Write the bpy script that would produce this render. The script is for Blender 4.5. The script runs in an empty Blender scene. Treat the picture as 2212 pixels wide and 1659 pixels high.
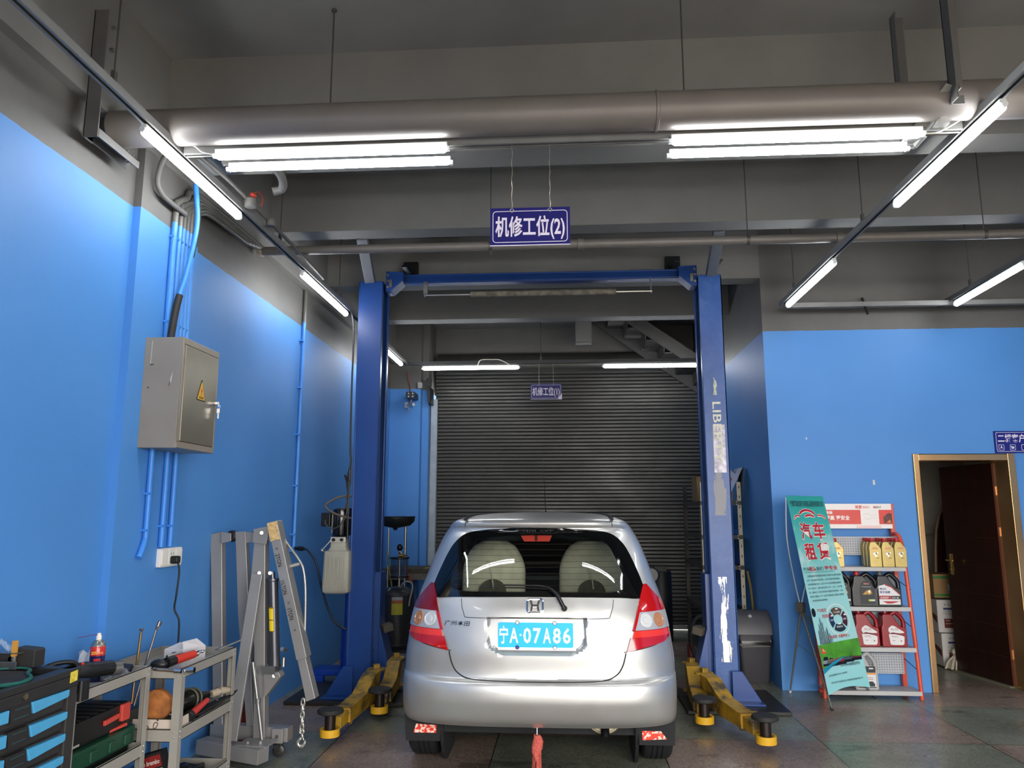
import bpy, math, random
from mathutils import Vector, Matrix, Euler
sc = bpy.context.scene
random.seed(7)
# ------------------------------------------------------------------ camera
CAM_H, FPX, PITCH, YAW = 1.52, 1660.0, math.radians(9.524), math.radians(-3.875)
cam_d = bpy.data.cameras.new('camera'); cam = bpy.data.objects.new('camera', cam_d); sc.collection.objects.link(cam)
cam_d.sensor_fit = 'HORIZONTAL'; cam_d.sensor_width = 36.0; cam_d.lens = 36.0 * FPX / 2212
cam_d.clip_start = 0.05; cam_d.clip_end = 200
cam.location = (0, 0, CAM_H); cam.rotation_euler = (math.radians(90) + PITCH, 0, -YAW)
sc.camera = cam
# ------------------------------------------------------------------ view, world
sc.view_settings.view_transform = 'Standard'; sc.view_settings.look = 'None'
sc.view_settings.gamma = 1.0; sc.view_settings.use_curve_mapping = False
EXPOSURE = 0.12
sc.view_settings.exposure = EXPOSURE
SKY, TUBE = 9.5, 38.0
w = bpy.data.worlds.new('World'); sc.world = w; w.use_nodes = True
bg = w.node_tree.nodes['Background']; bg.inputs[0].default_value = (1.0, 0.97, 0.93, 1); bg.inputs[1].default_value = SKY
# daylight comes in through the open garage front, behind the camera: a portal marks that opening
pl = bpy.data.lights.new('daylight_portal', 'AREA'); pl.shape = 'RECTANGLE'; pl.size = 6.9; pl.size_y = 3.0
pl.cycles.is_portal = True
po = bpy.data.objects.new('daylight_portal', pl); sc.collection.objects.link(po)
po.location = (2.45, -1.0, 1.5); po.rotation_euler = (math.radians(90), 0, 0)
sc.cycles.max_bounces = 8; sc.cycles.diffuse_bounces = 4; sc.cycles.glossy_bounces = 4; sc.cycles.transmission_bounces = 6; sc.cycles.transparent_max_bounces = 12
sc.cycles.sample_clamp_indirect = 6.0; sc.cycles.caustics_reflective = False; sc.cycles.caustics_refractive = False
# ------------------------------------------------------------------ pixel rays of the photograph, for placing things at a known depth
_cr = Euler((math.radians(90) + PITCH, 0, -YAW)).to_matrix()
def _ray(px, py): return _cr @ Vector(((px - 1106) / FPX, -(py - 829.5) / FPX, -1.0))
def atY(px, py, y): r = _ray(px, py); return Vector((0, 0, CAM_H)) + r * (y / r.y)
def atX(px, py, x): r = _ray(px, py); return Vector((0, 0, CAM_H)) + r * (x / r.x)
def atZ(px, py, z): r = _ray(px, py); return Vector((0, 0, CAM_H)) + r * ((z - CAM_H) / r.z)
# ------------------------------------------------------------------ materials
def lin(h):
    if isinstance(h, tuple): return h
    h = h.lstrip('#'); o = []
    for i in (0, 2, 4):
        c = int(h[i:i+2], 16) / 255; o.append(c / 12.92 if c <= .04045 else ((c + .055) / 1.055) ** 2.4)
    return tuple(o)
_mats = {}
def M(name, col='#888888', rough=.5, metal=0., var=.08, scale=6., bump=0., bscale=60., coat=0., emit=None, estr=0., alpha=1., trans=0., ior=1.45, spec=.5):
    if name in _mats: return _mats[name]
    m = bpy.data.materials.new(name); m.use_nodes = True; nt = m.node_tree; b = nt.nodes['Principled BSDF']
    c = lin(col); b.inputs['Base Color'].default_value = (*c, 1)
    b.inputs['Roughness'].default_value = rough; b.inputs['Metallic'].default_value = metal
    b.inputs['Specular IOR Level'].default_value = spec; b.inputs['IOR'].default_value = ior
    b.inputs['Coat Weight'].default_value = coat; b.inputs['Coat Roughness'].default_value = .05
    b.inputs['Alpha'].default_value = alpha; b.inputs['Transmission Weight'].default_value = trans
    if emit: b.inputs['Emission Color'].default_value = (*lin(emit), 1); b.inputs['Emission Strength'].default_value = estr
    if var > 0 or bump > 0:
        tc = nt.nodes.new('ShaderNodeNewGeometry')
    if var > 0:
        n = nt.nodes.new('ShaderNodeTexNoise'); n.inputs['Scale'].default_value = scale; n.inputs['Detail'].default_value = 4
        nt.links.new(tc.outputs['Position'], n.inputs['Vector'])
        r = nt.nodes.new('ShaderNodeValToRGB'); r.color_ramp.elements[0].position = .3; r.color_ramp.elements[1].position = .7
        r.color_ramp.elements[0].color = (*[x * (1 - var) for x in c], 1); r.color_ramp.elements[1].color = (*[min(1, x * (1 + var)) for x in c], 1)
        nt.links.new(n.outputs['Fac'], r.inputs['Fac']); nt.links.new(r.outputs['Color'], b.inputs['Base Color'])
    if bump > 0:
        n2 = nt.nodes.new('ShaderNodeTexNoise'); n2.inputs['Scale'].default_value = bscale; n2.inputs['Detail'].default_value = 3
        nt.links.new(tc.outputs['Position'], n2.inputs['Vector'])
        bp = nt.nodes.new('ShaderNodeBump'); bp.inputs['Strength'].default_value = bump; bp.inputs['Distance'].default_value = .01
        nt.links.new(n2.outputs['Fac'], bp.inputs['Height']); nt.links.new(bp.outputs['Normal'], b.inputs['Normal'])
    _mats[name] = m; return m
class NT:      # small helper for hand-written node trees
    def __init__(s, name):
        s.m = bpy.data.materials.new(name); s.m.use_nodes = True; s.t = s.m.node_tree; s.b = s.t.nodes['Principled BSDF']; _mats[name] = s.m
    def n(s, typ, **kw):
        x = s.t.nodes.new('ShaderNode' + typ)
        for k, v in kw.items(): setattr(x, k, v)
        return x
    def l(s, a, b): s.t.links.new(a, b)
    def math(s, op, a, b=None, c=None):
        x = s.n('Math', operation=op)
        for i, v in enumerate((a, b, c)):
            if v is None: continue
            if hasattr(v, 'links'): s.l(v, x.inputs[i])
            else: x.inputs[i].default_value = v
        return x.outputs[0]
    def mix(s, f, a, b):
        x = s.n('Mix', data_type='RGBA')
        for i, v in ((0, f), (6, a), (7, b)):
            if hasattr(v, 'links'): s.l(v, x.inputs[i])
            elif i == 0: x.inputs[0].default_value = v
            else: x.inputs[i].default_value = (*lin(v), 1)
        return x.outputs[2]
    def noise(s, scale, vec=None, detail=3., rough=.5, stretch=None):
        x = s.n('TexNoise'); x.inputs['Scale'].default_value = scale; x.inputs['Detail'].default_value = detail; x.inputs['Roughness'].default_value = rough
        if vec is None: vec = s.pos()
        if stretch:
            mp = s.n('Mapping'); mp.inputs['Scale'].default_value = stretch; s.l(vec, mp.inputs['Vector']); vec = mp.outputs[0]
        s.l(vec, x.inputs['Vector']); return x.outputs['Fac']
    def pos(s):
        if not hasattr(s, '_p'): s._p = s.n('NewGeometry')
        return s._p.outputs['Position']
    def xyz(s):
        if not hasattr(s, '_x'): s._x = s.n('SeparateXYZ'); s.l(s.pos(), s._x.inputs[0])
        return s._x.outputs
    def ramp(s, f, stops):
        r = s.n('ValToRGB'); e = r.color_ramp.elements
        while len(e) < len(stops): e.new(.5)
        for i, (p, c) in enumerate(stops): e[i].position = p; e[i].color = (*lin(c), 1) if not isinstance(c, (int, float)) else (c, c, c, 1)
        s.l(f, r.inputs['Fac']); return r.outputs['Color']
    def bump(s, h, strength=.3, dist=.01):
        x = s.n('Bump'); x.inputs['Strength'].default_value = strength; x.inputs['Distance'].default_value = dist; s.l(h, x.inputs['Height']); s.l(x.outputs[0], s.b.inputs['Normal'])
# ------------------------------------------------------------------ mesh builder
def frame(d):
    d = d.normalized(); u = Vector((0, 0, 1)) if abs(d.z) < .9 else Vector((1, 0, 0))
    a = d.cross(u).normalized(); return a, a.cross(d).normalized()
class MB:
    def __init__(s): s.v = []; s.f = []; s.mi = []; s.m = 0; s.x = None
    def add(s, vs, fs):
        o = len(s.v)
        s.v += [tuple(s.x @ Vector(p)) if s.x else tuple(p) for p in vs]
        s.f += [tuple(i + o for i in f) for f in fs]; s.mi += [s.m] * len(fs); return s
    def bx(s, x0, x1, y0, y1, z0, z1):
        return s.add([(x0,y0,z0),(x1,y0,z0),(x1,y1,z0),(x0,y1,z0),(x0,y0,z1),(x1,y0,z1),(x1,y1,z1),(x0,y1,z1)],
            [(3,2,1,0),(4,5,6,7),(0,1,5,4),(1,2,6,5),(2,3,7,6),(3,0,4,7)])
    def box(s, c, size, rot=None):
        R = Euler(rot).to_matrix() if isinstance(rot, tuple) else rot
        vs = []
        for dz in (-.5, .5):
            for dx, dy in ((-.5,-.5),(.5,-.5),(.5,.5),(-.5,.5)):
                p = Vector((dx*size[0], dy*size[1], dz*size[2]))
                vs.append(Vector(c) + (R @ p if R else p))
        return s.add(vs, [(3,2,1,0),(4,5,6,7),(0,1,5,4),(1,2,6,5),(2,3,7,6),(3,0,4,7)])
    def rbox(s, x0, x1, y0, y1, z0, z1, r=.02, n=3, axis='z'):       # box with rounded edges along one axis
        if axis == 'z': pts = rrect(x0, x1, y0, y1, r, n); return s.prism([(p[0], p[1], z0) for p in pts], (0, 0, z1 - z0))
        if axis == 'y': pts = rrect(x0, x1, z0, z1, r, n); return s.prism([(p[0], y0, p[1]) for p in pts], (0, y1 - y0, 0))
        pts = rrect(y0, y1, z0, z1, r, n); return s.prism([(x0, p[0], p[1]) for p in pts], (x1 - x0, 0, 0))
    def beam(s, a, b, w, h, up=None):                                 # rectangular bar a->b
        a, b = Vector(a), Vector(b); d = (b - a).normalized()
        u = Vector(up) if up else (Vector((0,0,1)) if abs(d.z) < .95 else Vector((0,1,0)))
        sx = d.cross(u).normalized(); uz = sx.cross(d).normalized()
        vs = [p + sx*i*w/2 + uz*j*h/2 for p in (a, b) for i, j in ((-1,-1),(1,-1),(1,1),(-1,1))]
        return s.add(vs, [(0,1,2,3),(7,6,5,4),(0,4,5,1),(1,5,6,2),(2,6,7,3),(3,7,4,0)])
    def prism(s, pts, d):
        n = len(pts); d = Vector(d); P = [Vector(p) for p in pts]
        return s.add(P + [p + d for p in P], [tuple(range(n))[::-1], tuple(range(n, 2*n))] + [(i, (i+1) % n, n + (i+1) % n, n + i) for i in range(n)])
    def cyl(s, a, b, r, r2=None, n=16, caps=True):
        a, b = Vector(a), Vector(b); r2 = r if r2 is None else r2; u, v = frame(b - a)
        vs = [p + u*math.cos(t)*q + v*math.sin(t)*q for p, q in ((a, r), (b, r2)) for t in [2*math.pi*i/n for i in range(n)]]
        fs = [(i, (i+1) % n, n + (i+1) % n, n + i) for i in range(n)]
        if caps: fs += [tuple(range(n))[::-1], tuple(range(n, 2*n))]
        return s.add(vs, fs)
    def tube(s, pts, r, n=8, caps=True, closed=False):
        P = [Vector(p) for p in pts]; k = len(P); vs = []; u = None
        for i, p in enumerate(P):
            d = (P[(i+1) % k] - P[i-1]) if closed else (P[min(i+1, k-1)] - P[max(i-1, 0)])
            d = d.normalized() if d.length > 1e-9 else Vector((0,0,1))
            if u is None: u, _ = frame(d)
            u = (u - d * u.dot(d)); u = u.normalized() if u.length > 1e-6 else frame(d)[0]
            v = d.cross(u); rr = r[i] if isinstance(r, (list, tuple)) else r
            vs += [p + u*math.cos(2*math.pi*j/n)*rr + v*math.sin(2*math.pi*j/n)*rr for j in range(n)]
        fs = []
        for i in range(k if closed else k - 1):
            a, b = i*n, ((i+1) % k)*n
            fs += [(a + j, a + (j+1) % n, b + (j+1) % n, b + j) for j in range(n)]
        if caps and not closed: fs += [tuple(range(n))[::-1], tuple(range((k-1)*n, k*n))]
        return s.add(vs, fs)
    def lathe(s, prof, o=(0,0,0), n=24, ax=(0,0,1)):
        o = Vector(o); A = Vector(ax).normalized(); u, v = frame(A); vs = []
        for r, z in prof: vs += [o + A*z + u*math.cos(2*math.pi*j/n)*r + v*math.sin(2*math.pi*j/n)*r for j in range(n)]
        k = len(prof); fs = [(i*n + j, i*n + (j+1) % n, (i+1)*n + (j+1) % n, (i+1)*n + j) for i in range(k-1) for j in range(n)]
        fs += [tuple(range(n))[::-1], tuple(range((k-1)*n, k*n))]
        return s.add(vs, fs)
    def ball(s, c, r, n=12, sq=(1,1,1)):
        vs = []; m = n // 2
        for i in range(m + 1):
            t = math.pi * i / m; t = max(1e-3, min(math.pi - 1e-3, t))
            vs += [Vector(c) + Vector((math.sin(t)*math.cos(2*math.pi*j/n)*sq[0], math.sin(t)*math.sin(2*math.pi*j/n)*sq[1], math.cos(t)*sq[2]))*r for j in range(n)]
        return s.add(vs, [(i*n + j, (i+1)*n + j, (i+1)*n + (j+1) % n, i*n + (j+1) % n) for i in range(m) for j in range(n)])
    def grid(s, rows, close=False):
        n = len(rows[0]); vs = [p for r in rows for p in r]
        fs = [(i*n + j, i*n + j + 1, (i+1)*n + j + 1, (i+1)*n + j) for i in range(len(rows) - 1) for j in range(n - 1)]
        if close: fs += [(i*n + n-1, i*n, (i+1)*n, (i+1)*n + n-1) for i in range(len(rows) - 1)]
        return s.add(vs, fs)
    def quad(s, *p): return s.add(p, [tuple(range(len(p)))])
    def text(s, body, size, o, ux=(1,0,0), uy=(0,0,1), depth=.0015, align='LEFT', fit=None, bold=0., shear=0.):
        # lettering as flat raised shapes: ux = reading direction, uy = letter-up direction
        cu = bpy.data.curves.new('lettering', 'FONT'); cu.body = body; cu.size = 1.0; cu.offset = bold; cu.shear = shear; cu.resolution_u = 2
        ob = bpy.data.objects.new('lettering', cu); sc.collection.objects.link(ob)
        dg = bpy.context.evaluated_depsgraph_get(); me = bpy.data.meshes.new_from_object(ob.evaluated_get(dg))
        V = [v.co.copy() for v in me.vertices]; F = [tuple(p.vertices) for p in me.polygons]
        bpy.data.objects.remove(ob); bpy.data.curves.remove(cu); bpy.data.meshes.remove(me)
        if not V: return s
        x0, x1 = min(v.x for v in V), max(v.x for v in V)
        kx = size if fit is None else fit / max(1e-6, x1 - x0)
        sh = {'LEFT': x0, 'CENTER': (x0 + x1) / 2, 'RIGHT': x1}[align]
        X, Y = Vector(ux).normalized(), Vector(uy).normalized(); N = X.cross(Y).normalized(); O = Vector(o)
        return s.add([O + X*(v.x - sh)*kx + Y*v.y*size + N*depth for v in V], F)
    def build(s, name, mats, parent=None, smooth=None, bevel=0., bseg=2, sub=0):
        base = Vector((0,0,0)); p = parent
        while p is not None: base += p.location; p = p.parent
        me = bpy.data.meshes.new(name); me.from_pydata([tuple(Vector(v) - base) for v in s.v], [], s.f)
        for m in (mats if isinstance(mats, (list, tuple)) else [mats]): me.materials.append(m)
        me.polygons.foreach_set('material_index', s.mi); me.validate()
        import bmesh
        bm = bmesh.new(); bm.from_mesh(me)
        if smooth is not None or bevel > 0: bmesh.ops.remove_doubles(bm, verts=bm.verts, dist=1e-6)
        bmesh.ops.recalc_face_normals(bm, faces=bm.faces) if not getattr(s, 'keep', False) else None
        bm.to_mesh(me); bm.free()
        if smooth is not None: me.shade_smooth(); me.set_sharp_from_angle(angle=math.radians(smooth))
        ob = bpy.data.objects.new(name, me); sc.collection.objects.link(ob); ob.parent = parent
        if sub: md = ob.modifiers.new('s', 'SUBSURF'); md.levels = md.render_levels = sub
        if bevel > 0:
            md = ob.modifiers.new('b', 'BEVEL'); md.width = bevel; md.segments = bseg; md.limit_method = 'ANGLE'; md.angle_limit = math.radians(40); md.harden_normals = False
        return ob
def rrect(x0, x1, y0, y1, r, n=4):
    r = min(r, abs(x1-x0)/2, abs(y1-y0)/2); o = []
    for cx, cy, a0 in ((x1-r, y0+r, -90), (x1-r, y1-r, 0), (x0+r, y1-r, 90), (x0+r, y0+r, 180)):
        for i in range(n + 1):
            a = math.radians(a0 + 90*i/n); o.append((cx + r*math.cos(a), cy + r*math.sin(a)))
    return o
def spline(pts, n=6):        # Catmull-Rom through points
    P = [Vector(p) for p in pts]; out = []
    for i in range(len(P) - 1):
        a, b, c, d = P[max(i-1, 0)], P[i], P[i+1], P[min(i+2, len(P)-1)]
        for k in range(n):
            t = k / n; out.append(.5*((2*b) + (c - a)*t + (2*a - 5*b + 4*c - d)*t*t + (3*b - a - 3*c + d)*t**3))
    return out + [P[-1]]
def tag(o, label, cat, group=None, kind=None):
    o['label'] = label; o['category'] = cat
    if group: o['group'] = group
    if kind: o['kind'] = kind
    return o
def thing(name, loc, label, cat, group=None):
    o = bpy.data.objects.new(name, None); sc.collection.objects.link(o); o.location = loc; o.empty_display_size = .1
    return tag(o, label, cat, group)
def solo(name, mb, mats, label, cat, group=None, **kw):
    # a thing that is one mesh: origin at the middle of its base
    xs = [v[0] for v in mb.v]; ys = [v[1] for v in mb.v]; zs = [v[2] for v in mb.v]
    b = Vector(((min(xs)+max(xs))/2, (min(ys)+max(ys))/2, min(zs)))
    mb.v = [tuple(Vector(v) - b) for v in mb.v]
    o = mb.build(name, mats, None, **kw); o.location = b
    return tag(o, label, cat, group)
def struct(name, mb, mats, parent=None, **kw):
    o = mb.build(name, mats, parent, **kw)
    if parent is None: o['kind'] = 'structure'
    return o
def copy_tree(o, parent=None):
    c = o.copy(); sc.collection.objects.link(c); c.parent = parent
    for ch in list(o.children): copy_tree(ch, c)
    return c
def dup(o, loc, label, group=None, rotz=None):
    c = copy_tree(o); c.location = loc; c['label'] = label
    if group: c['group'] = group
    if rotz is not None: c.rotation_euler = (0, 0, rotz)
    return c
# ================================================================== ROOM
BACK = 10.66
# paint: blue below 3.2 m, dark grey above (a painted line on the wall itself)
def wall_paint(name, blue):
    t = NT(name); z = t.xyz()[2]
    up = t.math('GREATER_THAN', t.math('ADD', z, t.math('MULTIPLY', t.math('SUBTRACT', t.noise(9.), .5), .012)), 3.2)
    nb = t.ramp(t.noise(1.3, detail=5), [(.3, blue[0]), (.7, blue[1])])
    ng = t.ramp(t.noise(2.2, detail=6, rough=.6), [(.3, '#5a5854'), (.7, '#66635e')])
    chip = t.math('GREATER_THAN', t.noise(11., detail=2), .845)
    c = t.mix(up, nb, ng); c = t.mix(chip, c, '#cfd4d6')
    t.l(c, t.b.inputs['Base Color']); t.b.inputs['Roughness'].default_value = .55
    t.bump(t.noise(120.), .06); return t.m
WALL = wall_paint('blue_wall_paint', ('#4a88cb', '#4f8ed2'))
DARK = NT('dark_ceiling_paint')
DARK.l(DARK.ramp(DARK.noise(1.6, detail=6, rough=.6), [(.3, '#706e69'), (.7, '#7d7a74')]), DARK.b.inputs['Base Color'])
DARK.b.inputs['Roughness'].default_value = .7; DARK.bump(DARK.noise(90.), .08); DARK = DARK.m
# floor: polished terrazzo squares, greenish and reddish, with thin dark joints and oily patches
f = NT('terrazzo_floor'); X, Y, Z_ = f.xyz()
tx = f.math('DIVIDE', f.math('SUBTRACT', X, .615), 1.09); ty = f.math('DIVIDE', f.math('SUBTRACT', Y, 5.64), 1.02)
chk = f.math('GREATER_THAN', f.math('ABSOLUTE', f.math('SUBTRACT', f.math('MODULO', f.math('ADD', f.math('ADD', f.math('FLOOR', tx), f.math('FLOOR', ty)), 100), 2.), 0.)), .5)
jx = f.math('LESS_THAN', f.math('PINGPONG', tx, .5), .0032); jy = f.math('LESS_THAN', f.math('PINGPONG', ty, .5), .0032)
vor = f.n('TexVoronoi'); vor.inputs['Scale'].default_value = 95.; f.l(f.pos(), vor.inputs['Vector'])
speck = f.ramp(vor.outputs['Color'], [(.15, '#55524a'), (.5, '#8a8378'), (.85, '#a49b8c')])
green = f.mix(.55, speck, '#6f7a68'); red = f.mix(.5, speck, '#8a6d60')
c = f.mix(chk, green, red)
dirt = f.ramp(f.noise(1.1, detail=8, rough=.65), [(.36, .6), (.62, 1.15)])
stain = f.ramp(f.noise(2.6, detail=5, rough=.6, stretch=(.55, 1.5, 1)), [(.33, .30), (.39, 1.)])
mm = f.n('Mix', data_type='RGBA', blend_type='MULTIPLY'); mm.inputs[0].default_value = .8; f.l(c, mm.inputs[6]); f.l(dirt, mm.inputs[7])
m2 = f.n('Mix', data_type='RGBA', blend_type='MULTIPLY'); m2.inputs[0].default_value = .7; f.l(mm.outputs[2], m2.inputs[6]); f.l(stain, m2.inputs[7])
c = f.mix(f.math('MAXIMUM', jx, jy), m2.outputs[2], '#2c2b29')
f.l(c, f.b.inputs['Base Color'])
rr = f.ramp(f.noise(3.0, detail=6), [(.3, .22), (.7, .42)]); f.l(rr, f.b.inputs['Roughness'])
f.bump(f.noise(45.), .04); FLOOR = f.m
struct('floor', MB().bx(-2.6, 7.5, -1.2, 12.2, -.12, 0), FLOOR)
asph = M('outdoor_paving', '#9a958c', .9, var=.12)
struct('floor_outside', MB().bx(-14, 20, -22, -1.2, -.16, -.03), asph)
# left wall with its shallow pilaster (y 3.9-4.57); the rest stands 4.5 cm further back
struct('wall_left', MB().bx(-2.6, -2.375, -1.0, 12.0, 0, 4.19), WALL)
struct('trim_10', MB().bx(-2.375, -2.33, 3.90, 4.57, 0, 3.545), WALL)
# edge beam along the top of the left wall
struct('trim_1', MB().bx(-2.375, -2.315, -1.0, 11.6, 3.545, 4.19), DARK)
struct('ceiling', MB().bx(-2.6, 7.5, -1.0, 12.0, 4.19, 4.4), DARK)
struct('trim_2', MB().bx(-2.315, 7.3, 4.06, 4.28, 3.55, 4.19), DARK)      # main cross beam behind the big pipe
struct('trim_3', MB().bx(-2.315, 7.3, 5.69, 5.88, 3.72, 4.19), DARK)
struct('trim_4', MB().bx(-2.315, 1.87, 7.17, 7.37, 3.72, 4.19), DARK)
struct('trim_5', MB().bx(-2.315, 1.87, 8.54, 8.74, 3.72, 4.19), DARK)
struct('trim_6', MB().bx(.176, .396, 10.35, 10.60, 3.84, 4.19), DARK)      # short stub under the slab at the back
# back: short blue return left of the roller shutter, dark wall above it
struct('wall_back', MB().bx(-2.375, -1.95, 10.3, 12.0, 0, 4.19).bx(-1.95, -1.86, 10.42, 12.0, 0, 4.19).bx(-1.86, 2.1, 10.95, 12.0, 3.2, 4.19), WALL)
# block on the right that faces the camera, with the doorway cut in it
DX0, DX1, DZ = 3.135, 3.985, 2.045
wb = MB().bx(1.87, DX0, 7.17, 7.40, 0, 4.19).bx(DX1, 7.3, 7.17, 7.40, 0, 4.19).bx(DX0, DX1, 7.17, 7.40, DZ, 4.19)
wb.bx(1.87, 2.05, 7.40, 12.0, 0, 4.19)
struct('wall_right', wb, WALL)
struct('wall_far_right', MB().bx(7.3, 7.5, -1.0, 12.0, 0, 4.19), WALL)
struct('wall_front', MB().bx(-2.6, 7.5, -1.2, -1.0, 3.05, 4.4).bx(-2.6, -1.0, -1.2, -1.0, 0, 3.05).bx(5.9, 7.5, -1.2, -1.0, 0, 3.05), WALL)
# store room seen through the doorway
cream = M('cream_plaster', '#c9c3b6', .8, var=.04)
struct('wall_store', MB().bx(2.05, 7.3, 9.55, 9.7, 0, 2.9).bx(2.05, 3.42, 9.25, 9.55, 0, 2.9).bx(2.05, 2.3, 7.4, 9.55, 0, 2.9).bx(2.3, 7.3, 7.4, 9.7, 2.9, 3.0).bx(4.75, 4.9, 7.4, 9.55, 0, 2.9), cream)
# ================================================================== LAMPS AND RAILS
lamp_e = M('led_tube_glow', '#ffffff', .4, var=0, emit='#f6faff', estr=TUBE)
white_pl = M('white_lamp_plastic', '#d8dad6', .45, var=.03)
galv = M('grey_painted_channel', '#7b7a77', .55, .2, var=.08)
dgalv = M('dark_painted_channel', '#4c4b4a', .55, .1, var=.1)
TZ = 3.335
def tube_lamp(a, b, label, rr=.023, group='LED tube lamps'):
    a, b = Vector(a), Vector(b); d = (b - a).normalized(); s_ = d.cross(Vector((0,0,1))).normalized()
    t = thing('tube_lamp', (a + b)/2 + Vector((0,0,.02)), label, 'lamp', group)
    MB().beam(a + Vector((0,0,.022)), b + Vector((0,0,.022)), .03, .02).build('housing', white_pl, t, bevel=.003)
    pts = [a + d*.005, a + d*.02, b - d*.02, b - d*.005]
    MB().tube(pts, [rr*.6, rr, rr, rr*.6], 14).build('diffuser', lamp_e, t, smooth=60)
    for q, e in ((a, -1), (b, 1)): MB().cyl(q + d*e*.012, q + d*(-e)*.006, .0145, n=12).build('end_cap', white_pl, t, smooth=40)
    return t
LX, RX = -2.0, 1.995
tube_lamp((LX,3.31,TZ),(LX,4.42,TZ),'LED tube nearest the camera under the left wall rail')
tube_lamp((LX,5.58,TZ),(LX,6.80,TZ),'LED tube under the left rail, just before the left lift post')
tube_lamp((LX,8.24,TZ),(LX,9.24,TZ),'LED tube under the left rail, half hidden behind the left lift post')
tube_lamp((RX,3.35,TZ),(RX,4.50,TZ),'long slanting LED tube at the upper right, under the right rail')
tube_lamp((RX,5.56,TZ),(RX,6.76,TZ),'LED tube under the right rail above the blue wall corner')
tube_lamp((3.42,5.72,TZ),(3.46,6.82,TZ),'LED tube cut off by the right edge of the photo')
TY = 3.665
tube_lamp((-1.79,TY-.035,TZ+.015),(-.575,TY-.035,TZ+.015),'brighter front LED tube of the pair left of the hanging bay sign')
tube_lamp((-1.75,TY+.045,TZ-.025),(-.57,TY+.045,TZ-.025),'thin lower LED tube of the pair left of the hanging bay sign', .011)
tube_lamp((.55,TY-.035,TZ+.015),(1.765,TY-.035,TZ+.015),'brighter front LED tube of the pair right of the hanging bay sign')
tube_lamp((.55,TY+.045,TZ-.025),(1.72,TY+.045,TZ-.025),'thin lower LED tube of the pair right of the hanging bay sign', .011)
BY = 9.53
tube_lamp((-1.79,BY,TZ),(-.555,BY,TZ),'left LED tube in front of the roller shutter')
tube_lamp((.50,BY,TZ),(1.69,BY,TZ),'right LED tube in front of the roller shutter')
# unseen extra tubes, added outside the frame to light the front ceiling
tube_lamp((4.6,3.4,TZ),(4.6,4.6,TZ),'LED tube in the neighbouring bay outside the frame')
tube_lamp((LX,.95,TZ),(LX,2.05,TZ),'LED tube on the left rail outside the frame near the entrance')
tube_lamp((RX,.95,TZ),(RX,2.05,TZ),'LED tube on the right rail outside the frame near the entrance')
# rails: slim steel channels that carry the lamps
def rail(name, a, b, mat, label, w=.042, h=.04):
    a, b = Vector(a), Vector(b); d = (b - a).normalized(); sx = d.cross(Vector((0,0,1))).normalized(); m = MB()
    m.beam(a + Vector((0,0,h/2)), b + Vector((0,0,h/2)), w, .003)
    for e in (-1, 1):
        m.beam(a + sx*e*(w/2), b + sx*e*(w/2), .003, h); m.beam(a + sx*e*(w/2 - .006) - Vector((0,0,h/2)), b + sx*e*(w/2 - .006) - Vector((0,0,h/2)), .012, .003)
    return solo(name, m, mat, label, 'rail', 'lamp rails')
RZ = TZ + .065
rail('lamp_rail', (LX,-.9,RZ), (LX,9.56,RZ), galv, 'long grey lamp rail running along the left wall')
rail('lamp_rail', (RX,-.9,RZ), (RX,6.95,RZ), galv, 'long grey lamp rail slanting down from the upper right')
rail('lamp_rail', (LX+.03,TY,RZ-.005), (RX-.03,TY,RZ-.005), galv, 'grey cross rail with four tubes that carries the nearer hanging sign')
rail('lamp_rail', (LX+.03,BY,RZ), (1.85,BY,RZ), dgalv, 'dark cross rail in front of the roller shutter')
rail('lamp_rail', (3.45,4.6,RZ), (3.46,7.1,RZ), dgalv, 'dark lamp rail with the tube at the right edge of the photo')
rail('lamp_rail', (RX+.03,6.9,RZ-.03), (6.5,6.9,RZ-.03), galv, 'grey cross rail low in front of the wall right of the bay')
# threaded rods from slab or beam down to the rails
rod_m = M('threaded_rod', '#5a5752', .5, .6)
def rod(x, y, z0, z1, label):
    m = MB().cyl((x,y,z0),(x,y,z1), .0042, n=8).lathe([(.012,0),(.014,.006),(.014,.012),(.006,.016)], (x,y,z1-.018), 10).bx(x-.009,x+.009,y-.012,y+.012,z0-.02,z0+.05)
    return solo('hanger_rod', m, rod_m, label, 'rod', 'threaded rods holding the lamp rails', smooth=40)
rod(-1.205,TY,RZ+.03,4.19,'thin threaded rod from the slab above the left pair of tubes')
rod(.63,TY,RZ+.03,4.19,'thin threaded rod from the slab above the right pair of tubes')
rod(-2.0,3.05,RZ+.03,4.19,'threaded rod beside the pipe bracket at the upper left')
rod(-2.0,5.1,RZ+.03,4.19,'thin rod on the left rail beyond the first tube')
rod(-2.0,6.55,RZ+.03,4.19,'thin rod on the left rail above its middle tube')
rod(RX,5.0,RZ+.03,4.19,'thin rod on the right rail between its two tubes')
rod(RX,6.55,RZ+.03,4.19,'thin rod holding the far end of the right rail')
rod(-2.0,8.05,RZ+.03,4.19,'thin rod on the left rail right of the left lift post')
rod(3.46,6.55,RZ+.03,4.19,'thin rod on the rail of the tube at the right edge')
rod(-.28,BY,RZ+.02,4.19,'thin rod above the left shutter tube')
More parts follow.
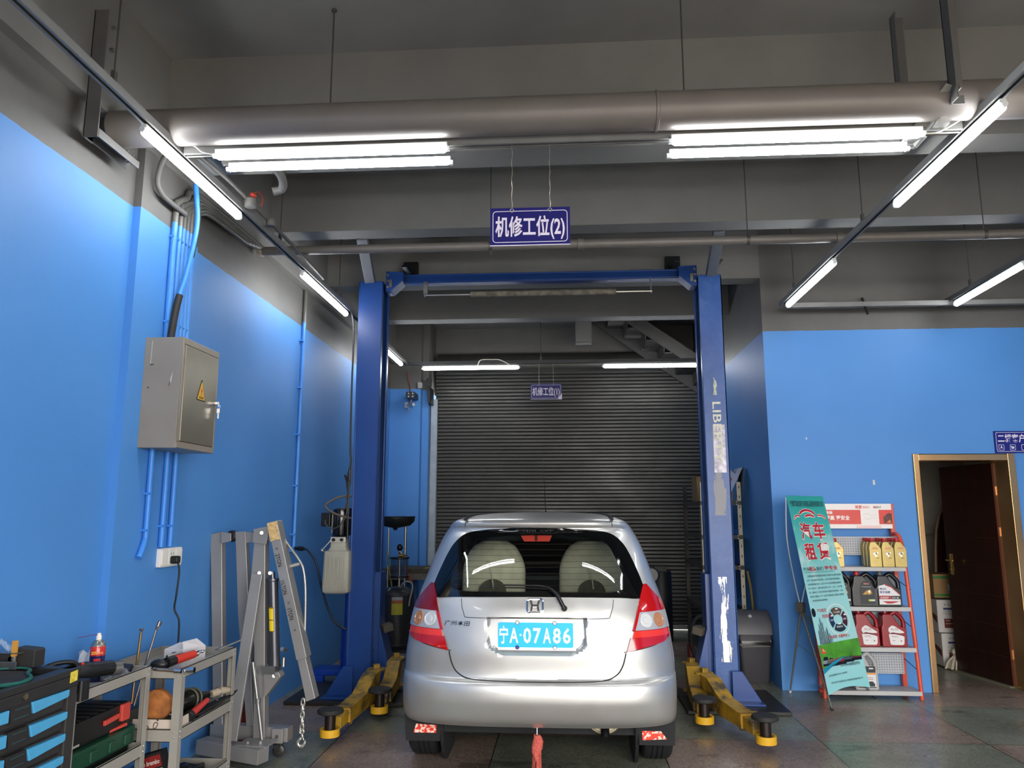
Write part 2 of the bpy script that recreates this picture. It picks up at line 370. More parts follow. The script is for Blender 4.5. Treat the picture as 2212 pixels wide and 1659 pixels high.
# ================================================================== ROLLER SHUTTER at the back
sh = NT('dark_steel_slats')
sh.l(sh.ramp(sh.noise(1.2, detail=6, rough=.6, stretch=(.5,1,3)), [(.3, '#3b3a37'), (.7, '#4c4a46')]), sh.b.inputs['Base Color'])
sh.b.inputs['Metallic'].default_value = .45; sh.l(sh.ramp(sh.noise(2., detail=5), [(.3,.33),(.7,.5)]), sh.b.inputs['Roughness']); sh = sh.m
sx0, sx1 = -1.80, 1.99
d2 = bpy.data.objects.new('door_2', None); sc.collection.objects.link(d2); d2.location = (0, BACK, 0); d2['kind'] = 'structure'
m = MB(); z = .06; rows = []; P = .0505
prof = [(0,.002),(.004,.0),(.007,.013),(.012,.016),(.038,.016),(.044,.013),(.047,.0)]
zz = z
while zz < 3.46:
    for dz, o in prof: rows.append((zz + dz, o))
    zz += P
m.grid([[(sx0, BACK + .02 - o, q), (sx1, BACK + .02 - o, q)] for q, o in rows])
m.build('curtain', sh, d2)
MB().rbox(sx0, sx1, BACK - .02, BACK + .04, .005, .065, .012, 3, 'x').build('bottom_bar', M('shutter_bar', '#8a8983', .4, .6), d2)
gr_ = M('galvanised_guide', '#9aa4ab', .45, .6, var=.12, scale=9)
for x0, x1 in ((-1.86, -1.76), (1.95, 2.05)):
    MB().bx(x0, x1, BACK - .10, BACK - .085, 0, 3.09).bx(x0, x0 + .012, BACK - .10, BACK + .05, 0, 3.09).bx(x1 - .012, x1, BACK - .10, BACK - .03, 0, 3.09).build('guide_rail', gr_, d2, bevel=.003)
MB().cyl((sx0, BACK + .20, 3.62), (sx1, BACK + .20, 3.62), .17, n=28).build('shutter_roll', sh, d2, smooth=40)
# ================================================================== CAR (small silver hatchback, nose towards the shutter)
CX = -0.172
def pchip(tab):
    xs = [t[0] for t in tab]; ys = [t[1] for t in tab]; n = len(xs)
    h = [xs[i+1]-xs[i] for i in range(n-1)]; d = [(ys[i+1]-ys[i])/h[i] for i in range(n-1)]; m = [0.]*n
    m[0], m[-1] = d[0], d[-1]
    for i in range(1, n-1):
        if d[i-1]*d[i] > 0:
            w1, w2 = 2*h[i]+h[i-1], h[i]+2*h[i-1]; m[i] = (w1+w2)/(w1/d[i-1]+w2/d[i])
    def f(x):
        if x <= xs[0]: return ys[0]
        if x >= xs[-1]: return ys[-1]
        i = max(k for k in range(n-1) if xs[k] <= x); t = (x-xs[i])/h[i]
        return (1+2*t)*(1-t)**2*ys[i] + t*(1-t)**2*h[i]*m[i] + t*t*(3-2*t)*ys[i+1] + t*t*(t-1)*h[i]*m[i+1]
    return f
c_hw = pchip([(.19,.77),(.25,.805),(.32,.832),(.45,.838),(.62,.838),(.74,.826),(.90,.800),(1.02,.768),(1.12,.735),(1.25,.693),(1.37,.645),(1.44,.600),(1.475,.555),(1.497,.49),(1.512,.40),(1.522,.28),(1.527,.12)])
c_yr = pchip([(.19,4.86),(.235,4.78),(.295,4.71),(.34,4.655),(.41,4.622),(.46,4.608),(.50,4.606),(.545,4.612),(.56,4.627),(.572,4.652),(.60,4.655),(.72,4.648),(.86,4.660),(.95,4.682),(1.02,4.712),(1.12,4.764),(1.25,4.842),(1.37,4.924),(1.42,4.960),(1.437,4.938),(1.458,4.930),(1.475,4.968),(1.490,5.07),(1.502,5.26),(1.512,5.48),(1.520,5.78),(1.527,6.2)])
c_n = pchip([(.2,3.4),(.5,3.3),(.8,3.0),(1.05,2.9),(1.3,2.9),(1.45,2.8),(1.53,2.2)])
c_D = pchip([(.2,.34),(.5,.46),(.8,.47),(1.05,.46),(1.3,.44),(1.45,.42),(1.5,.34),(1.53,.12)])
c_yf = pchip([(.19,8.30),(.45,8.43),(.65,8.42),(.80,8.33),(.90,8.15),(.97,7.88),(1.02,7.72),(1.2,7.42),(1.4,7.05),(1.48,6.85),(1.51,6.7),(1.527,6.4)])
def sst(a, b, x):
    t = max(0., min(1., (x-a)/(b-a))); return t*t*(3-2*t)
def c_rec(x, z):       # number-plate recess: depth of the pressed-in panel
    dx = abs(x); wz = .288 - .10*max(0., (.775 - z)/.07)**2 if z < .775 else .288 + .02*(z - .775)
    a = sst(wz, wz - .012, dx) * sst(.702, .728, z) * (1 - sst(.903, .912, z))
    return .036 * a
def rear(x, z):        # x is measured from the car's centre line
    hw = c_hw(z); t = min(.9995, abs(x)/hw); n = c_n(z)
    return c_yr(z) + c_D(z)*(1 - (1 - t**n)**(1/n)) + c_rec(x, z)
def S(x, z, off=0.):
    e = .004; hw = c_hw(z)*.9985; x = max(-hw, min(hw, x))
    y = rear(x, z); yx = (rear(x+e, z) - rear(x-e, z))/(2*e); yz = (rear(x, z+e) - rear(x, z-e))/(2*e)
    n = Vector((max(-6, min(6, yx)), -1, max(-4, min(4, yz)))).normalized()
    return Vector((CX + x, y, z)) + n*off
def onrear(px, py):    # photo pixel -> (x, z) on the tail of the car
    y = 4.75
    for _ in range(25):
        p = atY(px, py, y); y = .5*y + .5*rear(p.x - CX, p.z)
    return (p.x - CX, p.z)
silver = NT('silver_car_paint')
fl = silver.noise(900., detail=1)
silver.l(silver.ramp(fl, [(.3, '#c2c1be'), (.7, '#cfcecb')]), silver.b.inputs['Base Color'])
silver.b.inputs['Metallic'].default_value = .72; silver.b.inputs['Roughness'].default_value = .36
silver.b.inputs['Coat Weight'].default_value = .7; silver.b.inputs['Coat Roughness'].default_value = .08
dust = silver.ramp(silver.noise(5., detail=5), [(.45, .34), (.7, .46)]); silver.l(dust, silver.b.inputs['Roughness'])
silver = silver.m
blk = M('black_plastic', '#101011', .35, var=.05); rub = M('rubber', '#17171a', .75, var=.1, bump=.2, bscale=120)
frit_m = M('black_glass_border', '#050607', .06, var=0, coat=.6)
chrome = M('chrome', '#d8d8da', .12, 1., var=0)
darkin = M('dark_car_interior', '#1b1d1e', .8, var=.1)
seam = M('dark_panel_gap', '#252423', .8, var=0)
gl = bpy.data.materials.new('car_glass'); gl.use_nodes = True; nt = gl.node_tree; nt.nodes.clear()
o_ = nt.nodes.new('ShaderNodeOutputMaterial'); mx = nt.nodes.new('ShaderNodeMixShader'); tr = nt.nodes.new('ShaderNodeBsdfTransparent'); gs = nt.nodes.new('ShaderNodeBsdfGlossy'); fr = nt.nodes.new('ShaderNodeFresnel')
tr.inputs[0].default_value = (.82, .88, .84, 1); gs.inputs['Roughness'].default_value = .015; fr.inputs[0].default_value = 1.52
nt.links.new(fr.outputs[0], mx.inputs[0]); nt.links.new(tr.outputs[0], mx.inputs[1]); nt.links.new(gs.outputs[0], mx.inputs[2]); nt.links.new(mx.outputs[0], o_.inputs[0])
def lensmat(name, col, rough=.12):
    t = NT(name); c = lin(col); X, Y, Z_ = t.xyz()
    g = t.math('SINE', t.math('MULTIPLY', X, 520.)); h_ = t.math('SINE', t.math('MULTIPLY', Z_, 520.))
    k = t.math('MULTIPLY_ADD', t.math('MULTIPLY', g, h_), .22, .78)
    m_ = t.n('Mix', data_type='RGBA', blend_type='MULTIPLY'); m_.inputs[0].default_value = 1.; m_.inputs[6].default_value = (*c, 1); t.l(k, m_.inputs[7])
    t.l(m_.outputs[2], t.b.inputs['Base Color']); t.b.inputs['Roughness'].default_value = rough; t.b.inputs['Coat Weight'].default_value = 1.; t.b.inputs['Coat Roughness'].default_value = .02
    return t.m
red_dark = lensmat('dark_red_lens', '#8a0a10'); red_mid = lensmat('red_lens', '#c8141a'); red_hot = lensmat('bright_red_reflector', '#ff3a22'); clear_l = lensmat('clear_lens', '#b9bcc4', .08); amber = lensmat('amber_lens', '#c98a5e'); white_l = lensmat('white_lens', '#e2e4e6', .06)

car = thing('car', (CX, 6.5, 0), 'silver hatchback parked on the lift bay, seen from behind', 'car')
# --- body shell from stacked rings
zs = [.295,.305,.32,.34,.36,.38,.40,.42,.44,.46,.48,.50,.515,.53,.545,.552,.56,.566,.572,.58,.59,.60] + [.615 + .0125*i for i in range(33)]
zs += [1.028 + .016*i for i in range(25)] + [1.425,1.431,1.437,1.444,1.451,1.458,1.466,1.475,1.483,1.490,1.497,1.503,1.508,1.512,1.516,1.520,1.5235,1.526]
zs = sorted(set(round(z, 4) for z in zs))
NR, NSd, NF = 190, 26, 30
def ring(z):
    hw = c_hw(z); r = []
    for i in range(NR + 1):
        x = hw*math.sin((i/NR*2 - 1)*math.pi/2); r.append((CX + x, rear(x, z), z))
    ys = c_yr(z) + c_D(z); yf = c_yf(z); Df = .55; ye = max(ys + .02, yf - Df)
    for i in range(1, NSd): r.append((CX + hw, ys + (ye - ys)*i/NSd, z))
    for i in range(NF + 1):
        x = hw*math.cos(i/NF*math.pi); t = min(1, abs(x)/hw); r.append((CX + x, ye + max(0, yf - ye)*(1 - t**2.6)**(1/2.6), z))
    for i in range(1, NSd): r.append((CX - hw, ye + (ys - ye)*i/NSd, z))
    return r
R_ = [ring(z) for z in zs]; nP = len(R_[0])
# outlines of the tailgate glass, taken on the real surface
g_out = [onrear(*p) for p in [(1160,1290.5),(1270,1291),(1340,1291.5),(1383,1291),(1390,1270),(1385,1252),(1372,1225),(1357,1195),(1341,1172),(1318,1154),(1280,1146),(1230,1141.5),(1160,1139),(1090,1141),(1040,1145.5),(1006,1153),(982,1172),(967,1196),(954,1224),(943,1252),(938,1270),(940,1290),(985,1290),(1060,1290.5)]]
g_in = [onrear(*p) for p in [(1160,1279.5),(1250,1279.5),(1310,1279.5),(1336,1276),(1347,1266),(1346,1248),(1338,1226),(1326,1200),(1312,1179),(1291,1164.5),(1260,1160),(1215,1158),(1160,1157),(1100,1158.5),(1060,1161),(1030,1166),(1012,1178),(1001,1196),(990,1218),(978,1243),(973,1256),(977,1272),(998,1279),(1070,1279.5)]]
def sym(L):       # mirror-average about the centre line so that both sides agree
    n = len(L); out = []
    for i, (x, z) in enumerate(L):
        j = min(range(n), key=lambda k: (L[k][0] + x)**2 + (L[k][1] - z)**2); out.append(((x - L[j][0])/2, (z + L[j][1])/2))
    return out
def dense(L, n=4):
    P = [Vector((x, 0, z)) for x, z in L]; P = [P[-1]] + P + [P[0], P[1]]; o = []
    for i in range(1, len(P) - 2):
        a, b, c, d = P[i-1:i+3]
        for k in range(n):
            t = k/n; q = .5*((2*b) + (c-a)*t + (2*a-5*b+4*c-d)*t*t + (3*b-a-3*c+d)*t**3); o.append((q.x, q.z))
    return o
GO, GI = dense(sym(g_out)), dense(sym(g_in))
GM = [((a[0]+b[0])/2, (a[1]+b[1])/2) for a, b in zip(GO, GI)]
def inside(x, z, L):
    r = False; n = len(L)
    for i in range(n):
        (x1, z1), (x2, z2) = L[i], L[(i+1) % n]
        if (z1 > z) != (z2 > z) and x < (x2-x1)*(z-z1)/(z2-z1) + x1: r = not r
    return r
body, side_gl, wind = MB(), MB(), MB(); WY = (5.235, 7.685)
for q in (body, side_gl, wind): q.v = [p for r in R_ for p in r]
for i in range(len(zs) - 1):
    for j in range(nP):
        k = (j+1) % nP; fc = (i*nP + j, i*nP + k, (i+1)*nP + k, (i+1)*nP + j)
        c = [sum(body.v[a][d] for a in fc)/4 for d in range(3)]; x = c[0] - CX; y, z = c[1], c[2]
        if j < NR and inside(x, z, GM): continue
        if NR <= j < NR + NSd or j >= NR + NSd + NF:
            if any((y - wy)**2 + (z - .30)**2 < .335**2 for wy in WY): continue
            if 1.0 < z < 1.40 and 5.55 + (z - 1)*.25 < y < c_yf(z) - .62 and not (6.28 < y < 6.36): side_gl.f.append(fc); side_gl.mi.append(0); continue
        if NR + NSd <= j < NR + NSd + NF and 1.0 < z < 1.46 and abs(x) < c_hw(z)*.90: wind.f.append(fc); wind.mi.append(0); continue
        body.f.append(fc); body.mi.append(0)
body.f.append(tuple(range((len(zs)-1)*nP, len(zs)*nP))); body.mi.append(0)
def prune(q):
    used = sorted({a for fc in q.f for a in fc}); mp = {a: n for n, a in enumerate(used)}
    q.v = [q.v[a] for a in used]; q.f = [tuple(mp[a] for a in fc) for fc in q.f]; return q
bsh = prune(body).build('body', silver, car, smooth=50)
prune(side_gl).build('side_window', gl, car, smooth=60); prune(wind).build('windscreen', gl, car, smooth=60)
# --- tailgate glass: black border and the clear pane inside it
fm = MB(); rows = []
for k in range(5):
    t = k/4; rows.append([S(a[0]*(1-t) + b[0]*t, a[1]*(1-t) + b[1]*t, .004) for a, b in zip(GO, GI)])
rows.insert(0, [S(a[0], a[1], -.002) for a in GO])
fm.grid(rows, close=True); fm.m = 1
fm.text('i-DSI  CVT', .022, S(0.0, 1.398, .0055), uy=(S(0,1.42) - S(0,1.39)), align='CENTER', fit=.185)
pane = fm.build('glass_border', [frit_m, M('grey_print', '#3a3d3e', .5, var=0)], car, smooth=60)
pm = MB(); cxg, czg = 0., 1.205; rows = []
for k in range(12):
    t = k/11.5; rows.append([S(a[0]*(1-t) + cxg*t, a[1]*(1-t) + czg*t, .0035) for a in GI])
pm.grid(rows, close=True); n_ = len(GI); pm.f.append(tuple(range(11*n_, 12*n_))); pm.mi.append(0)
pm.build('rear_window', gl, car, smooth=70)
# heating wires printed on the glass
hm = MB(); 
for q in range(9):
    z = 1.055 + q*.034; xs_ = [x for x, zz in GI if abs(zz - z) < .02]
    xw = max(xs_)*.97 if xs_ else .4
    hm.tube([S(xw*(i/10*2-1), z, .0025) for i in range(11)], .0009, 4)
hm.build('heating_wire', M('heating_wire', '#3c322a', .6, var=0), pane)
# --- tail lamps
def lamp_band(z0, z1, side, xi, xo, mat, name, parent, off=.010, nz=8, nx=8):
    m = MB(); rows = []
    for i in range(nz + 1):
        z = z0 + (z1 - z0)*i/nz; a, b = xi(z), xo(z)
        r = [S(side*(a + (b-a)*j/nx), z, off) for j in range(nx + 1)]
        rows.append([S(side*a, z, -.006)] + r + [S(side*b, z, -.006)])
    rows = [[S(side*(xi(z0)+(xo(z0)-xi(z0))*max(0,min(1,(j-1)/nx))), z0, -.006) for j in range(nx+3)]] + rows + [[S(side*(xi(z1)+(xo(z1)-xi(z1))*max(0,min(1,(j-1)/nx))), z1, -.006) for j in range(nx+3)]]
    m.grid(rows); return m.build(name, mat, parent, smooth=50)
zt, zb = 1.088, .722
l_in = pchip([(.722,.520),(.80,.545),(.90,.578),(1.0,.608),(1.088,.640)])
l_out = lambda z: min(c_hw(z)*.975, .66 + (1.088 - z)*.9) if z > .79 else c_hw(z)*(.975 - 7.*max(0, .79 - z)**1.5)*1.0
for s_ in (-1, 1):
    L = lamp_band(.835, .838, s_, l_in, l_out, red_dark, 'tail_lamp', car, off=.0105)
    def cut(z):     # bottom edge slopes down towards the tailgate
        return z
    lamp_band(.936, zt, s_, l_in, l_out, red_mid if s_ > 0 else red_dark, 'upper_lens', L)  # left lens takes the darker red: shade put into its colour
    lamp_band(.838, .936, s_, lambda z: l_in(z), lambda z: l_in(z) + .016, red_mid, 'inner_strip', L)
    lamp_band(.838, .936, s_, lambda z: l_in(z) + .016, l_out, clear_l, 'clear_lens', L)
    lamp_band(.800, .835, s_, lambda z: l_in(z) + .012, lambda z: l_out(z)*.985, red_hot, 'reflector_strip', L)  # retroreflected glow is put into the strip's bright red
    # lower lens: its lower edge runs obliquely from the outer corner down to the tailgate
    m = MB(); rows = []
    for i in range(9):
        r = []
        for j in range(11):
            u = j/10; x = l_in(.76) + (c_hw(.78)*.972 - l_in(.76))*u
            zl = .722 + .052*u**.9 + .022*max(0, u - .75)**2*16; z = zl + (.800 - zl)*i/8
            x = l_in(z) + (min(c_hw(z)*.972, .8) - l_in(z))*u
            r.append(S(s_*x, z, .010))
        rows.append(r)
    m.grid(rows); m.build('lower_lens', red_mid, L, smooth=50)
    for nm_, xc, zc, mt, in (('turn_signal_lens', .718, .888, amber), ('reversing_lens', .640, .890, white_l)):
        p = S(s_*xc, zc, .008); n = (S(s_*xc, zc, .02) - S(s_*xc, zc, 0)).normalized()
        MB().lathe([(.043,0),(.043,.006),(.039,.0075),(.037,.0045),(.020,.003),(.018,.0065),(.012,.0075),(.005,.008)], p, 24, n).build(nm_, mt, L, smooth=40)
# --- third brake lamp, hanging inside the top of the glass
bm_ = MB(); bp = [onrear(*p) for p in [(1123,1153),(1194,1153),(1187,1170),(1132,1170)]]
bm_.prism([S(x, z, .002) for x, z in bp], (0, .03, 0)); bm_.m = 1
xm = (bp[0][0] + bp[1][0])/2; bm_.prism([S(xm + a, z, .003) for a, z in ((-.009,bp[0][1]-.006),(.009,bp[0][1]-.006),(.009,bp[2][1]+.004),(-.009,bp[2][1]+.004))], (0, .01, 0))
bm_.build('brake_lamp', [M('brake_lamp_red', '#d8483c', .25, var=.05, coat=.5), M('dark_red', '#5a1510', .4, var=0)], car)
# --- panel gaps
def gap(pts, r=.0032, name='panel_gap', mat=seam, off=-.0005, parent=None):
    P = [S(x, z, off) for x, z in pts]; MB().tube(spline(P, 4), r, 6).build(name, mat, parent or bsh, smooth=60)
for s_ in (-1, 1):
    gap([(s_*a, z) for a, z in ((.517,.718),(.508,.68),(.496,.645),(.472,.607),(.43,.580),(.38,.568),(.30,.5645),(.15,.5625),(0,.562))], .0042)  # tailgate gap; the dark bottom run also paints the bumper shelf's shadow
    gap([(s_*a, z) for a, z in ((.455,1.012),(.448,.97),(.436,.935),(.428,.912))], .0022)
    gap([(s_*a, z) for a, z in ((.505,.722),(.60,.735),(.70,.755),(.79,.785))], .0030)
    gap([(s_*a, z) for a, z in ((.428,.911),(.38,.909),(.288,.908),(.15,.908),(0,.908))], .0022)
    gap([(s_*.472, z) for z in (1.432,1.448,1.462)], .0035)
# roof channels
for s_ in (-1, 1):
    pts = [(CX + s_*.475, 5.02, 1.478)] + [(CX + s_*(.475 - .012*k), 5.2 + k*.25, 1.497 + .006*min(k, 2)) for k in range(6)]
    MB().tube(spline(pts, 3), .009, 6).build('roof_channel', rub, car, smooth=60)
# --- number plate
pl_y = S(0, .815).y
p0, p1 = Vector((CX - .220 + .0, 0, .745)), Vector((CX + .220, 0, .885))
xc_p = (atY(1078, 1372, 4.67).x + atY(1236, 1372, 4.67).x)/2; zc_p = .815; yp = pl_y - .012
plate = MB().rbox(xc_p - .22, xc_p + .22, yp - .002, yp, zc_p - .07, zc_p + .07, .008, 3, 'y')
plate.m = 1
plate.text('宁', .105, (xc_p - .2125, yp - .002, zc_p - .040), fit=.052, bold=.02); plate.text('A', .118, (xc_p - .153, yp - .002, zc_p - .043), fit=.052, bold=.02)
plate.cyl((xc_p - .088, yp - .002, zc_p), (xc_p - .088, yp - .0032, zc_p), .006, n=12)
for i, ch in enumerate('07A86'): plate.text(ch, .118, (xc_p - .072 + i*.0578, yp - .002, zc_p - .043), fit=.046, bold=.022)
plate.build('number_plate', [M('plate_blue', '#1fc0e8', .4, var=.02), M('plate_white', '#f4f6f6', .5, var=0)], car)  # cyan base: overexposure is put into the plate's blue
pw = M('plate_cap_white', '#e9e7e2', .4, var=0)
for dx, dz in ((-.107,.07),(.112,.068),(-.107,-.07),(.112,-.07)):
    b_ = MB().lathe([(.012,0),(.012,.003),(.009,.006)], (xc_p + dx, yp, zc_p + dz), 14, (0,-1,0)); b_.m = 1
    if (dx, dz) != (-.107, -.07): b_.lathe([(.0095,.005),(.0095,.008),(.006,.010)], (xc_p + dx, yp, zc_p + dz), 14, (0,-1,0))
    b_.build('plate_bolt', [M('plate_bolt_blue', '#3a3f86', .5, var=0), pw], car, smooth=40)
# --- emblem: rounded square ring with a flared H
ex, ez = onrear(1155.5, 1309)
def onp(dx, dz, off=.004): return S(ex + dx, ez + dz, off)
em = MB(); ro = rrect(-.0515, .0515, -.042, .042, .022, 6); ri = rrect(-.041, .041, -.032, .032, .016, 6)
em.grid([[onp(x, z, o) for x, z in L] for L, o in ((ro, 0), (ro, .006), ([(a[0]*.5+b[0]*.5, a[1]*.5+b[1]*.5) for a, b in zip(ro, ri)], .0085), (ri, .006), (ri, .001))], close=True)
for s_ in (-1, 1):
    L = [(s_*.0325, .029), (s_*.0190, .029), (s_*.0115, .003), (s_*.0115, -.003), (s_*.0165, -.029), (s_*.0275, -.029), (s_*.0215, 0)]
    em.prism([onp(x, z, .007) for x, z in L], (onp(0,0,0) - onp(0,0,.006)))
em.prism([onp(x, z, .007) for x, z in ((-.013,.006),(.013,.006),(.013,-.005),(-.013,-.005))], (onp(0,0,0) - onp(0,0,.006)))
em.build('emblem', chrome, car, smooth=40)
# --- badges
def badge(body_, px, py, w_, h_, mat, shear=0., bold=.01):
    x, z = onrear(px, py); a, b = S(x, z, .003), S(x + w_, z, .003); m = MB(); m.text(body_, h_, a, ux=(b - a), uy=(S(x, z+.03) - S(x, z)), fit=w_, bold=bold, depth=.002, shear=shear)
    return m.build('badge', mat, car)
badge('广州本田', 960, 1349, .165, .030, M('dark_chrome', '#4a4a4c', .3, .8, var=0), .2)
badge('飞度', 1306, 1352.5, .115, .046, M('badge_chrome', '#8f9096', .25, .9, var=0), .25, .03)
# --- wiper
def sp(px, py, off): x, z = onrear(px, py); return S(x, z, off)
wp = MB(); wp.tube(spline([sp(1219,1316,.012), sp(1205,1292,.028), sp(1190,1277,.032), sp(1172,1270.5,.030), sp(1140,1268.5,.026), sp(1090,1267,.022)], 4), [.0125]*5 + [.010]*5 + [.007]*5 + [.005]*6, 8)
wp.tube([sp(1219,1316,.006), sp(1219,1316,.022)], .017, 14)
wiper = wp.build('wiper', blk, car, smooth=50)
MB().tube(spline([sp(1196,1275,.014), sp(1140,1272,.012), sp(1080,1270.5,.010), sp(1036,1269,.010)], 5), .0045, 6).build('wiper_blade', rub, wiper, smooth=60)
# --- wheels
tyre_p = [(.165,-.07),(.19,-.088),(.235,-.094),(.268,-.090),(.284,-.078),(.2885,-.060)]
tyre_p += [(.290,-.052),(.290,-.042),(.2835,-.040),(.2835,-.035),(.2905,-.033),(.291,-.012),(.2835,-.010),(.2835,-.004),(.291,-.002),(.291,.020),(.2835,.022),(.2835,.027),(.2905,.029),(.290,.052)]
tyre_p += [(.2885,.060),(.284,.078),(.268,.090),(.235,.094),(.19,.088),(.165,.07)]
alloy = M('alloy_rim', '#8d8e90', .35, .9, var=.05)
for wy in WY:
    for s_ in (-1, 1):
        c = Vector((CX + s_*.722, wy, .2905)); ty_ = MB().lathe(tyre_p, c, 48, (s_, 0, 0)).build('wheel', rub, car, smooth=35)
        m = MB().lathe([(.19,-.075),(.178,-.06),(.172,.05),(.186,.062),(.19,.075),(.17,.070),(.165,.04)], c, 32, (s_, 0, 0)).lathe([(.03,.03),(.05,.045),(.045,.058),(.01,.062)], c, 16, (s_,0,0))
        for k in range(7):
            a = 2*math.pi*k/7; d = Vector((0, math.cos(a), math.sin(a))); m.beam(c + d*.04 + Vector((s_*.045,0,0)), c + d*.175 + Vector((s_*.05,0,0)), .03, .016, up=(s_,0,0))
        m.build('rim', alloy, ty_, smooth=40)
# dark wheel wells, and underside boxes added to block light
ub = MB().bx(CX-.60, CX+.60, 4.95, 8.2, .20, .42).bx(CX-.80, CX+.80, 5.62, 7.3, .205, .45)
for wy in WY:
    for s_ in (-1, 1): ub.cyl((CX+s_*.58, wy, .30), (CX+s_*.60, wy, .30), .33, n=24)
ub.build('underbody', darkin, car)
ex_ = MB().bx(-.47, .02, 4.90, 5.5, .255, .33).prism([(-.45,4.88,.29),(-.35,4.88,.262),(-.22,4.88,.262),(-.20,4.88,.248),(0,4.88,.262),(.03,4.88,.30)], (0,.5,0))
ex_.build('spare_wheel_pan', M('bare_grey_metal', '#8e8a7e', .55, .5, var=.2), car)
mf = MB().lathe([(.02,0),(.11,.004),(.118,.015),(.118,.16)], (.222, 4.93, .318), 28, (0,1,0)); mf.lathe([(.088,-.004),(.096,-.006),(.100,0)], (.222,4.93,.318), 28, (0,1,0))
mfo = mf.build('muffler', M('muffler_metal', '#a59a80', .5, .6, var=.15), car, smooth=40)
MB().tube([(.225,4.98,.30),(.225,4.90,.262),(.225,4.87,.205)], .026, 14).build('tail_pipe', blk, mfo, smooth=50)
# mud flaps with red and white reflective stickers
stick = NT('red_white_sticker'); stick.l(stick.mix(stick.math('GREATER_THAN', stick.noise(55., detail=3, rough=.6), .47), '#f2d9c9', '#e8381f'), stick.b.inputs['Base Color']); stick.b.inputs['Roughness'].default_value = .3; stick = stick.m
for s_, pts in ((-1, ((893,1582),(942,1583),(943,1566),(899,1563))), (1, ((1388,1599),(1441,1597),(1428,1580),(1387,1579)))):
    x0 = CX + s_*.60; x1 = CX + s_*.81; yf_ = 4.915
    fo = MB().prism([(x0,yf_,.33),(x0,yf_,.155),(x1,yf_,.155),(x1 + s_*.01,yf_,.33)], (0,.012,0)).build('mud_flap', rub, car)
    P = [atY(px, py, yf_ - .003) for px, py in pts]; MB().prism(P, (0,.0025,0)).build('reflective_sticker', stick, fo)
# side mirrors
for s_ in (-1, 1):
    m = MB(); c = (CX + s_*.93, 7.12, .975); m.ball(c, .075, 16, (1.15,.62,.9)); m.tube([(CX+s_*.80,7.15,.93),(CX+s_*.88,7.14,.945)], .025, 8)
    mo = m.build('side_mirror', M('mirror_housing', '#2a2c30', .3, .5, var=0), car, smooth=60)
    MB().lathe([(.001,0),(.060,.001)], (CX + s_*.93, 7.07, .975), 20, (0,-1,0)).build('mirror_glass', M('mirror_glass', '#24272b', .1, .3, var=0), mo)
# aerial on the roof
ab = Vector((-.155, 6.35, 1.515)); MB().tube([ab, ab + Vector((0,-.03,.03)), atY(1173, 993, 6.28)], [.006,.0035,.0022], 6).lathe([(.022,0),(.016,.012),(.006,.02)], ab, 12).build('aerial', blk, car, smooth=50)
# --- cabin: floor, dashboard, seats in beige covers
cb = MB().bx(CX-.70, CX+.70, 4.95, 7.3, .42, .55).bx(CX-.66, CX+.66, 4.90, 5.35, .55, .90).bx(CX-.62, CX+.62, 7.1, 7.5, .6, .93)
cb.bx(CX-.55, CX+.55, 5.25, 6.9, 1.475, 1.485)
cb.build('cabin_floor', darkin, car)
cloth = M('beige_seat_cover', '#d2c9b2', .9, var=.12, scale=14, bump=.25, bscale=50); shade_c = M('grey_seat_fold', '#5b564b', .9, var=.15, scale=20)
for s_ in (-1, 1):
    m = MB(); rows = []
    for i in range(15):
        z = .80 + i*.0365; t = i/14; hwS = .235*(1 - max(0, t - .55)**2*2.3); dep = .09*(1 - .25*t); yc = 5.82 + .10*t
        hwS = max(.03, hwS if i < 14 else hwS*.75)
        rows.append([(CX + s_*.36 + hwS*math.copysign(abs(math.cos(a))**.7, math.cos(a)), yc + dep*math.copysign(abs(math.sin(a))**.8, math.sin(a)), z) for a in [2*math.pi*k/24 for k in range(24)]])
    m.grid(rows, close=True); m.f.append(tuple(range(14*24, 15*24))); m.mi.append(0)
    st = m.build('seat', cloth, car, smooth=60)
    arc = [(CX + s_*.36 + .10*math.cos(a), 5.715, .955 + .085*math.sin(a)) for a in [math.pi*k/12 for k in range(13)]]
    MB().prism([(p[0], p[1] + .02, p[2]) for p in arc], (0, .05, 0)).build('cover_fold', shade_c, st)  # dark arch: shade in the tied cover put into its colour
    MB().tube(spline([(CX + s_*.36 - .03, 5.70, 1.18), (CX + s_*.36, 5.70, 1.06), (CX + s_*.36 + .01, 5.70, .98)], 4), .006, 6).build('cover_tie', cloth, st, smooth=60)
m = MB()
for k in range(24): 
    x = CX - .52 + k*.045; m.ball((x, 5.40, .955), .026, 8, (1,.5,.6))
m.bx(CX - .54, CX + .54, 5.39, 5.42, .90, .962); m.build('cover_hem', M('cover_hem', '#8b8371', .9, var=.15), car, smooth=60)
# --- red cloth strap hung from the towing eye under the bumper
st = thing('cloth_strap', (-.176, 4.755, 0), 'frayed red cloth strap hanging under the middle of the silver bumper', 'strap')
MB().tube([(-.176,4.76,.288),(-.176,4.755,.235)], .006, 8).build('steel_pin', chrome, st, smooth=50)
m = MB(); rows = []
for i in range(13):
    z = .245 - i*.0187; wv = .016 + .010*math.sin(i*.5) + .004*random.random(); ox = .006*math.sin(i*.9)
    rows.append([(-.176 + ox + wv*math.cos(a)*(1 + .25*random.random()), 4.755 + .014*math.sin(a)*(1 + .3*random.random()), z) for a in [2*math.pi*k/14 for k in range(14)]])
m.grid(rows, close=True)
for k in range(26):
    a = random.random()*6.28; x, y = -.176 + .022*math.cos(a), 4.755 + .014*math.sin(a); m.tube([(x, y, .08 + .1*random.random()), (x + random.uniform(-.012,.012), y + random.uniform(-.008,.008), .012)], .0022, 4)
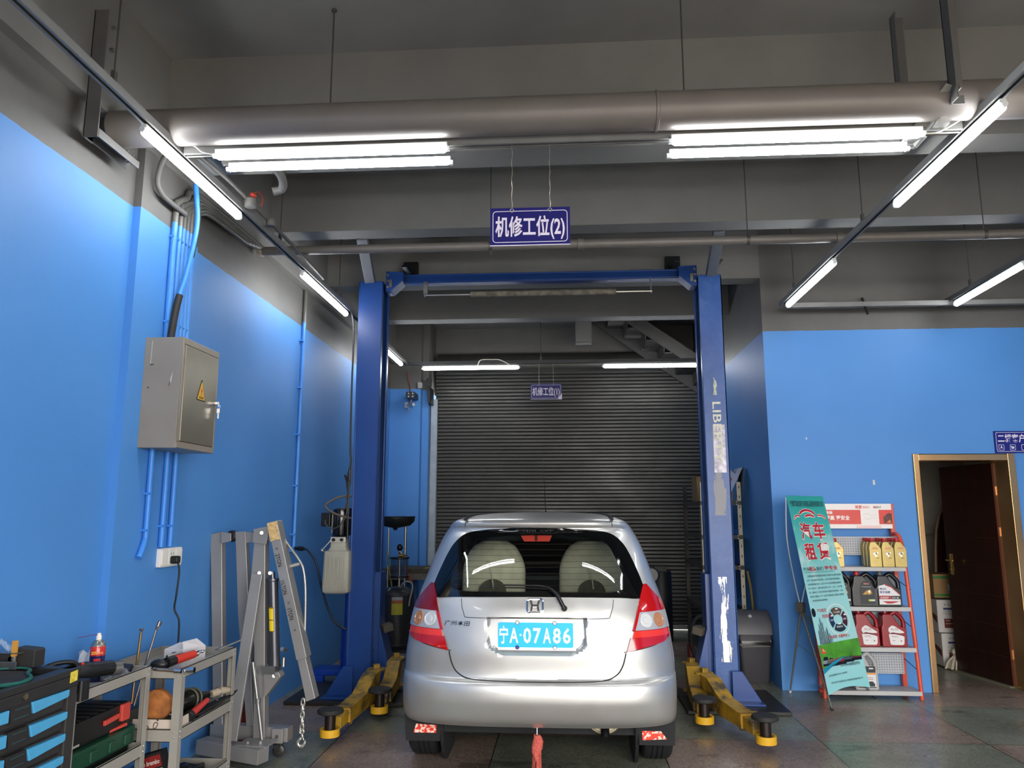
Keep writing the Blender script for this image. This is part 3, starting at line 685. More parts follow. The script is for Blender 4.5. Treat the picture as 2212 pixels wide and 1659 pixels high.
m.build('cloth', M('frayed_red_cloth', '#c05a4e', .9, var=.35, scale=120), st, smooth=60)
# ================================================================== TWO-POST LIFT
lb = NT('lift_blue_paint'); X, Y, Z_ = lb.xyz()
nz = lb.noise(7., detail=6, rough=.65, stretch=(3, 3, .7)); n2_ = lb.noise(30., detail=3)
base = lb.ramp(lb.noise(2.5, detail=5), [(.3, '#183c7c'), (.7, '#1d4688')])
lb.l(base, lb.b.inputs['Base Color']); lb.b.inputs['Roughness'].default_value = .32; lb = lb.m
lw = NT('worn_lift_blue'); X, Y, Z_ = lw.xyz()
band = lambda a, b, s_: lw.math('MULTIPLY', lw.math('SMOOTH_MIN', lw.math('MULTIPLY', lw.math('SUBTRACT', Z_, a), s_), 1., .1), lw.math('SMOOTH_MIN', lw.math('MULTIPLY', lw.math('SUBTRACT', b, Z_), s_), 1., .1))
streak = lw.noise(9., detail=6, rough=.7, stretch=(5, 2, .45)); blot = lw.noise(4.2, detail=4)
low = lw.math('MULTIPLY', lw.math('GREATER_THAN', Z_, .33), lw.math('LESS_THAN', Z_, 1.0))
midx = lw.math('SUBTRACT', 1., lw.math('MULTIPLY', lw.math('ABSOLUTE', lw.math('SUBTRACT', X, 1.292)), 9.5))
wear = lw.math('MULTIPLY', low, lw.math('GREATER_THAN', lw.math('ADD', lw.math('MULTIPLY', midx, .33), lw.math('MULTIPLY_ADD', streak, .75, lw.math('MULTIPLY', blot, .35))), .83))
hi = lw.math('MULTIPLY', lw.math('MULTIPLY', lw.math('GREATER_THAN', Z_, 1.50), lw.math('LESS_THAN', Z_, 1.86)), lw.math('GREATER_THAN', lw.math('ADD', lw.math('MULTIPLY', midx, .3), lw.math('ADD', lw.math('MULTIPLY', streak, .4), lw.math('MULTIPLY', blot, .5))), .64))
bl = lw.ramp(lw.noise(6., detail=6, rough=.7), [(.3, '#1d4588'), (.55, '#2b5494'), (.75, '#4a649a')])
c = lw.mix(hi, bl, '#77767c'); c = lw.mix(wear, c, '#b9b3a4')
lw.l(c, lw.b.inputs['Base Color']); lw.l(wear, lw.b.inputs['Metallic'])
lw.l(lw.math('MULTIPLY_ADD', wear, -.06, .36), lw.b.inputs['Roughness']); lw = lw.m
yel = NT('worn_yellow_paint'); y_n = yel.noise(5., detail=7, rough=.7)
yel.l(yel.ramp(y_n, [(.40, '#463f2e'), (.50, '#a07c22'), (.72, '#cf9f28')]), yel.b.inputs['Base Color']); yel.b.inputs['Roughness'].default_value = .5; yel = yel.m
oil = M('oily_dark_steel', '#2b2a28', .45, .4, var=.25, scale=9)
steel = M('bare_steel', '#b3b1aa', .3, .9, var=.1); dark = M('black_metal', '#141416', .4, .2, var=.1)
lift = thing('two_post_lift', (-.2, 6.7, 0), 'blue two post car lift with yellow arms around the silver car', 'car lift')
def column(x0, x1, y0, y1, inner, mat):
    # C section, open towards the car; inner = +1 when the open side faces +x
    t = .012; m = MB(); H = 3.575; zb = .03
    if inner > 0:
        m.bx(x0, x0+t, y0, y1, zb, H).bx(x0, x1, y0, y0+t, zb, H).bx(x0, x1, y1-t, y1, zb, H).bx(x1-t, x1, y0, y0+.06, zb, H).bx(x1-t, x1, y1-.06, y1, zb, H)
    else:
        m.bx(x1-t, x1, y0, y1, zb, H).bx(x0, x1, y0, y0+t, zb, H).bx(x0, x1, y1-t, y1, zb, H).bx(x0, x0+t, y0, y0+.06, zb, H).bx(x0, x0+t, y1-.06, y1, zb, H)
    m.bx(x0, x1, y0, y1, H, H + .012)
    return m.build('post', mat, lift, bevel=.004)
postL = column(-1.832, -1.618, 6.60, 6.90, 1, lb); postR = column(1.196, 1.390, 6.60, 6.90, -1, lw)
postR['label'] = 'blue post with paint rubbed off to shiny steel'
# lettering down the right post
m = MB(); m.text('LIBERTY', .098, (1.268, 6.598, 2.455), ux=(0,0,-1), uy=(1,0,0), fit=.52, bold=.012); m.build('lettering', M('cream_lettering', '#d8d6c0', .5, var=.2, scale=40), postR)
m = MB().bx(1.262, 1.362, 6.5988, 6.5998, 1.855, 2.26); m.build('worn_sticker', M('silvery_sticker_remains', '#8e8b93', .4, .5, var=.45, scale=22), postR)
m = MB().bx(1.257, 1.312, 6.5988, 6.5998, 2.50, 2.70); m.m = 1
m.prism([(1.278 + a, 6.5985, 2.515 + b) for a, b in ((0,0),(.03,0),(.026,.05),(.034,.09),(.028,.12),(.020,.128),(.012,.15),(.006,.152),(.010,.12),(.004,.09),(.006,.04))], (0,-.0012,0))
m.build('worn_sticker', [M('faded_sticker', '#35588f', .4, var=.15, scale=40), M('cream_print', '#b9baa4', .5, var=.4, scale=70)], postR)
# top beam with end brackets and the padded shut-off bar
bm_ = MB().bx(-1.60, 1.19, 6.70, 6.80, 3.59, 3.602).bx(-1.60, 1.19, 6.70, 6.712, 3.60, 3.665).bx(-1.60, 1.19, 6.788, 6.80, 3.60, 3.665).bx(-1.60, 1.19, 6.70, 6.80, 3.662, 3.674)
top = bm_.build('top_beam', lb, lift, bevel=.004)
for s_, x in ((1, -1.60), (-1, 1.19)):
    MB().prism([(x,6.64,3.69),(x + s_*.16,6.64,3.68),(x + s_*.16,6.64,3.60),(x + s_*.05,6.64,3.50),(x,6.64,3.50)], (0,.16,0)).build('beam_bracket', lb, top, bevel=.004)
    mm_ = MB(); 
    for dz in (3.54, 3.60, 3.65): mm_.cyl((x + s_*.02,6.63,dz),(x + s_*.02,6.645,dz),.012,n=6)
    mm_.bx(x + s_*.035, x + s_*.06, 6.632, 6.642, 3.54, 3.61); mm_.build('bolt_plate', steel, top)
MB().cyl((-1.25,6.70,3.475),(.80,6.70,3.475),.009,n=10).bx(-1.262,-1.225,6.69,6.71,3.49,3.60).cyl((.79,6.70,3.455),(.79,6.70,3.60),.006,n=8).bx(-1.255,-1.24,6.69,6.71,3.46,3.5).build('cut_off_bar', steel, lift)
MB().tube([(-.83,6.70,3.475),(.48,6.70,3.475)], .027, 12).build('foam_pad', M('dirty_foam_pad', '#6d675a', .9, var=.4, scale=18), lift, smooth=50)
# grey struts from the post heads up to the ceiling beam
sg = M('grey_strut', '#6f7072', .5, .2, var=.1)
MB().beam((-1.745,6.66,3.59),(-1.622,5.88,3.735),.088,.06).build('strut', sg, lift, bevel=.004)
MB().beam((1.315,6.66,3.59),(1.245,5.90,3.735),.088,.06).build('strut', sg, lift, bevel=.004)
MB().tube([(1.31,6.70,3.58),(1.40,6.78,3.72),(1.46,6.86,3.80)], .014, 8).build('hose_stub', M('dull_hose', '#57524a', .6, var=.2), lift, smooth=50)
for x in (-1.47, 1.05): MB().bx(x-.07, x+.07, 7.10, 7.17, 3.76, 3.93).cyl((x,7.05,3.82),(x,7.12,3.82),.04,n=14).bx(x-.02,x+.02,6.8,7.1,3.78,3.80).build('wall_anchor', dark, lift)
# base plates and outer gussets
MB().bx(-2.27,-1.28,6.36,7.10,.002,.03).build('base_plate', oil, lift, bevel=.005); MB().bx(.92,1.70,6.28,7.04,.002,.03).build('base_plate', oil, lift, bevel=.005)
for s_, xo, ye in ((-1, -1.832, 6.545), (1, 1.390, 6.545)):
    MB().prism([(xo - s_*.07,ye,.27),(xo + s_*.01,ye,.27),(xo + s_*.15,ye,.05),(xo + s_*.15,ye,.03),(xo - s_*.07,ye,.03)], (0,.012,0)).prism([(xo - s_*.06,ye+.012,.26),(xo - s_*.05,ye+.012,.26),(xo-s_*.05,ye+.012,.03),(xo-s_*.06,ye+.012,.03)], (0,.05,0)).bx(min(xo - s_*.07, xo + s_*.16), max(xo - s_*.07, xo + s_*.16), 6.44, 6.56, .03, .045).build('gusset', lb, lift, bevel=.003)
# carriages inside the posts
for s_, x in ((1, -1.605), (-1, 1.185)):
    m = MB(); xa, xb = sorted((x - s_*.05, x + s_*.03)); m.bx(xa, xb, 6.66, 6.86, .12, 1.02)
    m.prism([(x + s_*.02,6.66,.62),(x + s_*.13,6.66,.20),(x + s_*.13,6.66,.10),(x + s_*.02,6.66,.10)], (0,.22,0)); cg = m.build('carriage', lb, lift, bevel=.004)
    MB().box((x + s_*.085, 6.70, .56), (.085,.12,.06), (0, -s_*.25, s_*.5)).build('door_bumper', M('dirty_rubber_block', '#544d42', .8, var=.2), cg, bevel=.006)
    MB().cyl((x - s_*.03,6.655,.18),(x - s_*.03,6.655,.30),.018,n=12).ball((x - s_*.03,6.65,.385),.022,12).cyl((x-s_*.03,6.65,.3),(x-s_*.03,6.65,.37),.008,n=8).build('arm_lock', oil, cg, smooth=40)
    # chain cover strip and cable in the slot
    MB().bx(x - s_*.06 - .012, x - s_*.06 + .012, 6.70, 6.72, .9, 3.5).cyl((x - s_*.02,6.68,1.0),(x - s_*.02,6.68,3.5),.006,n=8).build('lifting_chain', dark, cg)
# swing arms: hinge block, sloping outer arm, inner extension, cup and screw pad
def arm(piv, pad, lab):
    piv, pad = Vector((piv[0], piv[1], 0)), Vector((pad[0], pad[1], 0)); d = (pad - piv).normalized(); L = (pad - piv).length; n = Vector((-d.y, d.x, 0))
    def q(t, z, o=0): return piv + d*(t*L) + n*o + Vector((0,0,z))
    m = MB(); wA = .056
    prof = [(-.04,.305),(.12,.30),(.36,.195),(.72,.175),(.72,.075),(.30,.09),(.20,.10),(.14,.14),(-.04,.285)]
    prof = [(-.02,.300),(.14,.295),(.38,.195),(.74,.172),(.74,.075),(.20,.085),(.16,.10)]
    m.prism([q(t, z, -wA) for t, z in prof], n*(2*wA))
    m.cyl(q(-.05,.285), q(-.05,.300), .075, n=18); m.cyl(q(-.05,.07), q(-.05,.085), .075, n=18)
    a = m.build('swing_arm', yel, lift, bevel=.005); 
    if lab: a['label'] = lab
    MB().cyl(q(-.05,.085), q(-.05,.285), .030, n=16).box(q(-.05,.315), (.05,.05,.035), (0,0,.4)).build('hinge_pin', M('brassy_pin', '#a4843a', .4, .6, var=.2), a, bevel=.003)
    MB().prism([q(t, z, -.042) for t, z in ((.72,.160),(.90,.150),(.90,.072),(.72,.082))], n*.084).build('extension', yel, a, bevel=.004)
    m = MB(); m.grid([[q(.725 + tt*.02, .075 + zz, oo) for oo, zz in ((-wA-.008,-.006),(-wA-.008,.108),(wA+.008,.108),(wA+.008,-.006))] for tt in (0, 1.4)], close=True); m.build('end_collar', yel, a)
    MB().lathe([(.066,.05),(.066,.098),(.052,.098),(.050,.056),(.01,.054)], pad, 24).build('pad_cup', M('yellow_cup', '#d8a526', .45, var=.12), a, smooth=40)
    MB().lathe([(.036,.055),(.036,.195),(.030,.197)], pad, 20).build('pad_screw', M('dark_pad_screw', '#2a211d', .4, .4, var=.15), a, smooth=40)
    MB().lathe([(.034,.186),(.070,.190),(.086,.198),(.088,.212),(.082,.222),(.05,.226),(.01,.225)], pad, 28).build('lifting_pad', M('scuffed_black_rubber', '#232322', .7, var=.35, scale=40, bump=.4, bscale=60), a, smooth=50)
arm((-1.515,6.28), (-1.585,5.36), 'yellow arm left of the car reaching towards the camera')
arm((-1.455,6.78), (-1.40,5.99), None)
arm((1.075,6.30), (1.285,5.39), 'yellow arm right of the car reaching towards the bin side')
arm((1.03,6.72), (.975,5.86), None)
# power unit on the outer side of the left post: motor, valve block, oil tank
mo = MB().lathe([(.03,0),(.068,.004),(.074,.02),(.074,.20),(.070,.235),(.05,.245),(.02,.25)], (-1.925,6.62,1.318), 28)
for k in range(18):
    a = 2*math.pi*k/18; mo.box((-1.925 + .075*math.cos(a), 6.62 + .075*math.sin(a), 1.43), (.006,.004,.17), (0,0,a))
mot = mo.bx(-1.862,-1.832,6.60,6.68,1.33,1.56).build('pump_motor', M('gloss_black_motor', '#0c0c0e', .18, .3, var=.05, coat=.5), lift, smooth=40)
MB().bx(-2.085,-2.005,6.56,6.64,1.405,1.522).build('switch_box', dark, mot, bevel=.006)
MB().bx(-1.995,-1.865,6.555,6.66,1.270,1.318).build('valve_block', M('white_valve_block', '#c9c2b4', .4, .4, var=.06), lift, bevel=.004)
MB().cyl((-1.965,6.54,1.295),(-1.965,6.556,1.295),.014,n=14).cyl((-1.895,6.54,1.295),(-1.895,6.556,1.295),.013,n=14).build('valve_plug', dark, lift)
MB().cyl((-1.98,6.55,1.30),(-2.045,6.51,1.215),.004,n=8).ball((-2.047,6.508,1.208),.017,12).build('lowering_lever', steel, lift, smooth=50)
tk = MB(); pr = []
for z, a, b in ((.850,.095,.085),(.865,.112,.10),(.90,.115,.105),(1.165,.110,.10),(1.20,.108,.098),(1.205,.085,.078),(1.232,.070,.066),(1.27,.068,.064)):
    pr.append([(p[0] - 1.93, p[1] + 6.62, z) for p in rrect(-a, a, -b, b, .022, 4)])
tk.grid(pr, close=True); tk.f += [tuple(range(20))[::-1], tuple(range(7*20, 8*20))]; tk.mi += [0, 0]
for k in range(5): tk.rbox(-2.02 + k*.036, -2.004 + k*.036, 6.508, 6.53, .90, 1.15, .004, 2, 'x')
tk.build('oil_tank', M('milky_plastic_tank', '#a8a494', .45, var=.12, scale=5), lift, smooth=40)
MB().tube(spline([(-1.84,6.62,1.665),(-1.93,6.56,1.655),(-2.03,6.53,1.60),(-2.035,6.53,1.565),(-1.97,6.53,1.52),(-1.87,6.55,1.485),(-1.835,6.62,1.475)], 6), .0095, 8).build('hydraulic_hose', M('grey_brown_hose', '#5c5248', .6, var=.15), lift, smooth=60)
MB().tube(spline([(-2.045,6.555,1.46),(-2.03,6.53,1.42),(-1.97,6.52,1.39),(-1.90,6.52,1.42),(-1.86,6.53,1.50),(-1.855,6.54,1.58),(-1.865,6.56,1.66),(-1.845,6.58,1.78),(-1.842,6.585,1.92)], 6), .005, 6).build('control_cable', M('dull_cable', '#4e463e', .6, var=.1), lift, smooth=60)
MB().tube([(-1.85,6.56,1.30),(-1.852,6.56,1.9)], .008, 8).prism([(-1.90,6.56,1.85),(-1.855,6.56,1.82),(-1.85,6.56,1.78),(-1.885,6.56,1.80)], (0,.02,0)).build('cable_tie_plate', dark, lift)
# long supply cable from the lamp rail down to the motor
solo('supply_cable', MB().tube(spline([(-1.97,6.85,3.38),(-1.93,6.80,3.25),(-1.895,6.70,3.02),(-1.885,6.66,2.6),(-1.880,6.66,2.1),(-1.870,6.66,1.95),(-1.90,6.66,1.80),(-1.88,6.66,1.66),(-1.90,6.66,1.572)], 6), .009, 8), M('grey_cable', '#3f3d3a', .6, var=.1), 'dark supply cable hanging from the left lamp rail beside the left lift post', 'cable', smooth=60)
# ================================================================== LEFT WALL FITTINGS
cp = NT('conduit_paint'); z = cp.xyz()[2]
cp.l(cp.mix(cp.math('GREATER_THAN', z, 3.235), cp.ramp(cp.noise(8.), [(.3,'#3d84d4'),(.7,'#4690dc')]), cp.ramp(cp.noise(8.), [(.3,'#57554f'),(.7,'#67645e')])), cp.b.inputs['Base Color']); cp.b.inputs['Roughness'].default_value = .4; cp = cp.m
bc = M('blue_conduit', '#3d88de', .4, var=.05)
pw_ = lambda y, r, top: [(-2.312, y, 2.50), (-2.312, y, 3.28), (-2.310, y + .02, 3.37), (-2.305, y + .10, 3.43), (-2.300, y + .25, 3.45 + top*.012), (-2.290, y + .75 + .1*top, 3.46 + top*.012)]
for i, y in enumerate((4.237, 4.300, 4.345, 4.386, 4.427, 4.468)):
    rel = ['leftmost', 'second from the left', 'third from the left', 'fourth from the left', 'fifth from the left', 'rightmost'][i]
    m = MB(); m.tube(spline(pw_(y, .015, 5 - i), 6), .0165 if i else .019, 10)
    for zc in (2.62, 3.14): m.bx(-2.332, -2.300, y - .022, y + .022, zc, zc + .012)
    solo('conduit', m, cp, f'painted conduit above the breaker box, {rel} of six', 'conduit', 'conduits above the breaker box', smooth=60)
for i, (y, zb, cl) in enumerate(((4.18, 1.36, (1.62, 1.42)), (4.352, 1.327, (1.44,)), (4.452, 1.327, (1.44,)))):
    m = MB(); lab = ['painted blue conduit below the breaker box with a bent open lower end', 'painted blue conduit into the left half of the white socket', 'painted blue conduit into the right half of the white socket'][i]
    pts = [(-2.312, y, 1.875), (-2.312, y, zb + .06)] + ([(-2.311, y - .008, zb + .01), (-2.310, y - .035, zb - .045), (-2.309, y - .06, zb - .08)] if i == 0 else [(-2.312, y, zb)])
    m.tube(spline(pts, 5) if i == 0 else pts, .0165, 10)
    for zc in cl: m.bx(-2.332, -2.298, y - .026, y + .010, zc, zc + .012)
    solo('conduit', m, bc, lab, 'conduit', 'conduits below the breaker box', smooth=60)
# steel breaker box
bxg = NT('taupe_steel_box'); bxg.l(bxg.ramp(bxg.noise(3., detail=6), [(.3,'#8f8577'),(.7,'#9b9183')]), bxg.b.inputs['Base Color']); bxg.b.inputs['Roughness'].default_value = .38; bxg.b.inputs['Metallic'].default_value = .15; bxg = bxg.m
eb = thing('breaker_box', (-2.33, 4.285, 1.87), 'tall taupe steel breaker box on the left wall with a yellow warning triangle', 'electrical box')
m = MB().bx(-2.332,-2.115,4.055,4.50,1.872,2.49).bx(-2.115,-2.108,4.055,4.50,1.872,1.905).bx(-2.115,-2.108,4.055,4.50,2.455,2.49).bx(-2.115,-2.108,4.055,4.078,1.905,2.455).bx(-2.115,-2.108,4.488,4.50,1.905,2.455)
m.build('cabinet', bxg, eb, bevel=.003)
dr = MB().bx(-2.116,-2.106,4.083,4.484,1.91,2.45).build('door', M('dull_steel_door', '#8c8574', .3, .55, var=.12, scale=3), eb, bevel=.003)
m = MB(); T = [(-.05,-.052),(.05,-.052),(.053,-.044),(.004,.070),(-.004,.070),(-.053,-.044)]
m.prism([(-2.1055, 4.293 + a, 2.215 + b) for a, b in T], (.0012,0,0)); m.m = 1; m.prism([(-2.1043, 4.293 + a*.86, 2.213 + b*.86) for a, b in T], (.0008,0,0)); m.m = 2
m.prism([(-2.1035, 4.293 + a, 2.215 + b) for a, b in ((.004,.035),(-.012,.0),(-.002,.004),(-.006,-.028),(.012,.012),(.002,.008))], (.0008,0,0)); m.m = 0
for k in range(4): m.bx(-2.1036,-2.1028, 4.268 + k*.014, 4.275 + k*.014, 2.174, 2.186)
m.build('warning_sign', [M('sign_black', '#1a1712', .5, var=0), M('sign_yellow', '#d1a73c', .5, var=.05), M('sign_red', '#c8502a', .5, var=0)], dr)
MB().cyl((-2.106,4.462,2.172),(-2.092,4.462,2.172),.014,n=14).build('lock', chrome, dr, smooth=40)
solo('bunch_of_keys', MB().bx(-2.090,-2.072,4.460,4.463,2.166,2.180).tube([(-2.074,4.4615,2.17 + .0),(-2.066,4.4615,2.155),(-2.070,4.4615,2.14),(-2.078,4.4615,2.15),(-2.074,4.4615,2.168)], .0014, 5).bx(-2.084,-2.066,4.460,4.463,2.112,2.14).bx(-2.078,-2.070,4.460,4.463,2.08,2.115), chrome, 'small bunch of keys hanging from the lock of the breaker box', 'keys')
m = MB().prism([(-2.180,4.054,2.21),(-2.165,4.054,2.24),(-2.160,4.054,2.29),(-2.172,4.054,2.25),(-2.178,4.054,2.20)], (0,-.0008,0)).prism([(-2.292,4.054,2.34),(-2.290,4.054,2.34),(-2.288,4.054,2.47),(-2.290,4.054,2.47)], (0,-.0008,0))
m.m = 1; m.bx(-2.292,-2.272,4.0532,4.054,2.332,2.337).prism([(-2.30,4.0535,2.20),(-2.285,4.0535,2.205),(-2.298,4.0535,2.21)], (0,-.0006,0))
m.build('paint_chip', [M('bare_white_chip', '#d8d4cc', .6, var=0), M('dark_mark', '#3c3732', .6, var=0)], eb)
# loose black cable sleeve behind the box top
m = MB(); P = spline([(-2.27,4.20,2.47),(-2.262,4.235,2.72),(-2.245,4.285,2.92),(-2.225,4.32,3.15),(-2.222,4.33,3.30),(-2.222,4.30,3.42),(-2.225,4.285,3.50)], 6)
h_ = [p for p in P if p.z < 2.80]; m.tube(h_, .021, 10); m.m = 1; m.tube([p for p in P if p.z >= 2.78], .016, 10); m.m = 0
m.tube([p + Vector((.010, .004, .002)) for p in P if 3.02 < p.z < 3.4], .008, 6)
solo('cable_sleeve', m, [M('black_sleeve', '#25221f', .6, var=.15), M('blue_painted_cable', '#3c88dc', .45, var=.08)], 'loose cable sleeve rising from the breaker box, bare black below and painted blue above', 'cable', smooth=60)
# grey hose bend under the first tube lamp
solo('conduit', MB().tube(spline([(-2.19,3.98,3.62),(-2.27,3.985,3.52),(-2.30,3.99,3.40),(-2.295,4.03,3.335),(-2.29,4.12,3.318),(-2.285,4.30,3.315)], 6), .016, 10), M('grey_conduit', '#63615c', .5, var=.06), 'grey conduit hooking round the pilaster top under the first tube lamp', 'conduit', smooth=60)
# second, single conduit further along the wall, ending in an air coupling with its hose
m = MB().tube([(-2.352,6.68,3.53),(-2.352,6.68,3.45),(-2.352,6.675,2.6),(-2.352,6.668,1.23)], .017, 10)
for zc in (3.05, 2.62, 2.2, 1.75, 1.33): m.bx(-2.376,-2.338,6.63,6.70,zc,zc+.012)
m.bx(-2.376,-2.335,6.62,6.70,1.19,1.235)
solo('conduit', m, cp, 'lone air conduit running down the left wall behind the folded crane', 'conduit', smooth=60)
ah = thing('air_hose', (-2.3, 6.7, .5), 'dark blue air hose sagging from the wall coupling to behind the left lift post', 'hose')
MB().tube(spline([(-2.28,6.655,1.215),(-2.22,6.64,1.205),(-2.14,6.64,1.10),(-2.09,6.66,.90),(-2.04,6.70,.72),(-1.98,6.72,.60),(-1.90,6.72,.545),(-1.84,6.74,.54)], 7), .0095, 8).build('hose', M('dark_blue_hose', '#16202e', .4, var=.1), ah, smooth=60)
MB().cyl((-2.335,6.655,1.218),(-2.30,6.655,1.217),.014,n=12).cyl((-2.305,6.655,1.217),(-2.262,6.655,1.214),.019,n=12).cyl((-2.262,6.655,1.214),(-2.235,6.65,1.21),.010,n=10).build('coupling', M('coupling_black', '#1d1d1f', .35, .5, var=.1), ah, smooth=40)
# white double socket with plug and cord
so = thing('wall_socket', (-2.33, 4.46, 1.21), 'white double socket with a black plug on the left wall pilaster', 'socket')
m = MB().rbox(-2.33,-2.305,4.342,4.590,1.212,1.318,.006,2,'x').rbox(-2.305,-2.298,4.350,4.42,1.222,1.31,.004,2,'x').rbox(-2.305,-2.298,4.425,4.50,1.222,1.31,.004,2,'x').rbox(-2.305,-2.298,4.505,4.582,1.222,1.31,.004,2,'x')
m.build('faceplate', M('white_socket_plastic', '#e6e2da', .4, var=.02), so, bevel=.002)
m = MB()
for dy, dz in ((-.012,.02),(.012,.02)): m.bx(-2.2985,-2.297,4.462+dy-.002,4.462+dy+.002,1.282,1.29)
m.build('socket_hole', dark, so)
pc = thing('power_cord', (-2.1, 4.4, .8), 'black plug and cord hanging from the white socket down onto the grey trolley', 'cord')
MB().rbox(-2.298,-2.255,4.440,4.484,1.228,1.272,.012,3,'x').build('plug', M('black_plug', '#0f0f10', .4, var=0), pc, bevel=.004)
MB().tube(spline([(-2.262,4.46,1.24),(-2.245,4.455,1.18),(-2.24,4.43,1.05),(-2.225,4.39,.98),(-2.20,4.40,.92),(-2.18,4.37,.84),(-2.15,4.31,.80),(-2.10,4.22,.792)], 6), .0055, 7).build('cord', M('black_cord', '#0f0f11', .45, var=0), pc, smooth=60)
# security camera and little boxes on the back wall
sc_ = thing('security_camera', (-2.08, 10.2, 2.93), 'security camera with four LEDs high on the blue back wall', 'camera')
MB().rbox(-2.10,-1.975,10.02,10.26,3.03,3.115,.012,3,'y').build('camera_head', M('dark_camera', '#2a2c30', .35, .2, var=.05), sc_)
m = MB()
for dx, dz in ((-.028,.02),(.028,.02),(-.028,-.02),(.028,-.02)): m.lathe([(.011,0),(.009,.003)], (-2.035+dx,10.02,3.072+dz), 10, (0,-1,0))
m.build('led', M('led_lens', '#c9ccce', .2, .3, var=0), sc_)
MB().bx(-2.16,-2.11,10.26,10.30,2.93,3.01).tube([(-2.13,10.27,2.97),(-2.07,10.18,2.96),(-2.05,10.16,3.03)], .012, 8).cyl((-2.06,10.12,2.95),(-2.00,10.06,2.95),.022,n=12).tube([(-2.10,10.25,2.93),(-2.11,10.22,2.88),(-2.08,10.2,2.87)], .008, 6).build('bracket', M('pale_bracket', '#a9adb0', .4, .4, var=.05), sc_, smooth=40)
solo('camera_cable', MB().tube(spline([(-2.10,10.28,3.115),(-2.09,10.28,3.22),(-2.12,10.27,3.32),(-2.11,10.2,3.42)], 5), .008, 6), M('red_grey_cable', '#8f4a42', .5, var=.3, scale=12), 'reddish cable running up from the security camera', 'cable', smooth=60)
solo('junction_box', MB().rbox(-1.985,-1.925,10.25,10.30,3.20,3.28,.006,2,'y'), M('pale_grey_plastic', '#9d9c97', .5, var=.04), 'small pale junction box beside the top of the shutter', 'junction box')
solo('indicator_switch', MB().rbox(-1.86,-1.80,10.22,10.29,3.22,3.34,.008,2,'y').cyl((-1.845,10.215,3.31),(-1.845,10.22,3.31),.011,n=10).cyl((-1.815,10.215,3.28),(-1.815,10.22,3.28),.011,n=10).bx(-1.84,-1.815,10.25,10.56,3.0,3.22), M('black_switch', '#1a1a1b', .5, var=.1), 'black switch head with two yellow dots above the shutter guide', 'switch')
# ================================================================== PIPES UNDER THE CEILING
pp = M('taupe_painted_pipe', '#77706a', .42, .1, var=.07, scale=4)
m = MB().cyl((-2.312,3.575,3.485),(6.9,3.575,3.485),.094,n=40)
bp_ = thing('drain_pipe', (2.3, 3.575, 3.39), 'fat taupe drain pipe crossing the whole ceiling above the lamps', 'pipe')
m.build('pipe', pp, bp_, smooth=40)
MB().lathe([(.094,0),(.099,.003),(.099,.016),(.094,.019)], (.465,3.575,3.485), 40, (1,0,0)).build('joint_ring', pp, bp_, smooth=40)
stl = M('grey_bracket_steel', '#6b6966', .5, .3, var=.1)
br = thing('pipe_bracket', (-2.29, 3.5, 3.33), 'grey angle steel bracket at the left wall under the end of the fat pipe', 'bracket')
m = MB().bx(-2.315,-2.24,3.33,3.338,3.32,4.0).bx(-2.315,-2.307,3.33,3.40,3.32,4.0); m.build('upright', stl, br, bevel=.002)
m = MB().bx(-2.315,-2.24,3.34,3.70,3.360,3.368).bx(-2.248,-2.24,3.34,3.70,3.325,3.368).bx(-2.315,-2.307,3.34,3.70,3.325,3.368); m.build('arm', stl, br, bevel=.002)
m = MB()
for y in (3.64, 3.69): m.cyl((-2.275,y,3.345),(-2.275,y,3.40),.007,n=8).cyl((-2.275,y,3.368),(-2.275,y,3.378),.014,n=6)
for z_ in (3.80, 3.92): m.cyl((-2.24,3.37,z_),(-2.225,3.37,z_),.012,n=6)
m.build('bolt', steel, br)
# hanger for the pipe on the right: two angle irons, a short arm and a plate
hg = thing('pipe_hanger', (1.9, 3.5, 3.33), 'angle iron hanger with a slanting arm holding the right end of the fat pipe', 'hanger')
m = MB().bx(1.835,1.842,3.42,3.49,3.42,4.185).bx(1.835,1.90,3.484,3.49,3.42,4.19); m.build('upright', stl, hg)
m = MB().bx(1.715,1.722,3.70,3.76,3.33,4.06).bx(1.715,1.78,3.754,3.76,3.33,4.06); m.build('upright', stl, hg)
m = MB().beam((1.835,3.455,3.50),(1.73,3.73,3.345),.065,.006,up=(0,.4,1)).beam((1.868,3.455,3.50),(1.762,3.73,3.345),.006,.05,up=(0,.4,1)).prism([(1.80,3.55,3.36),(1.86,3.55,3.36),(1.84,3.55,3.40),(1.82,3.55,3.40)], (0,.05,0)).bx(1.715,1.80,3.66,3.78,3.345,3.352); m.build('arm', M('pale_steel', '#9b9a94', .5, .3, var=.08), hg, bevel=.002)
# smaller water pipe further back, clamped to rods
pg = M('grey_brown_pipe', '#6f6962', .45, .1, var=.07, scale=5)
sp_ = thing('water_pipe', (2.3, 5.52, 3.48), 'thin grey water pipe crossing behind the nearer hanging sign', 'pipe')
MB().cyl((-2.31,5.52,3.505),(6.9,5.52,3.505),.034,n=24).build('pipe', pg, sp_, smooth=40)
m = MB()
for x in (.115, 2.0): m.lathe([(.034,0),(.041,.002),(.041,.05),(.034,.052)], (x,5.52,3.505), 24, (1,0,0))
m.build('coupling', pg, sp_, smooth=40)
m = MB()
for x in (-.535, 1.37, 3.05): m.lathe([(.035,0),(.038,.002),(.038,.022),(.035,.024)], (x-.012,5.52,3.505), 20, (1,0,0)).cyl((x,5.52,3.535),(x,5.52,4.185),.004,n=8)
m.cyl((-.535,5.52,3.43),(-.535,5.52,3.475),.008,n=8); m.build('clamp', rod_m, sp_, smooth=40)
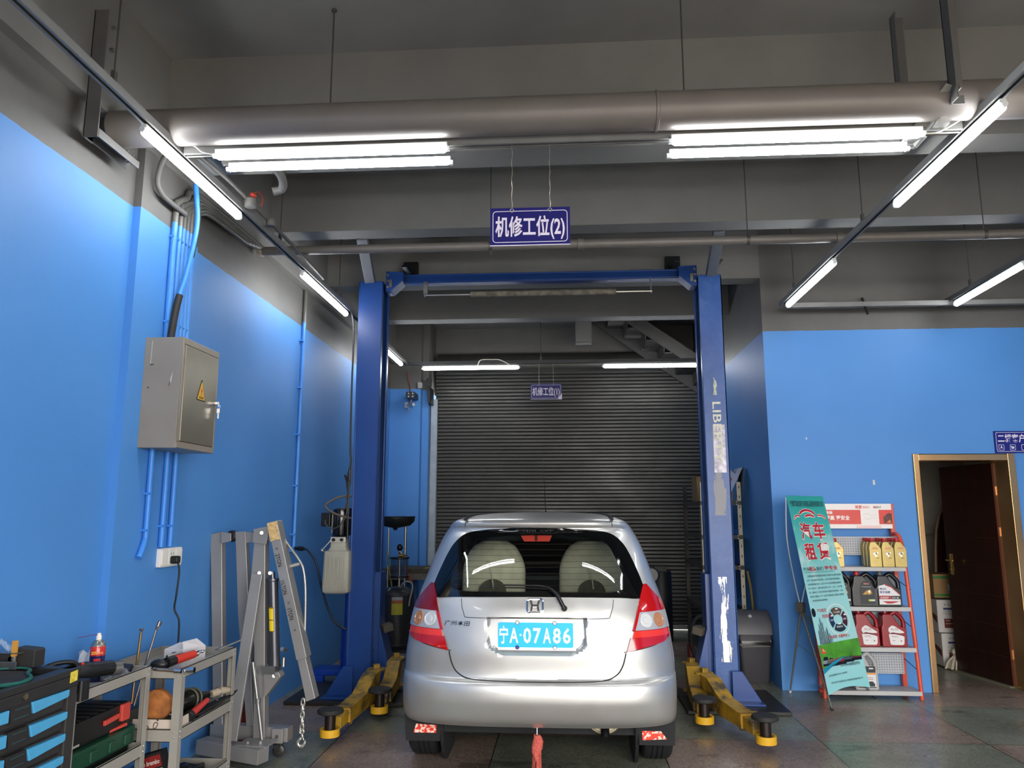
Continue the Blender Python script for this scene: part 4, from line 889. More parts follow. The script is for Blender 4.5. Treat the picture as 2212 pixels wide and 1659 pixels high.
MB().cyl((-2.33,5.52,3.505),(-2.295,5.52,3.505),.042,n=16).build('end_flange', M('rusty_white', '#a8a294', .7, var=.3, scale=40), sp_, smooth=40)
# thin dark tube poking out of the right wall
solo('wall_tube', MB().cyl((2.80,7.17,3.50),(2.66,6.72,3.24),.012,n=10), dark, 'short dark tube sticking out above the blue wall on the right', 'tube', smooth=40)
# wiring clutter on the left rail
solo('cable_bundle', MB().tube(spline([(-1.975,3.80,3.45),(-1.96,4.2,3.46),(-1.955,4.6,3.45),(-1.95,5.0,3.44),(-1.955,5.35,3.44),(-1.97,6.0,3.43)], 6), .012, 8).lathe([(.035,0),(.037,.004),(.037,.05),(.03,.055)], (-1.935,4.42,3.40), 16).lathe([(.03,0),(.032,.004),(.032,.045),(.026,.05)], (-1.93,4.75,3.40), 16), M('grey_cable_bundle', '#5c5a56', .6, var=.15), 'grey cable bundle with round junction boxes on top of the left lamp rail', 'cable', smooth=50)
solo('wire_connector', MB().ball((-1.93,4.44,3.485),.022,10,(1,1.3,.8)).tube(spline([(-1.93,4.44,3.49),(-1.91,4.47,3.52),(-1.90,4.52,3.50),(-1.92,4.55,3.46)], 4), .004, 6), M('red_connector', '#b8402f', .5, var=.2), 'red wire connector on the cable bundle near the first tube lamp', 'connector', smooth=60)
solo('conduit', MB().tube(spline([(-1.93,4.0,3.50),(-1.80,4.02,3.53),(-1.70,4.10,3.535),(-1.68,4.25,3.52),(-1.72,4.38,3.50),(-1.78,4.38,3.48)], 5), .026, 12), M('grey_conduit', '#63615c', .5), 'short bent grey conduit beside the left rail below the first cross beam', 'conduit', smooth=60)
for i, pts in enumerate(([(-1.96,3.60,3.40),(-1.90,3.61,3.40),(-1.86,3.62,3.37),(-1.80,3.635,3.36)], [(1.76,3.63,3.35),(1.82,3.62,3.345),(1.88,3.62,3.37),(1.95,3.61,3.41)])):
    solo('lamp_wire', MB().tube(spline(pts, 5), .004, 6), M('white_wire', '#c9c4b6', .5, var=.05), ['short white wire at the left end of the left tube pair', 'short white wire at the right end of the right tube pair'][i], 'wire', smooth=60)
solo('lamp_wire', MB().tube(spline([(-1.08,9.50,3.36),(-1.04,9.50,3.43),(-.9,9.50,3.435),(-.80,9.50,3.43),(-.68,9.50,3.37)], 6), .006, 6), M('white_wire', '#c9c4b6', .5), 'white wire arched over the left shutter tube', 'wire', smooth=60)
# steel stairs under the slab at the back right
sg2 = M('grey_stair_steel', '#4a4744', .6, .1, var=.12)
stt = thing('staircase', (1.3, 10.0, 3.1), 'grey steel staircase descending to the right under the ceiling behind the right lift post', 'stairs')
a0, b0 = Vector((.60,9.95,4.18)), Vector((1.84,9.95,3.20)); 
MB().prism([(.58,9.93,4.18),(.86,9.93,4.18),(1.86,9.93,3.47),(1.86,9.93,3.27)], (0,.02,0)).build('stringer', sg2, stt)
MB().prism([(.40,10.62,4.18),(.68,10.62,4.18),(1.86,10.62,3.34),(1.86,10.62,3.14)], (0,.02,0)).build('stringer', sg2, stt)
for k in range(5):
    x = .62 + k*.235; z_ = 4.10 - k*.170
    MB().bx(x, x + .235, 9.95, 10.62, z_ - .012, z_).bx(x + .225, x + .235, 9.95, 10.62, z_ - .165, z_).build('step', sg2, stt)
# ================================================================== FOLDED ENGINE CRANE
cg_ = NT('grey_crane_paint'); cg_.l(cg_.ramp(cg_.noise(4., detail=5), [(.3,'#85827f'),(.7,'#939190')]), cg_.b.inputs['Base Color']); cg_.b.inputs['Roughness'].default_value = .35; cg_.b.inputs['Metallic'].default_value = .25; cg_ = cg_.m
crn = thing('engine_crane', (-1.98, 5.0, 0), 'folded grey shop crane with 2TON lettering leaning space between trolleys and lift', 'crane')
crn['label'] = 'folded grey shop crane marked in tons, standing against the left wall before the lift'
YC = 5.02
def A(px, py, y=YC): return atY(px, py, y)
def bar(parent, name, a, b, w, d, mat=cg_, up=(0,-1,0), **kw): return MB().beam(a, b, w, d, up=up).build(name, mat, parent, bevel=.004, **kw)
# mast: two tapering side plates look, wider towards the foot
mast = MB().prism([A(549,1165), A(573,1165), A(572,1300), A(571,1598), A(546,1598), A(549,1400), A(536,1312)], (0,.075,0)).build('mast', cg_, crn, bevel=.004)
m = MB(); m.prism([A(549,1143), A(578,1137), A(581,1152), A(576,1176), A(547,1172)], (0,-.012,0)); m.prism([A(549,1143,YC+.085), A(578,1137,YC+.085), A(581,1152,YC+.085), A(576,1176,YC+.085), A(547,1172,YC+.085)], (0,.01,0)); m.build('pivot_plate', cg_, crn, bevel=.002)
m = MB()
for px, py, r in ((565,1151,.011),(560,1238,.011),(583,1238,.011),(611,1243,.011),(592,1460,.011)): m.cyl(A(px,py,YC-.03), A(px,py,YC-.012), r, n=14)
m.build('bolt_head', M('zinc_bolt', '#c9c8c4', .3, .8, var=0), crn, smooth=40)
# boom, hanging down to the right, and its extension
def slab(name, pts, y0, dy, mat, parent): return MB().prism([A(px,py,y0) for px,py in pts], (0,dy,0)).build(name, mat, parent, bevel=.003)
boom = slab('boom', [(577,1129),(598,1124),(662,1421),(640,1427)], YC-.045, .10, cg_, crn)
slab('extension', [(642,1425),(660,1421),(681,1509),(661,1516)], YC-.035, .08, cg_, boom)
slab('instruction_label', [(576.5,1131),(598,1126),(605,1164),(584,1170)], YC-.047, -.0012, M('worn_paper_label', '#c9a873', .6, var=.3, scale=60), boom)
bu = (A(597,1165,YC-.05) - A(660,1420,YC-.05)).normalized(); bd = -bu; br_ = Vector((bd.z*-1, 0, bd.x)); br_ = Vector((-bd.z, 0, bd.x))
m = MB()
for body_, px, py, ln in (('2TON',598,1198,.083),('1½TON',608.5,1256,.088),('1TON',624,1316,.072)):
    m.text(body_, .040, A(px-3.5,py,YC-.0465), ux=bd, uy=br_, fit=ln, bold=.012)
m.build('lettering', M('black_lettering', '#1b1b1c', .5, var=0), boom)
m = MB()
for px, py in ((598,1185),(624,1302),(637,1361)): m.cyl(A(px,py,YC-.0475), A(px,py,YC-.045), .008, n=12)
m.build('pin_hole', M('hole_dark', '#4a4744', .6, var=0), boom)
# handle loop behind the boom
MB().tube(spline([A(603,1140,YC+.04), A(615,1165,YC+.04), A(648,1213,YC+.04), A(657,1240,YC+.04), A(660,1290,YC+.04), A(658,1390,YC+.04)], 5), .0085, 8).build('handle_bar', M('bright_bar', '#a3a29f', .3, .7, var=.05), boom, smooth=60)
MB().cyl(A(622,1225,YC+.02), A(647,1218,YC+.04), .013, n=12).build('handle_stub', cg_, boom, smooth=40)
# hydraulic ram with its yellow label
rm = MB().cyl(A(589,1251,YC+.01), A(593,1440,YC+.01), .035, n=24).cyl(A(588,1235,YC+.01), A(589,1252,YC+.01), .018, n=16).lathe([(.038,0),(.040,.01),(.038,.02)], A(589,1256,YC+.01), 24)
ram = rm.build('hydraulic_ram', M('dark_grey_ram', '#55555a', .22, .6, var=.05), crn, smooth=40)
m = MB(); c0, c1 = A(590.5,1310,YC+.01), A(592,1364,YC+.01)
m.grid([[c0 + (c1-c0)*t + Vector((.0355*math.sin(a), -.0355*math.cos(a), 0)) for a in [(-.62 + 1.0*k/8) for k in range(9)]] for t in (0,1)]); m.m = 1
for t0, t1 in ((.06,.50),(.54,.95)): m.grid([[c0 + (c1-c0)*t + Vector((.0362*math.sin(a), -.0362*math.cos(a), 0)) for a in [(-.52 + .82*k/8) for k in range(9)]] for t in (t0,t1)])
m.build('yellow_label', [M('label_black_border', '#6a5c10', .5, var=0), M('label_yellow', '#e8c81e', .4, var=.05)], ram, smooth=60)
MB().bx(*sum([[a, b] for a, b in ((-1.96+.02,-1.86+.02),(YC-.04,YC+.06))], []), A(595,1447).z - .02, A(595,1437).z).cyl(A(612,1440,YC), A(613,1420,YC), .012, n=12).cyl(A(609,1402,YC-.02), A(617,1404,YC+.03), .013, n=12).build('release_valve', steel, crn, smooth=40)
slab('ram_bracket', [(571,1455),(601,1452),(606,1462),(571,1508)], YC-.03, .08, cg_, crn)
# folded legs standing upright with their casters at the top
leg1 = MB().prism([A(454,1155,5.12), A(475,1149,5.12), A(480,1590,5.12), A(461,1590,5.12)], (0,.07,0)); leg1.prism([A(475,1149,5.12), A(479,1149,5.12), A(482,1590,5.12), A(480,1590,5.12)], (0,.06,0))
leg1.build('leg', cg_, crn, bevel=.003)
MB().prism([A(508,1149,5.10), A(530,1148,5.10), A(541,1400,5.10), A(548,1598,5.10), A(534,1598,5.10), A(514,1330,5.10)], (0,.06,0)).build('leg', cg_, crn, bevel=.003)
MB().beam(A(556,1240,YC-.03), A(500,1600,YC-.14), .072, .022, up=(0,-1,0)).build('brace', cg_, crn, bevel=.003)
for px, w_ in ((488, 20), (541, 16)):
    c = A(px + 14, 1158, 5.13); MB().prism([A(px-10,1149,5.09), A(px+11,1152,5.09), A(px+11,1169,5.09), A(px-10,1174,5.09)], (0,.006,0)).build('caster_fork', cg_, crn, bevel=.002)
    MB().lathe([(.012,0),(.030,.002),(.036,.006),(.039,.014),(.039,.026),(.036,.034),(.03,.038)], c + Vector((0,-.02,0)), 24, (0,1,0)).build('caster_wheel', M('black_caster', '#161617', .45, var=.1), crn, smooth=40)
# foot plate, low base beams and the front swivel caster
zf = .13
MB().box((-1.915, 4.93, .118), (.20,.16,.012), (0,0,-.1)).cyl((-1.88,4.90,.12),(-1.88,4.90,.14),.012,n=6).cyl((-1.96,4.90,.12),(-1.96,4.90,.135),.011,n=6).build('foot_plate', cg_, crn, bevel=.002)
MB().beam((-2.29,4.985,.085),(-1.83,4.83,.075),.10,.085).build('base_beam', cg_, crn, bevel=.004)
MB().beam((-2.30,5.16,.13),(-1.765,5.10,.13),.08,.085).build('base_beam', cg_, crn, bevel=.004)
MB().bx(-1.86,-1.79,5.03,5.09,.088,.175).build('caster_bracket', cg_, crn, bevel=.003)
MB().cyl((-1.826,5.027,.13),(-1.826,5.034,.13),.011,n=12).build('pin_hole', M('hole_dark', '#4a4744', .6), crn)
MB().lathe([(.03,.0),(.034,.006),(.01,.01)], (-1.825,5.06,.078), 16).prism([(-1.85,5.035,.08),(-1.80,5.035,.08),(-1.81,5.035,.04),(-1.838,5.035,.04)], (0,.006,0)).prism([(-1.85,5.085,.08),(-1.80,5.085,.08),(-1.81,5.085,.04),(-1.838,5.085,.04)], (0,.006,0)).build('swivel', chrome, crn, smooth=40)
MB().lathe([(.01,0),(.030,.001),(.038,.006),(.038,.024),(.030,.029)], (-1.822,5.05,.039), 24, (0,1,0)).build('caster_wheel', M('dark_caster', '#2c2b29', .4, var=.1), crn, smooth=40)
# pump handle bar leaning on the mast
MB().tube([A(546,1430,YC-.07), A(556,1512,YC-.075), A(556.5,1514,YC-.075), A(566,1598,YC-.08)], .0115, 12).lathe([(.0115,0),(.017,.001),(.017,.03),(.0115,.031)], A(557,1520,YC-.075), 14).build('pump_handle', M('satin_handle', '#8b8986', .3, .6, var=.05), crn, smooth=50)
# chain and hook at the boom end
ch = M('bright_chain', '#c8c5ba', .3, .8, var=.1)
cz = A(655,1507,YC-.05); m = MB()
for k in range(5):
    c = cz + Vector((.0, 0, -.030 - k*.036)); ax = Vector((1,0,0)) if k % 2 == 0 else Vector((0,1,0))
    L = [c + ax*(.011*math.cos(a)) + Vector((0,0,.026*math.sin(a))) for a in [2*math.pi*i/14 for i in range(14)]]; m.tube(L, .0062, 6, closed=True)
m.build('chain', ch, crn, smooth=60)
hz = cz.z - .205; m = MB(); hc = Vector((cz.x, cz.y, hz))
m.tube([hc + Vector((.013*math.cos(a), 0, .013*math.sin(a) + .005)) for a in [2*math.pi*i/14 for i in range(14)]], .006, 7, closed=True)
P = [hc + Vector((.002,0,-.012)), hc + Vector((.006,0,-.026)), hc + Vector((-.006,0,-.036)), hc + Vector((-.020,0,-.052)), hc + Vector((-.020,0,-.070)), hc + Vector((-.004,0,-.082)), hc + Vector((.014,0,-.076)), hc + Vector((.022,0,-.060)), hc + Vector((.023,0,-.045))]
m.tube(spline(P, 4), [.008]*8 + [.0105]*16 + [.009]*6 + [.004]*3, 8); m.tube([hc + Vector((.008,0,-.02)), hc + Vector((.014,0,-.045))], .0025, 5); m.build('hook', ch, crn, smooth=60)
# ================================================================== TOOL CABINET AND TWO GREY TROLLEYS (lower left)
tg = NT('light_grey_sheet'); tg.l(tg.ramp(tg.noise(3.5, detail=5), [(.3,'#96928a'),(.7,'#a5a198')]), tg.b.inputs['Base Color']); tg.b.inputs['Roughness'].default_value = .42; tg.b.inputs['Metallic'].default_value = .15; tg = tg.m
bp = M('black_powder_coat', '#232222', .5, var=.1); bp2 = M('charcoal_drawer', '#2e2c2b', .5, var=.08); dkgap = M('deep_black', '#0a0a0a', .6, var=0)
skyb = M('sky_blue_handle', '#4a9ecb', .35, var=.06, scale=20)
cab = thing('tool_cabinet', (-2.14, 2.7, 0), 'black tool cabinet with pale blue drawer handles in the lower left corner', 'tool cabinet')
CX0, CX1, CY0, CY1, CT = -2.345, -1.945, 2.36, 3.09, .915
MB().bx(CX0,CX1-.02,CY0+.03,CY1-.03,.12,.85).bx(CX1-.045,CX1+.004,CY1-.055,CY1,.12,.85).bx(CX1-.045,CX1+.004,CY0,CY0+.05,.12,.85).bx(CX0,CX1,CY0,CY1,.10,.14).build('body', bp2, cab, bevel=.004)
m = MB().rbox(CX0-.0,CX1+.012,CY0-.01,CY1+.012,.845,CT-.025,.03,4); m.build('top_rim', bp, cab, bevel=.006)
m = MB().rbox(CX0,CX0+.05,CY0-.01,CY1+.012,CT-.025,CT+.006,.02,3).rbox(CX1-.045,CX1+.012,CY0-.01,CY1+.012,CT-.025,CT,.02,3).rbox(CX0,CX1,CY1-.045,CY1+.012,CT-.025,CT,.02,3).rbox(CX0,CX1,CY0-.01,CY0+.03,CT-.025,CT,.02,3)
m.build('tray_edge', bp, cab, bevel=.006)
MB().prism([(CX1+.013,3.022,.865),(CX1+.013,3.068,.868),(CX1+.013,3.068,.908),(CX1+.013,3.022,.905)], (.001,0,0)).build('yellow_sticker', M('yellow_sticker', '#d6c24a', .5, var=.3, scale=60), cab)
MB().cyl((CX1+.012,2.77,.872),(CX1+.018,2.77,.872),.011,n=12).build('lock', M('dull_lock', '#6f6654', .35, .8), cab, smooth=40)
for k in range(8):
    zt_ = .843 - k*.081
    d = MB().bx(CX1-.02,CX1-.008,CY0+.055,CY1-.058,zt_-.068,zt_+.004).build('drawer', bp2, cab, bevel=.003)
    if k < 5:
        MB().prism([(CX1-.008,2.815,zt_),(CX1-.008,3.030,zt_-.002),(CX1-.008,3.030,zt_-.026),(CX1-.008,3.02,zt_-.030),(CX1-.008,2.83,zt_-.043)], (.020,0,0)).build('handle', skyb, d, bevel=.003)
        MB().prism([(CX1-.008,2.42,zt_-.002),(CX1-.008,2.70,zt_),(CX1-.008,2.70,zt_-.043),(CX1-.008,2.43,zt_-.030)], (.020,0,0)).build('handle', skyb, d, bevel=.003)
        m = MB().prism([(CX1-.008,2.706,zt_+.004),(CX1-.008,2.808,zt_+.004),(CX1-.008,2.822,zt_-.052),(CX1-.008,2.716,zt_-.052)], (.018,0,0)); m.m = 1
        m.bx(CX1+.010,CX1+.0115,2.728,2.800,zt_-.040,zt_-.036).bx(CX1+.010,CX1+.0115,2.728,2.800,zt_-.010,zt_-.006)
        m.text('TOOLS', .016, (CX1+.0105,2.735,zt_-.029), ux=(0,1,0), uy=(0,0,1), fit=.055, bold=.01) if False else None
        m.build('label_plate', [bp, M('teal_print', '#27454a', .5, var=.3, scale=120)], d, bevel=.002)
# dark rubber mat with a green edge on the cabinet top
m = MB(); rows = []
for i in range(13):
    y = 2.36 + i*.052; e = -1.965 - .010*math.sin(i*1.3) - max(0, i - 9)*.035
    rows.append([(x, y, CT + .004 + .004*math.sin(i*1.7 + j)) for j, x in enumerate([-2.33, -2.24, -2.14, -2.06, e])])
m.grid(rows); m.m = 1; ed = [Vector(r[-1]) + Vector((0,0,.003)) for r in rows]; m.tube(spline(ed, 3), .007, 6); m.tube(spline([Vector((-1.965-.105,2.985,CT+.008)), Vector((-2.12,2.99,CT+.012)), Vector((-2.22,2.95,CT+.010)), Vector((-2.33,2.9,CT+.008))], 4), .004, 6)
solo('work_mat', m, [M('dark_mat', '#231f1d', .85, var=.2), M('green_edge', '#17594f', .6, var=.15)], 'dark work mat with a green wavy edge on the black tool cabinet', 'mat', smooth=60)
# things behind on the cabinet top
def at_top(px, py, y=3.02): return atY(px, py, y)
zt0 = .921; shinym = M('thin_shiny_steel', '#8f8d86', .28, .9, var=.1); greyc = M('grey_cast_bracket', '#6d6a66', .45, .5, var=.1)
m = MB(); m.rbox(-2.335,-2.14,2.965,3.03,zt0,zt0+.052,.025,4).rbox(-2.335,-2.20,2.97,3.03,zt0+.052,zt0+.060,.02,3)
solo('steel_bracket', MB().bx(-2.33,-2.125,3.030,3.034,zt0,zt0+.058).bx(-2.33,-2.125,2.99,3.034,zt0+.056,zt0+.060).bx(-2.33,-2.125,2.975,2.979,zt0,zt0+.03).bx(-2.33,-2.125,2.975,3.034,zt0,zt0+.003).cyl((-2.19,3.03,zt0+.03),(-2.19,3.036,zt0+.03),.012,n=12), shinym, 'shiny folded steel channel lying at the back of the black cabinet top', 'bracket', bevel=.002)
m = MB().prism([(-2.372,2.93,zt0),(-2.30,2.93,zt0),(-2.285,2.93,zt0+.05),(-2.283,2.93,zt0+.085),(-2.272,2.93,zt0+.125),(-2.292,2.93,zt0+.128),(-2.34,2.93,zt0+.10),(-2.372,2.93,zt0+.09)], (0,.018,0)).prism([(-2.30,2.92,zt0+.03),(-2.30,2.92,zt0),(-2.25,2.92,zt0),(-2.262,2.92,zt0+.035),(-2.285,2.92,zt0+.045)], (0,.02,0))
solo('bent_metal_part', m, greyc, 'bent grey metal part standing at the left edge of the photo on the cabinet', 'metal part', bevel=.003)
m = MB().prism([(-2.345,2.87,zt0),(-2.228,2.87,zt0),(-2.238,2.87,zt0+.040),(-2.345,2.87,zt0+.044)], (0,.045,0)); m.m = 1; m.text('WORKSHOP', .009, (-2.325,2.8695,zt0+.024), fit=.05) if False else None
m.lathe([(.001,.0),(.016,.001)], (-2.262,2.8695,zt0+.018), 20, (0,-1,0)); m.bx(-2.325,-2.285,2.869,2.8698,zt0+.022,zt0+.028).bx(-2.330,-2.285,2.869,2.8698,zt0+.010,zt0+.016)
solo('black_carton', m, [dkgap, M('pale_print', '#8f96b8', .5, var=.1)], 'small black box with a pale round mark at the left edge on the cabinet', 'box')
solo('black_bin_block', MB().bx(-2.18,-2.085,3.02,3.085,zt0,zt0+.060).prism([(-2.18,3.02,zt0+.06),(-2.085,3.02,zt0+.06),(-2.09,3.02,zt0+.068),(-2.17,3.02,zt0+.075)], (0,.065,0)), M('dull_black_block', '#2a2826', .6, var=.12), 'dull black block at the far end of the cabinet top', 'block', bevel=.003)
m = MB().tube([(-2.158,3.005,zt0+.0),(-2.158,3.005,zt0+.045)], .010, 10); m.m = 1; m.rbox(-2.166,-2.145,2.997,3.006,zt0+.045,zt0+.105,.004,2,'y')
solo('brush', m, [shinym, M('orange_wood', '#c08a36', .55, var=.15)], 'short brush with an orange wooden handle on the cabinet top', 'brush')
cl = M('clear_wrap', '#cfd6da', .15, var=0, alpha=.25)
m = MB(); rows = []
for i in range(8):
    rows.append([(-2.255 + .085*i/7 + .006*math.sin(j*2.1+i), 2.985 + .03*j/4, zt0 + .062 + .045*math.sin(math.pi*i/7)*(1 - .4*abs(j/4 - .5)) + .008*math.sin(i*3.1 + j*2.3)) for j in range(5)])
solo('plastic_wrap', m.grid(rows), cl, 'crumpled clear plastic wrap on the steel channel on the cabinet', 'plastic wrap')
# ---------------- trolleys
def trolley(x0, x1, y0, y1, zt_, levels, label, lip=.048):
    t = thing('tool_trolley', ((x0+x1)/2, (y0+y1)/2, 0), label, 'trolley', 'grey tool trolleys')
    for k, zl in enumerate(levels):
        h_ = lip if k == 0 else lip*1.2; m = MB()
        m.bx(x0,x1,y0,y1,zl-h_,zl-h_+.003).bx(x0,x1,y0,y0+.003,zl-h_,zl).bx(x0,x1,y1-.003,y1,zl-h_,zl).bx(x0,x0+.003,y0,y1,zl-h_,zl).bx(x1-.003,x1,y0,y1,zl-h_,zl)
        m.bx(x1-.012,x1,y0,y1,zl-.003,zl).bx(x0,x0+.012,y0,y1,zl-.003,zl).bx(x0,x1,y0,y0+.012,zl-.003,zl).bx(x0,x1,y1-.012,y1,zl-.003,zl).build('tray', tg, t)
    zb = .09
    for sx, xx in ((1, x1), (-1, x0)):
        for sy, yy in ((1, y1), (-1, y0)):
            m = MB(); xa, xb = sorted((xx, xx - sx*.036)); ya, yb = sorted((yy, yy - sy*.036))
            m.bx(xa,xb,*sorted((yy + sy*.002, yy - sy*.001)),zb,zt_-.004).bx(*sorted((xx + sx*.002, xx - sx*.001)),ya,yb,zb,zt_-.004).bx(*sorted((xx - sx*.036, xx - sx*.033)),*sorted((yy, yy - sy*.012)),zb,zt_-.05)
            m.m = 1
            for zl in levels:
                for dz in (.012, .036): m.ball((xx + sx*.003, yy - sy*.018, zl - dz), .0045, 8, (.5,1,1)); m.ball((xx - sx*.018, yy + sy*.003, zl - dz), .0045, 8, (1,.5,1))
            m.build('post', [tg, M('rivet', '#d2d0cc', .3, .8, var=0)], t)
            MB().lathe([(.01,0),(.034,.002),(.038,.008),(.038,.022),(.034,.028)], (xx - sx*.03 , yy - sy*.03, .038), 20, (1,0,0)).bx(xx - sx*.03 - .02, xx - sx*.03 + .03, yy - sy*.03 - .02, yy - sy*.03 + .02, .076, .09).build('caster', M('black_caster', '#161617', .45, var=.1), t, smooth=40)
    return t
AX0, AX1, AY0, AY1 = -2.345, -1.985, 3.125, 3.725
BX0, BX1, BY0, BY1 = -2.285, -1.852, 3.770, 4.392
trolley(AX0, AX1, AY0, AY1, .80, (.80, .455, .13), 'grey tool trolley next to the black cabinet, with the spray can on top')
trolley(BX0, BX1, BY0, BY1, .778, (.778, .50, .19), 'grey tool trolley next to the folded crane, with the open white carton on top')
# things on the first trolley
zA = .755
m = MB().lathe([(.030,0),(.0325,.004),(.0325,.115)], (-2.17,3.585,zA), 28); m.m = 1; m.lathe([(.0326,.115),(.0326,.153),(.031,.156)], (-2.17,3.585,zA), 28); m.m = 2; m.lathe([(.0315,.156),(.029,.165),(.022,.178),(.020,.181),(.013,.184)], (-2.17,3.585,zA), 28)
can = thing('spray_can', (-2.17,3.585,zA), 'red and navy spray can with a white nozzle and red straw on the grey trolley', 'spray can')
m.m = 3; nrm = Vector((2.17,-3.585,0)).normalized(); tx = Vector((-nrm.y, nrm.x, 0))
def onc(dz, dx): a = dx/.033; return Vector((-2.17,3.585,zA+dz)) + (nrm*math.cos(a) + tx*math.sin(a))*.0335
for dz, dx, h_, w_ in ((.092,-.016,.012,.030),): 
    m.grid([[onc(dz, dx + w_*k/5) for k in range(6)], [onc(dz + h_, dx + w_*k/5) for k in range(6)]])
m.m = 4
for k in range(7): m.grid([[onc(.076, -.022 + k*.0065), onc(.076, -.018 + k*.0065)], [onc(.083, -.022 + k*.0065), onc(.083, -.018 + k*.0065)]])
for zz_, ww in ((.064,.024),(.056,.030),(.048,.02)): m.grid([[onc(zz_, -.012 + ww*k/4) for k in range(5)], [onc(zz_ + .0015, -.012 + ww*k/4) for k in range(5)]])
m.m = 5; m.text('20%', .019, Vector((-2.17,3.585,zA+.123)) + nrm*.0335 - tx*.026, ux=tx, uy=(0,0,1), fit=.024, bold=.02); m.text('加量', .010, Vector((-2.17,3.585,zA+.125)) + nrm*.0335 + tx*.004, ux=tx, uy=(0,0,1), fit=.018)
m.build('can', [M('navy_can', '#191a52', .3, var=.05, coat=.4), M('red_can', '#c52a20', .3, var=.05, coat=.4), M('tin', '#a7a49c', .25, .9, var=0), M('red_panel', '#c8323a', .4, var=0), M('print_white', '#e8e8ea', .5, var=0), M('print_yellow', '#f0b43a', .5, var=0)], can, smooth=40)
MB().lathe([(.0125,.184),(.012,.200),(.009,.203),(.0085,.212),(.004,.214)], (-2.17,3.585,zA), 16).build('nozzle', M('white_nozzle', '#e6e0d4', .5, var=0), can, smooth=40)
MB().tube([(-2.176,3.58,zA+.208),(-2.265,3.575,zA+.192)], .0014, 6).build('straw', M('dark_red_straw', '#7a1f3a', .4, var=0), can)
m = MB(); rows = []
for i in range(9):
    rows.append([(-2.30 + .10*i/8 + .005*math.sin(j*3+i), 3.61 + .012*j + .008*math.sin(i*2+j), zA + .02 + j*.024 + .010*math.sin(i*1.9) + (.02 if i > 5 else 0)*j/4) for j in range(5)])
solo('white_bag', m.grid(rows), M('white_film', '#b9bdc4', .35, var=.15, scale=30, alpha=.92), 'crumpled white plastic bag behind the spray can', 'bag', smooth=60)
solo('small_black_box', MB().rbox(-2.235,-2.185,3.45,3.50,.757,.808,.006,2).bx(-2.275,-2.24,3.44,3.46,.757,.80), bp, 'small black box in front of the spray can', 'box', bevel=.003)
blkp = M('black_tool_plastic', '#131314', .42, var=.1); gryp = M('grey_tool_plastic', '#4a4a4a', .4, var=.1)
po = thing('polisher', (-2.05, 3.25, .76), 'black power polisher hanging over the edge of the first grey trolley', 'power tool')
m = MB(); P = spline([(-2.17,3.20,.835),(-2.11,3.26,.845),(-2.05,3.36,.848),(-2.03,3.46,.84)], 5); m.tube(P, [.045]*5 + [.040]*5 + [.032]*6, 14)
m.ball((-2.18,3.20,.835), .052, 14, (1,1,.9)); m.rbox(-2.03,-1.962,3.155,3.215,.765,.845,.014,3); m.build('motor_body', blkp, po, smooth=50)
MB().tube(spline([(-2.19,3.20,.875),(-2.14,3.25,.895),(-2.08,3.28,.892),(-2.06,3.27,.855)], 5), .010, 8).build('handle_loop', blkp, po, smooth=60)
MB().cyl((-2.03,3.47,.835),(-2.00,3.50,.835),.030,n=18).build('head', gryp, po, smooth=40)
MB().ball((-2.06,3.30,.885), .007, 8).build('switch', M('red_switch', '#c0301c', .4, var=0), po)
navy = M('navy_cloth', '#20263a', .95, var=.25, scale=30, bump=.5, bscale=40)
def lump(name, c, r, sq, mat, label, cat, seed=0, amp=.25, n=20):
    rnd = random.Random(seed); m = MB(); m.ball(c, r, n, sq); ph = [rnd.random()*6 for _ in range(6)]
    vs = []
    for v in m.v:
        d = Vector(v) - Vector(c); k = 1 + amp*(math.sin(d.x*60 + ph[0])*math.sin(d.y*55 + ph[1]) + .6*math.sin(d.z*80 + ph[2]) * math.sin(d.x*90 + ph[3])); z = max(v[2]*0 + (c[2] + d.z*k), c[2] - r*sq[2]*.9)
        vs.append((c[0] + d.x*k, c[1] + d.y*k, z))
    m.v = vs; return solo(name, m, mat, label, cat, smooth=60)
lump('work_glove', (-2.12,3.63,.790), .075, (1.25,.9,.48), navy, 'dark navy work cloth bunched up beside the spray can', 'cloth', 3, .3)
lump('screw_bag', (-2.035,3.53,.793), .062, (.75,1.4,.42), M('grey_poly_bag', '#5d6166', .25, var=.5, scale=45, alpha=.95), 'grey plastic bag of screws at the front edge of the first trolley', 'bag', 5, .3)
# second tier of the first trolley: black and green cases
kc = thing('tool_case', (-2.17, 3.45, .55), 'black tool case with red latches on the middle shelf of the first trolley', 'tool case')
m = MB().rbox(-2.335,-2.05,3.24,3.69,.546,.648,.03,3); m.m = 1
for k in range(7): m.bx(-2.33,-2.06,3.25+k*.06,3.262+k*.06,.648,.653)
m.build('case', [blkp, bp], kc, bevel=.008)
MB().rbox(-2.052,-2.035,3.60,3.665,.575,.650,.006,2,'x').prism([(-2.05,3.47,.590),(-2.05,3.58,.597),(-2.05,3.58,.618),(-2.05,3.47,.612)], (.014,0,0)).build('latch', M('tomato_red_plastic', '#c2443a', .4, var=.05), kc, bevel=.003)
MB().bx(-2.0505,-2.0495,3.25,3.31,.552,.561).build('label_strip', M('label_strip', '#a9a598', .5, var=.1), kc)
gc = thing('green_tool_case', (-2.17, 3.45, .42), 'dark green blow moulded drill case under the black tool case', 'tool case')
m = MB().rbox(-2.335,-2.02,3.20,3.715,.464,.541,.035,4); 
for yy in (3.34, 3.48, 3.60): m.rbox(-2.03,-2.012,yy,yy+.05,.47,.52,.008,2,'x')
m.build('case', M('dark_green_plastic', '#123f2c', .38, var=.12), gc, bevel=.01, bseg=3)
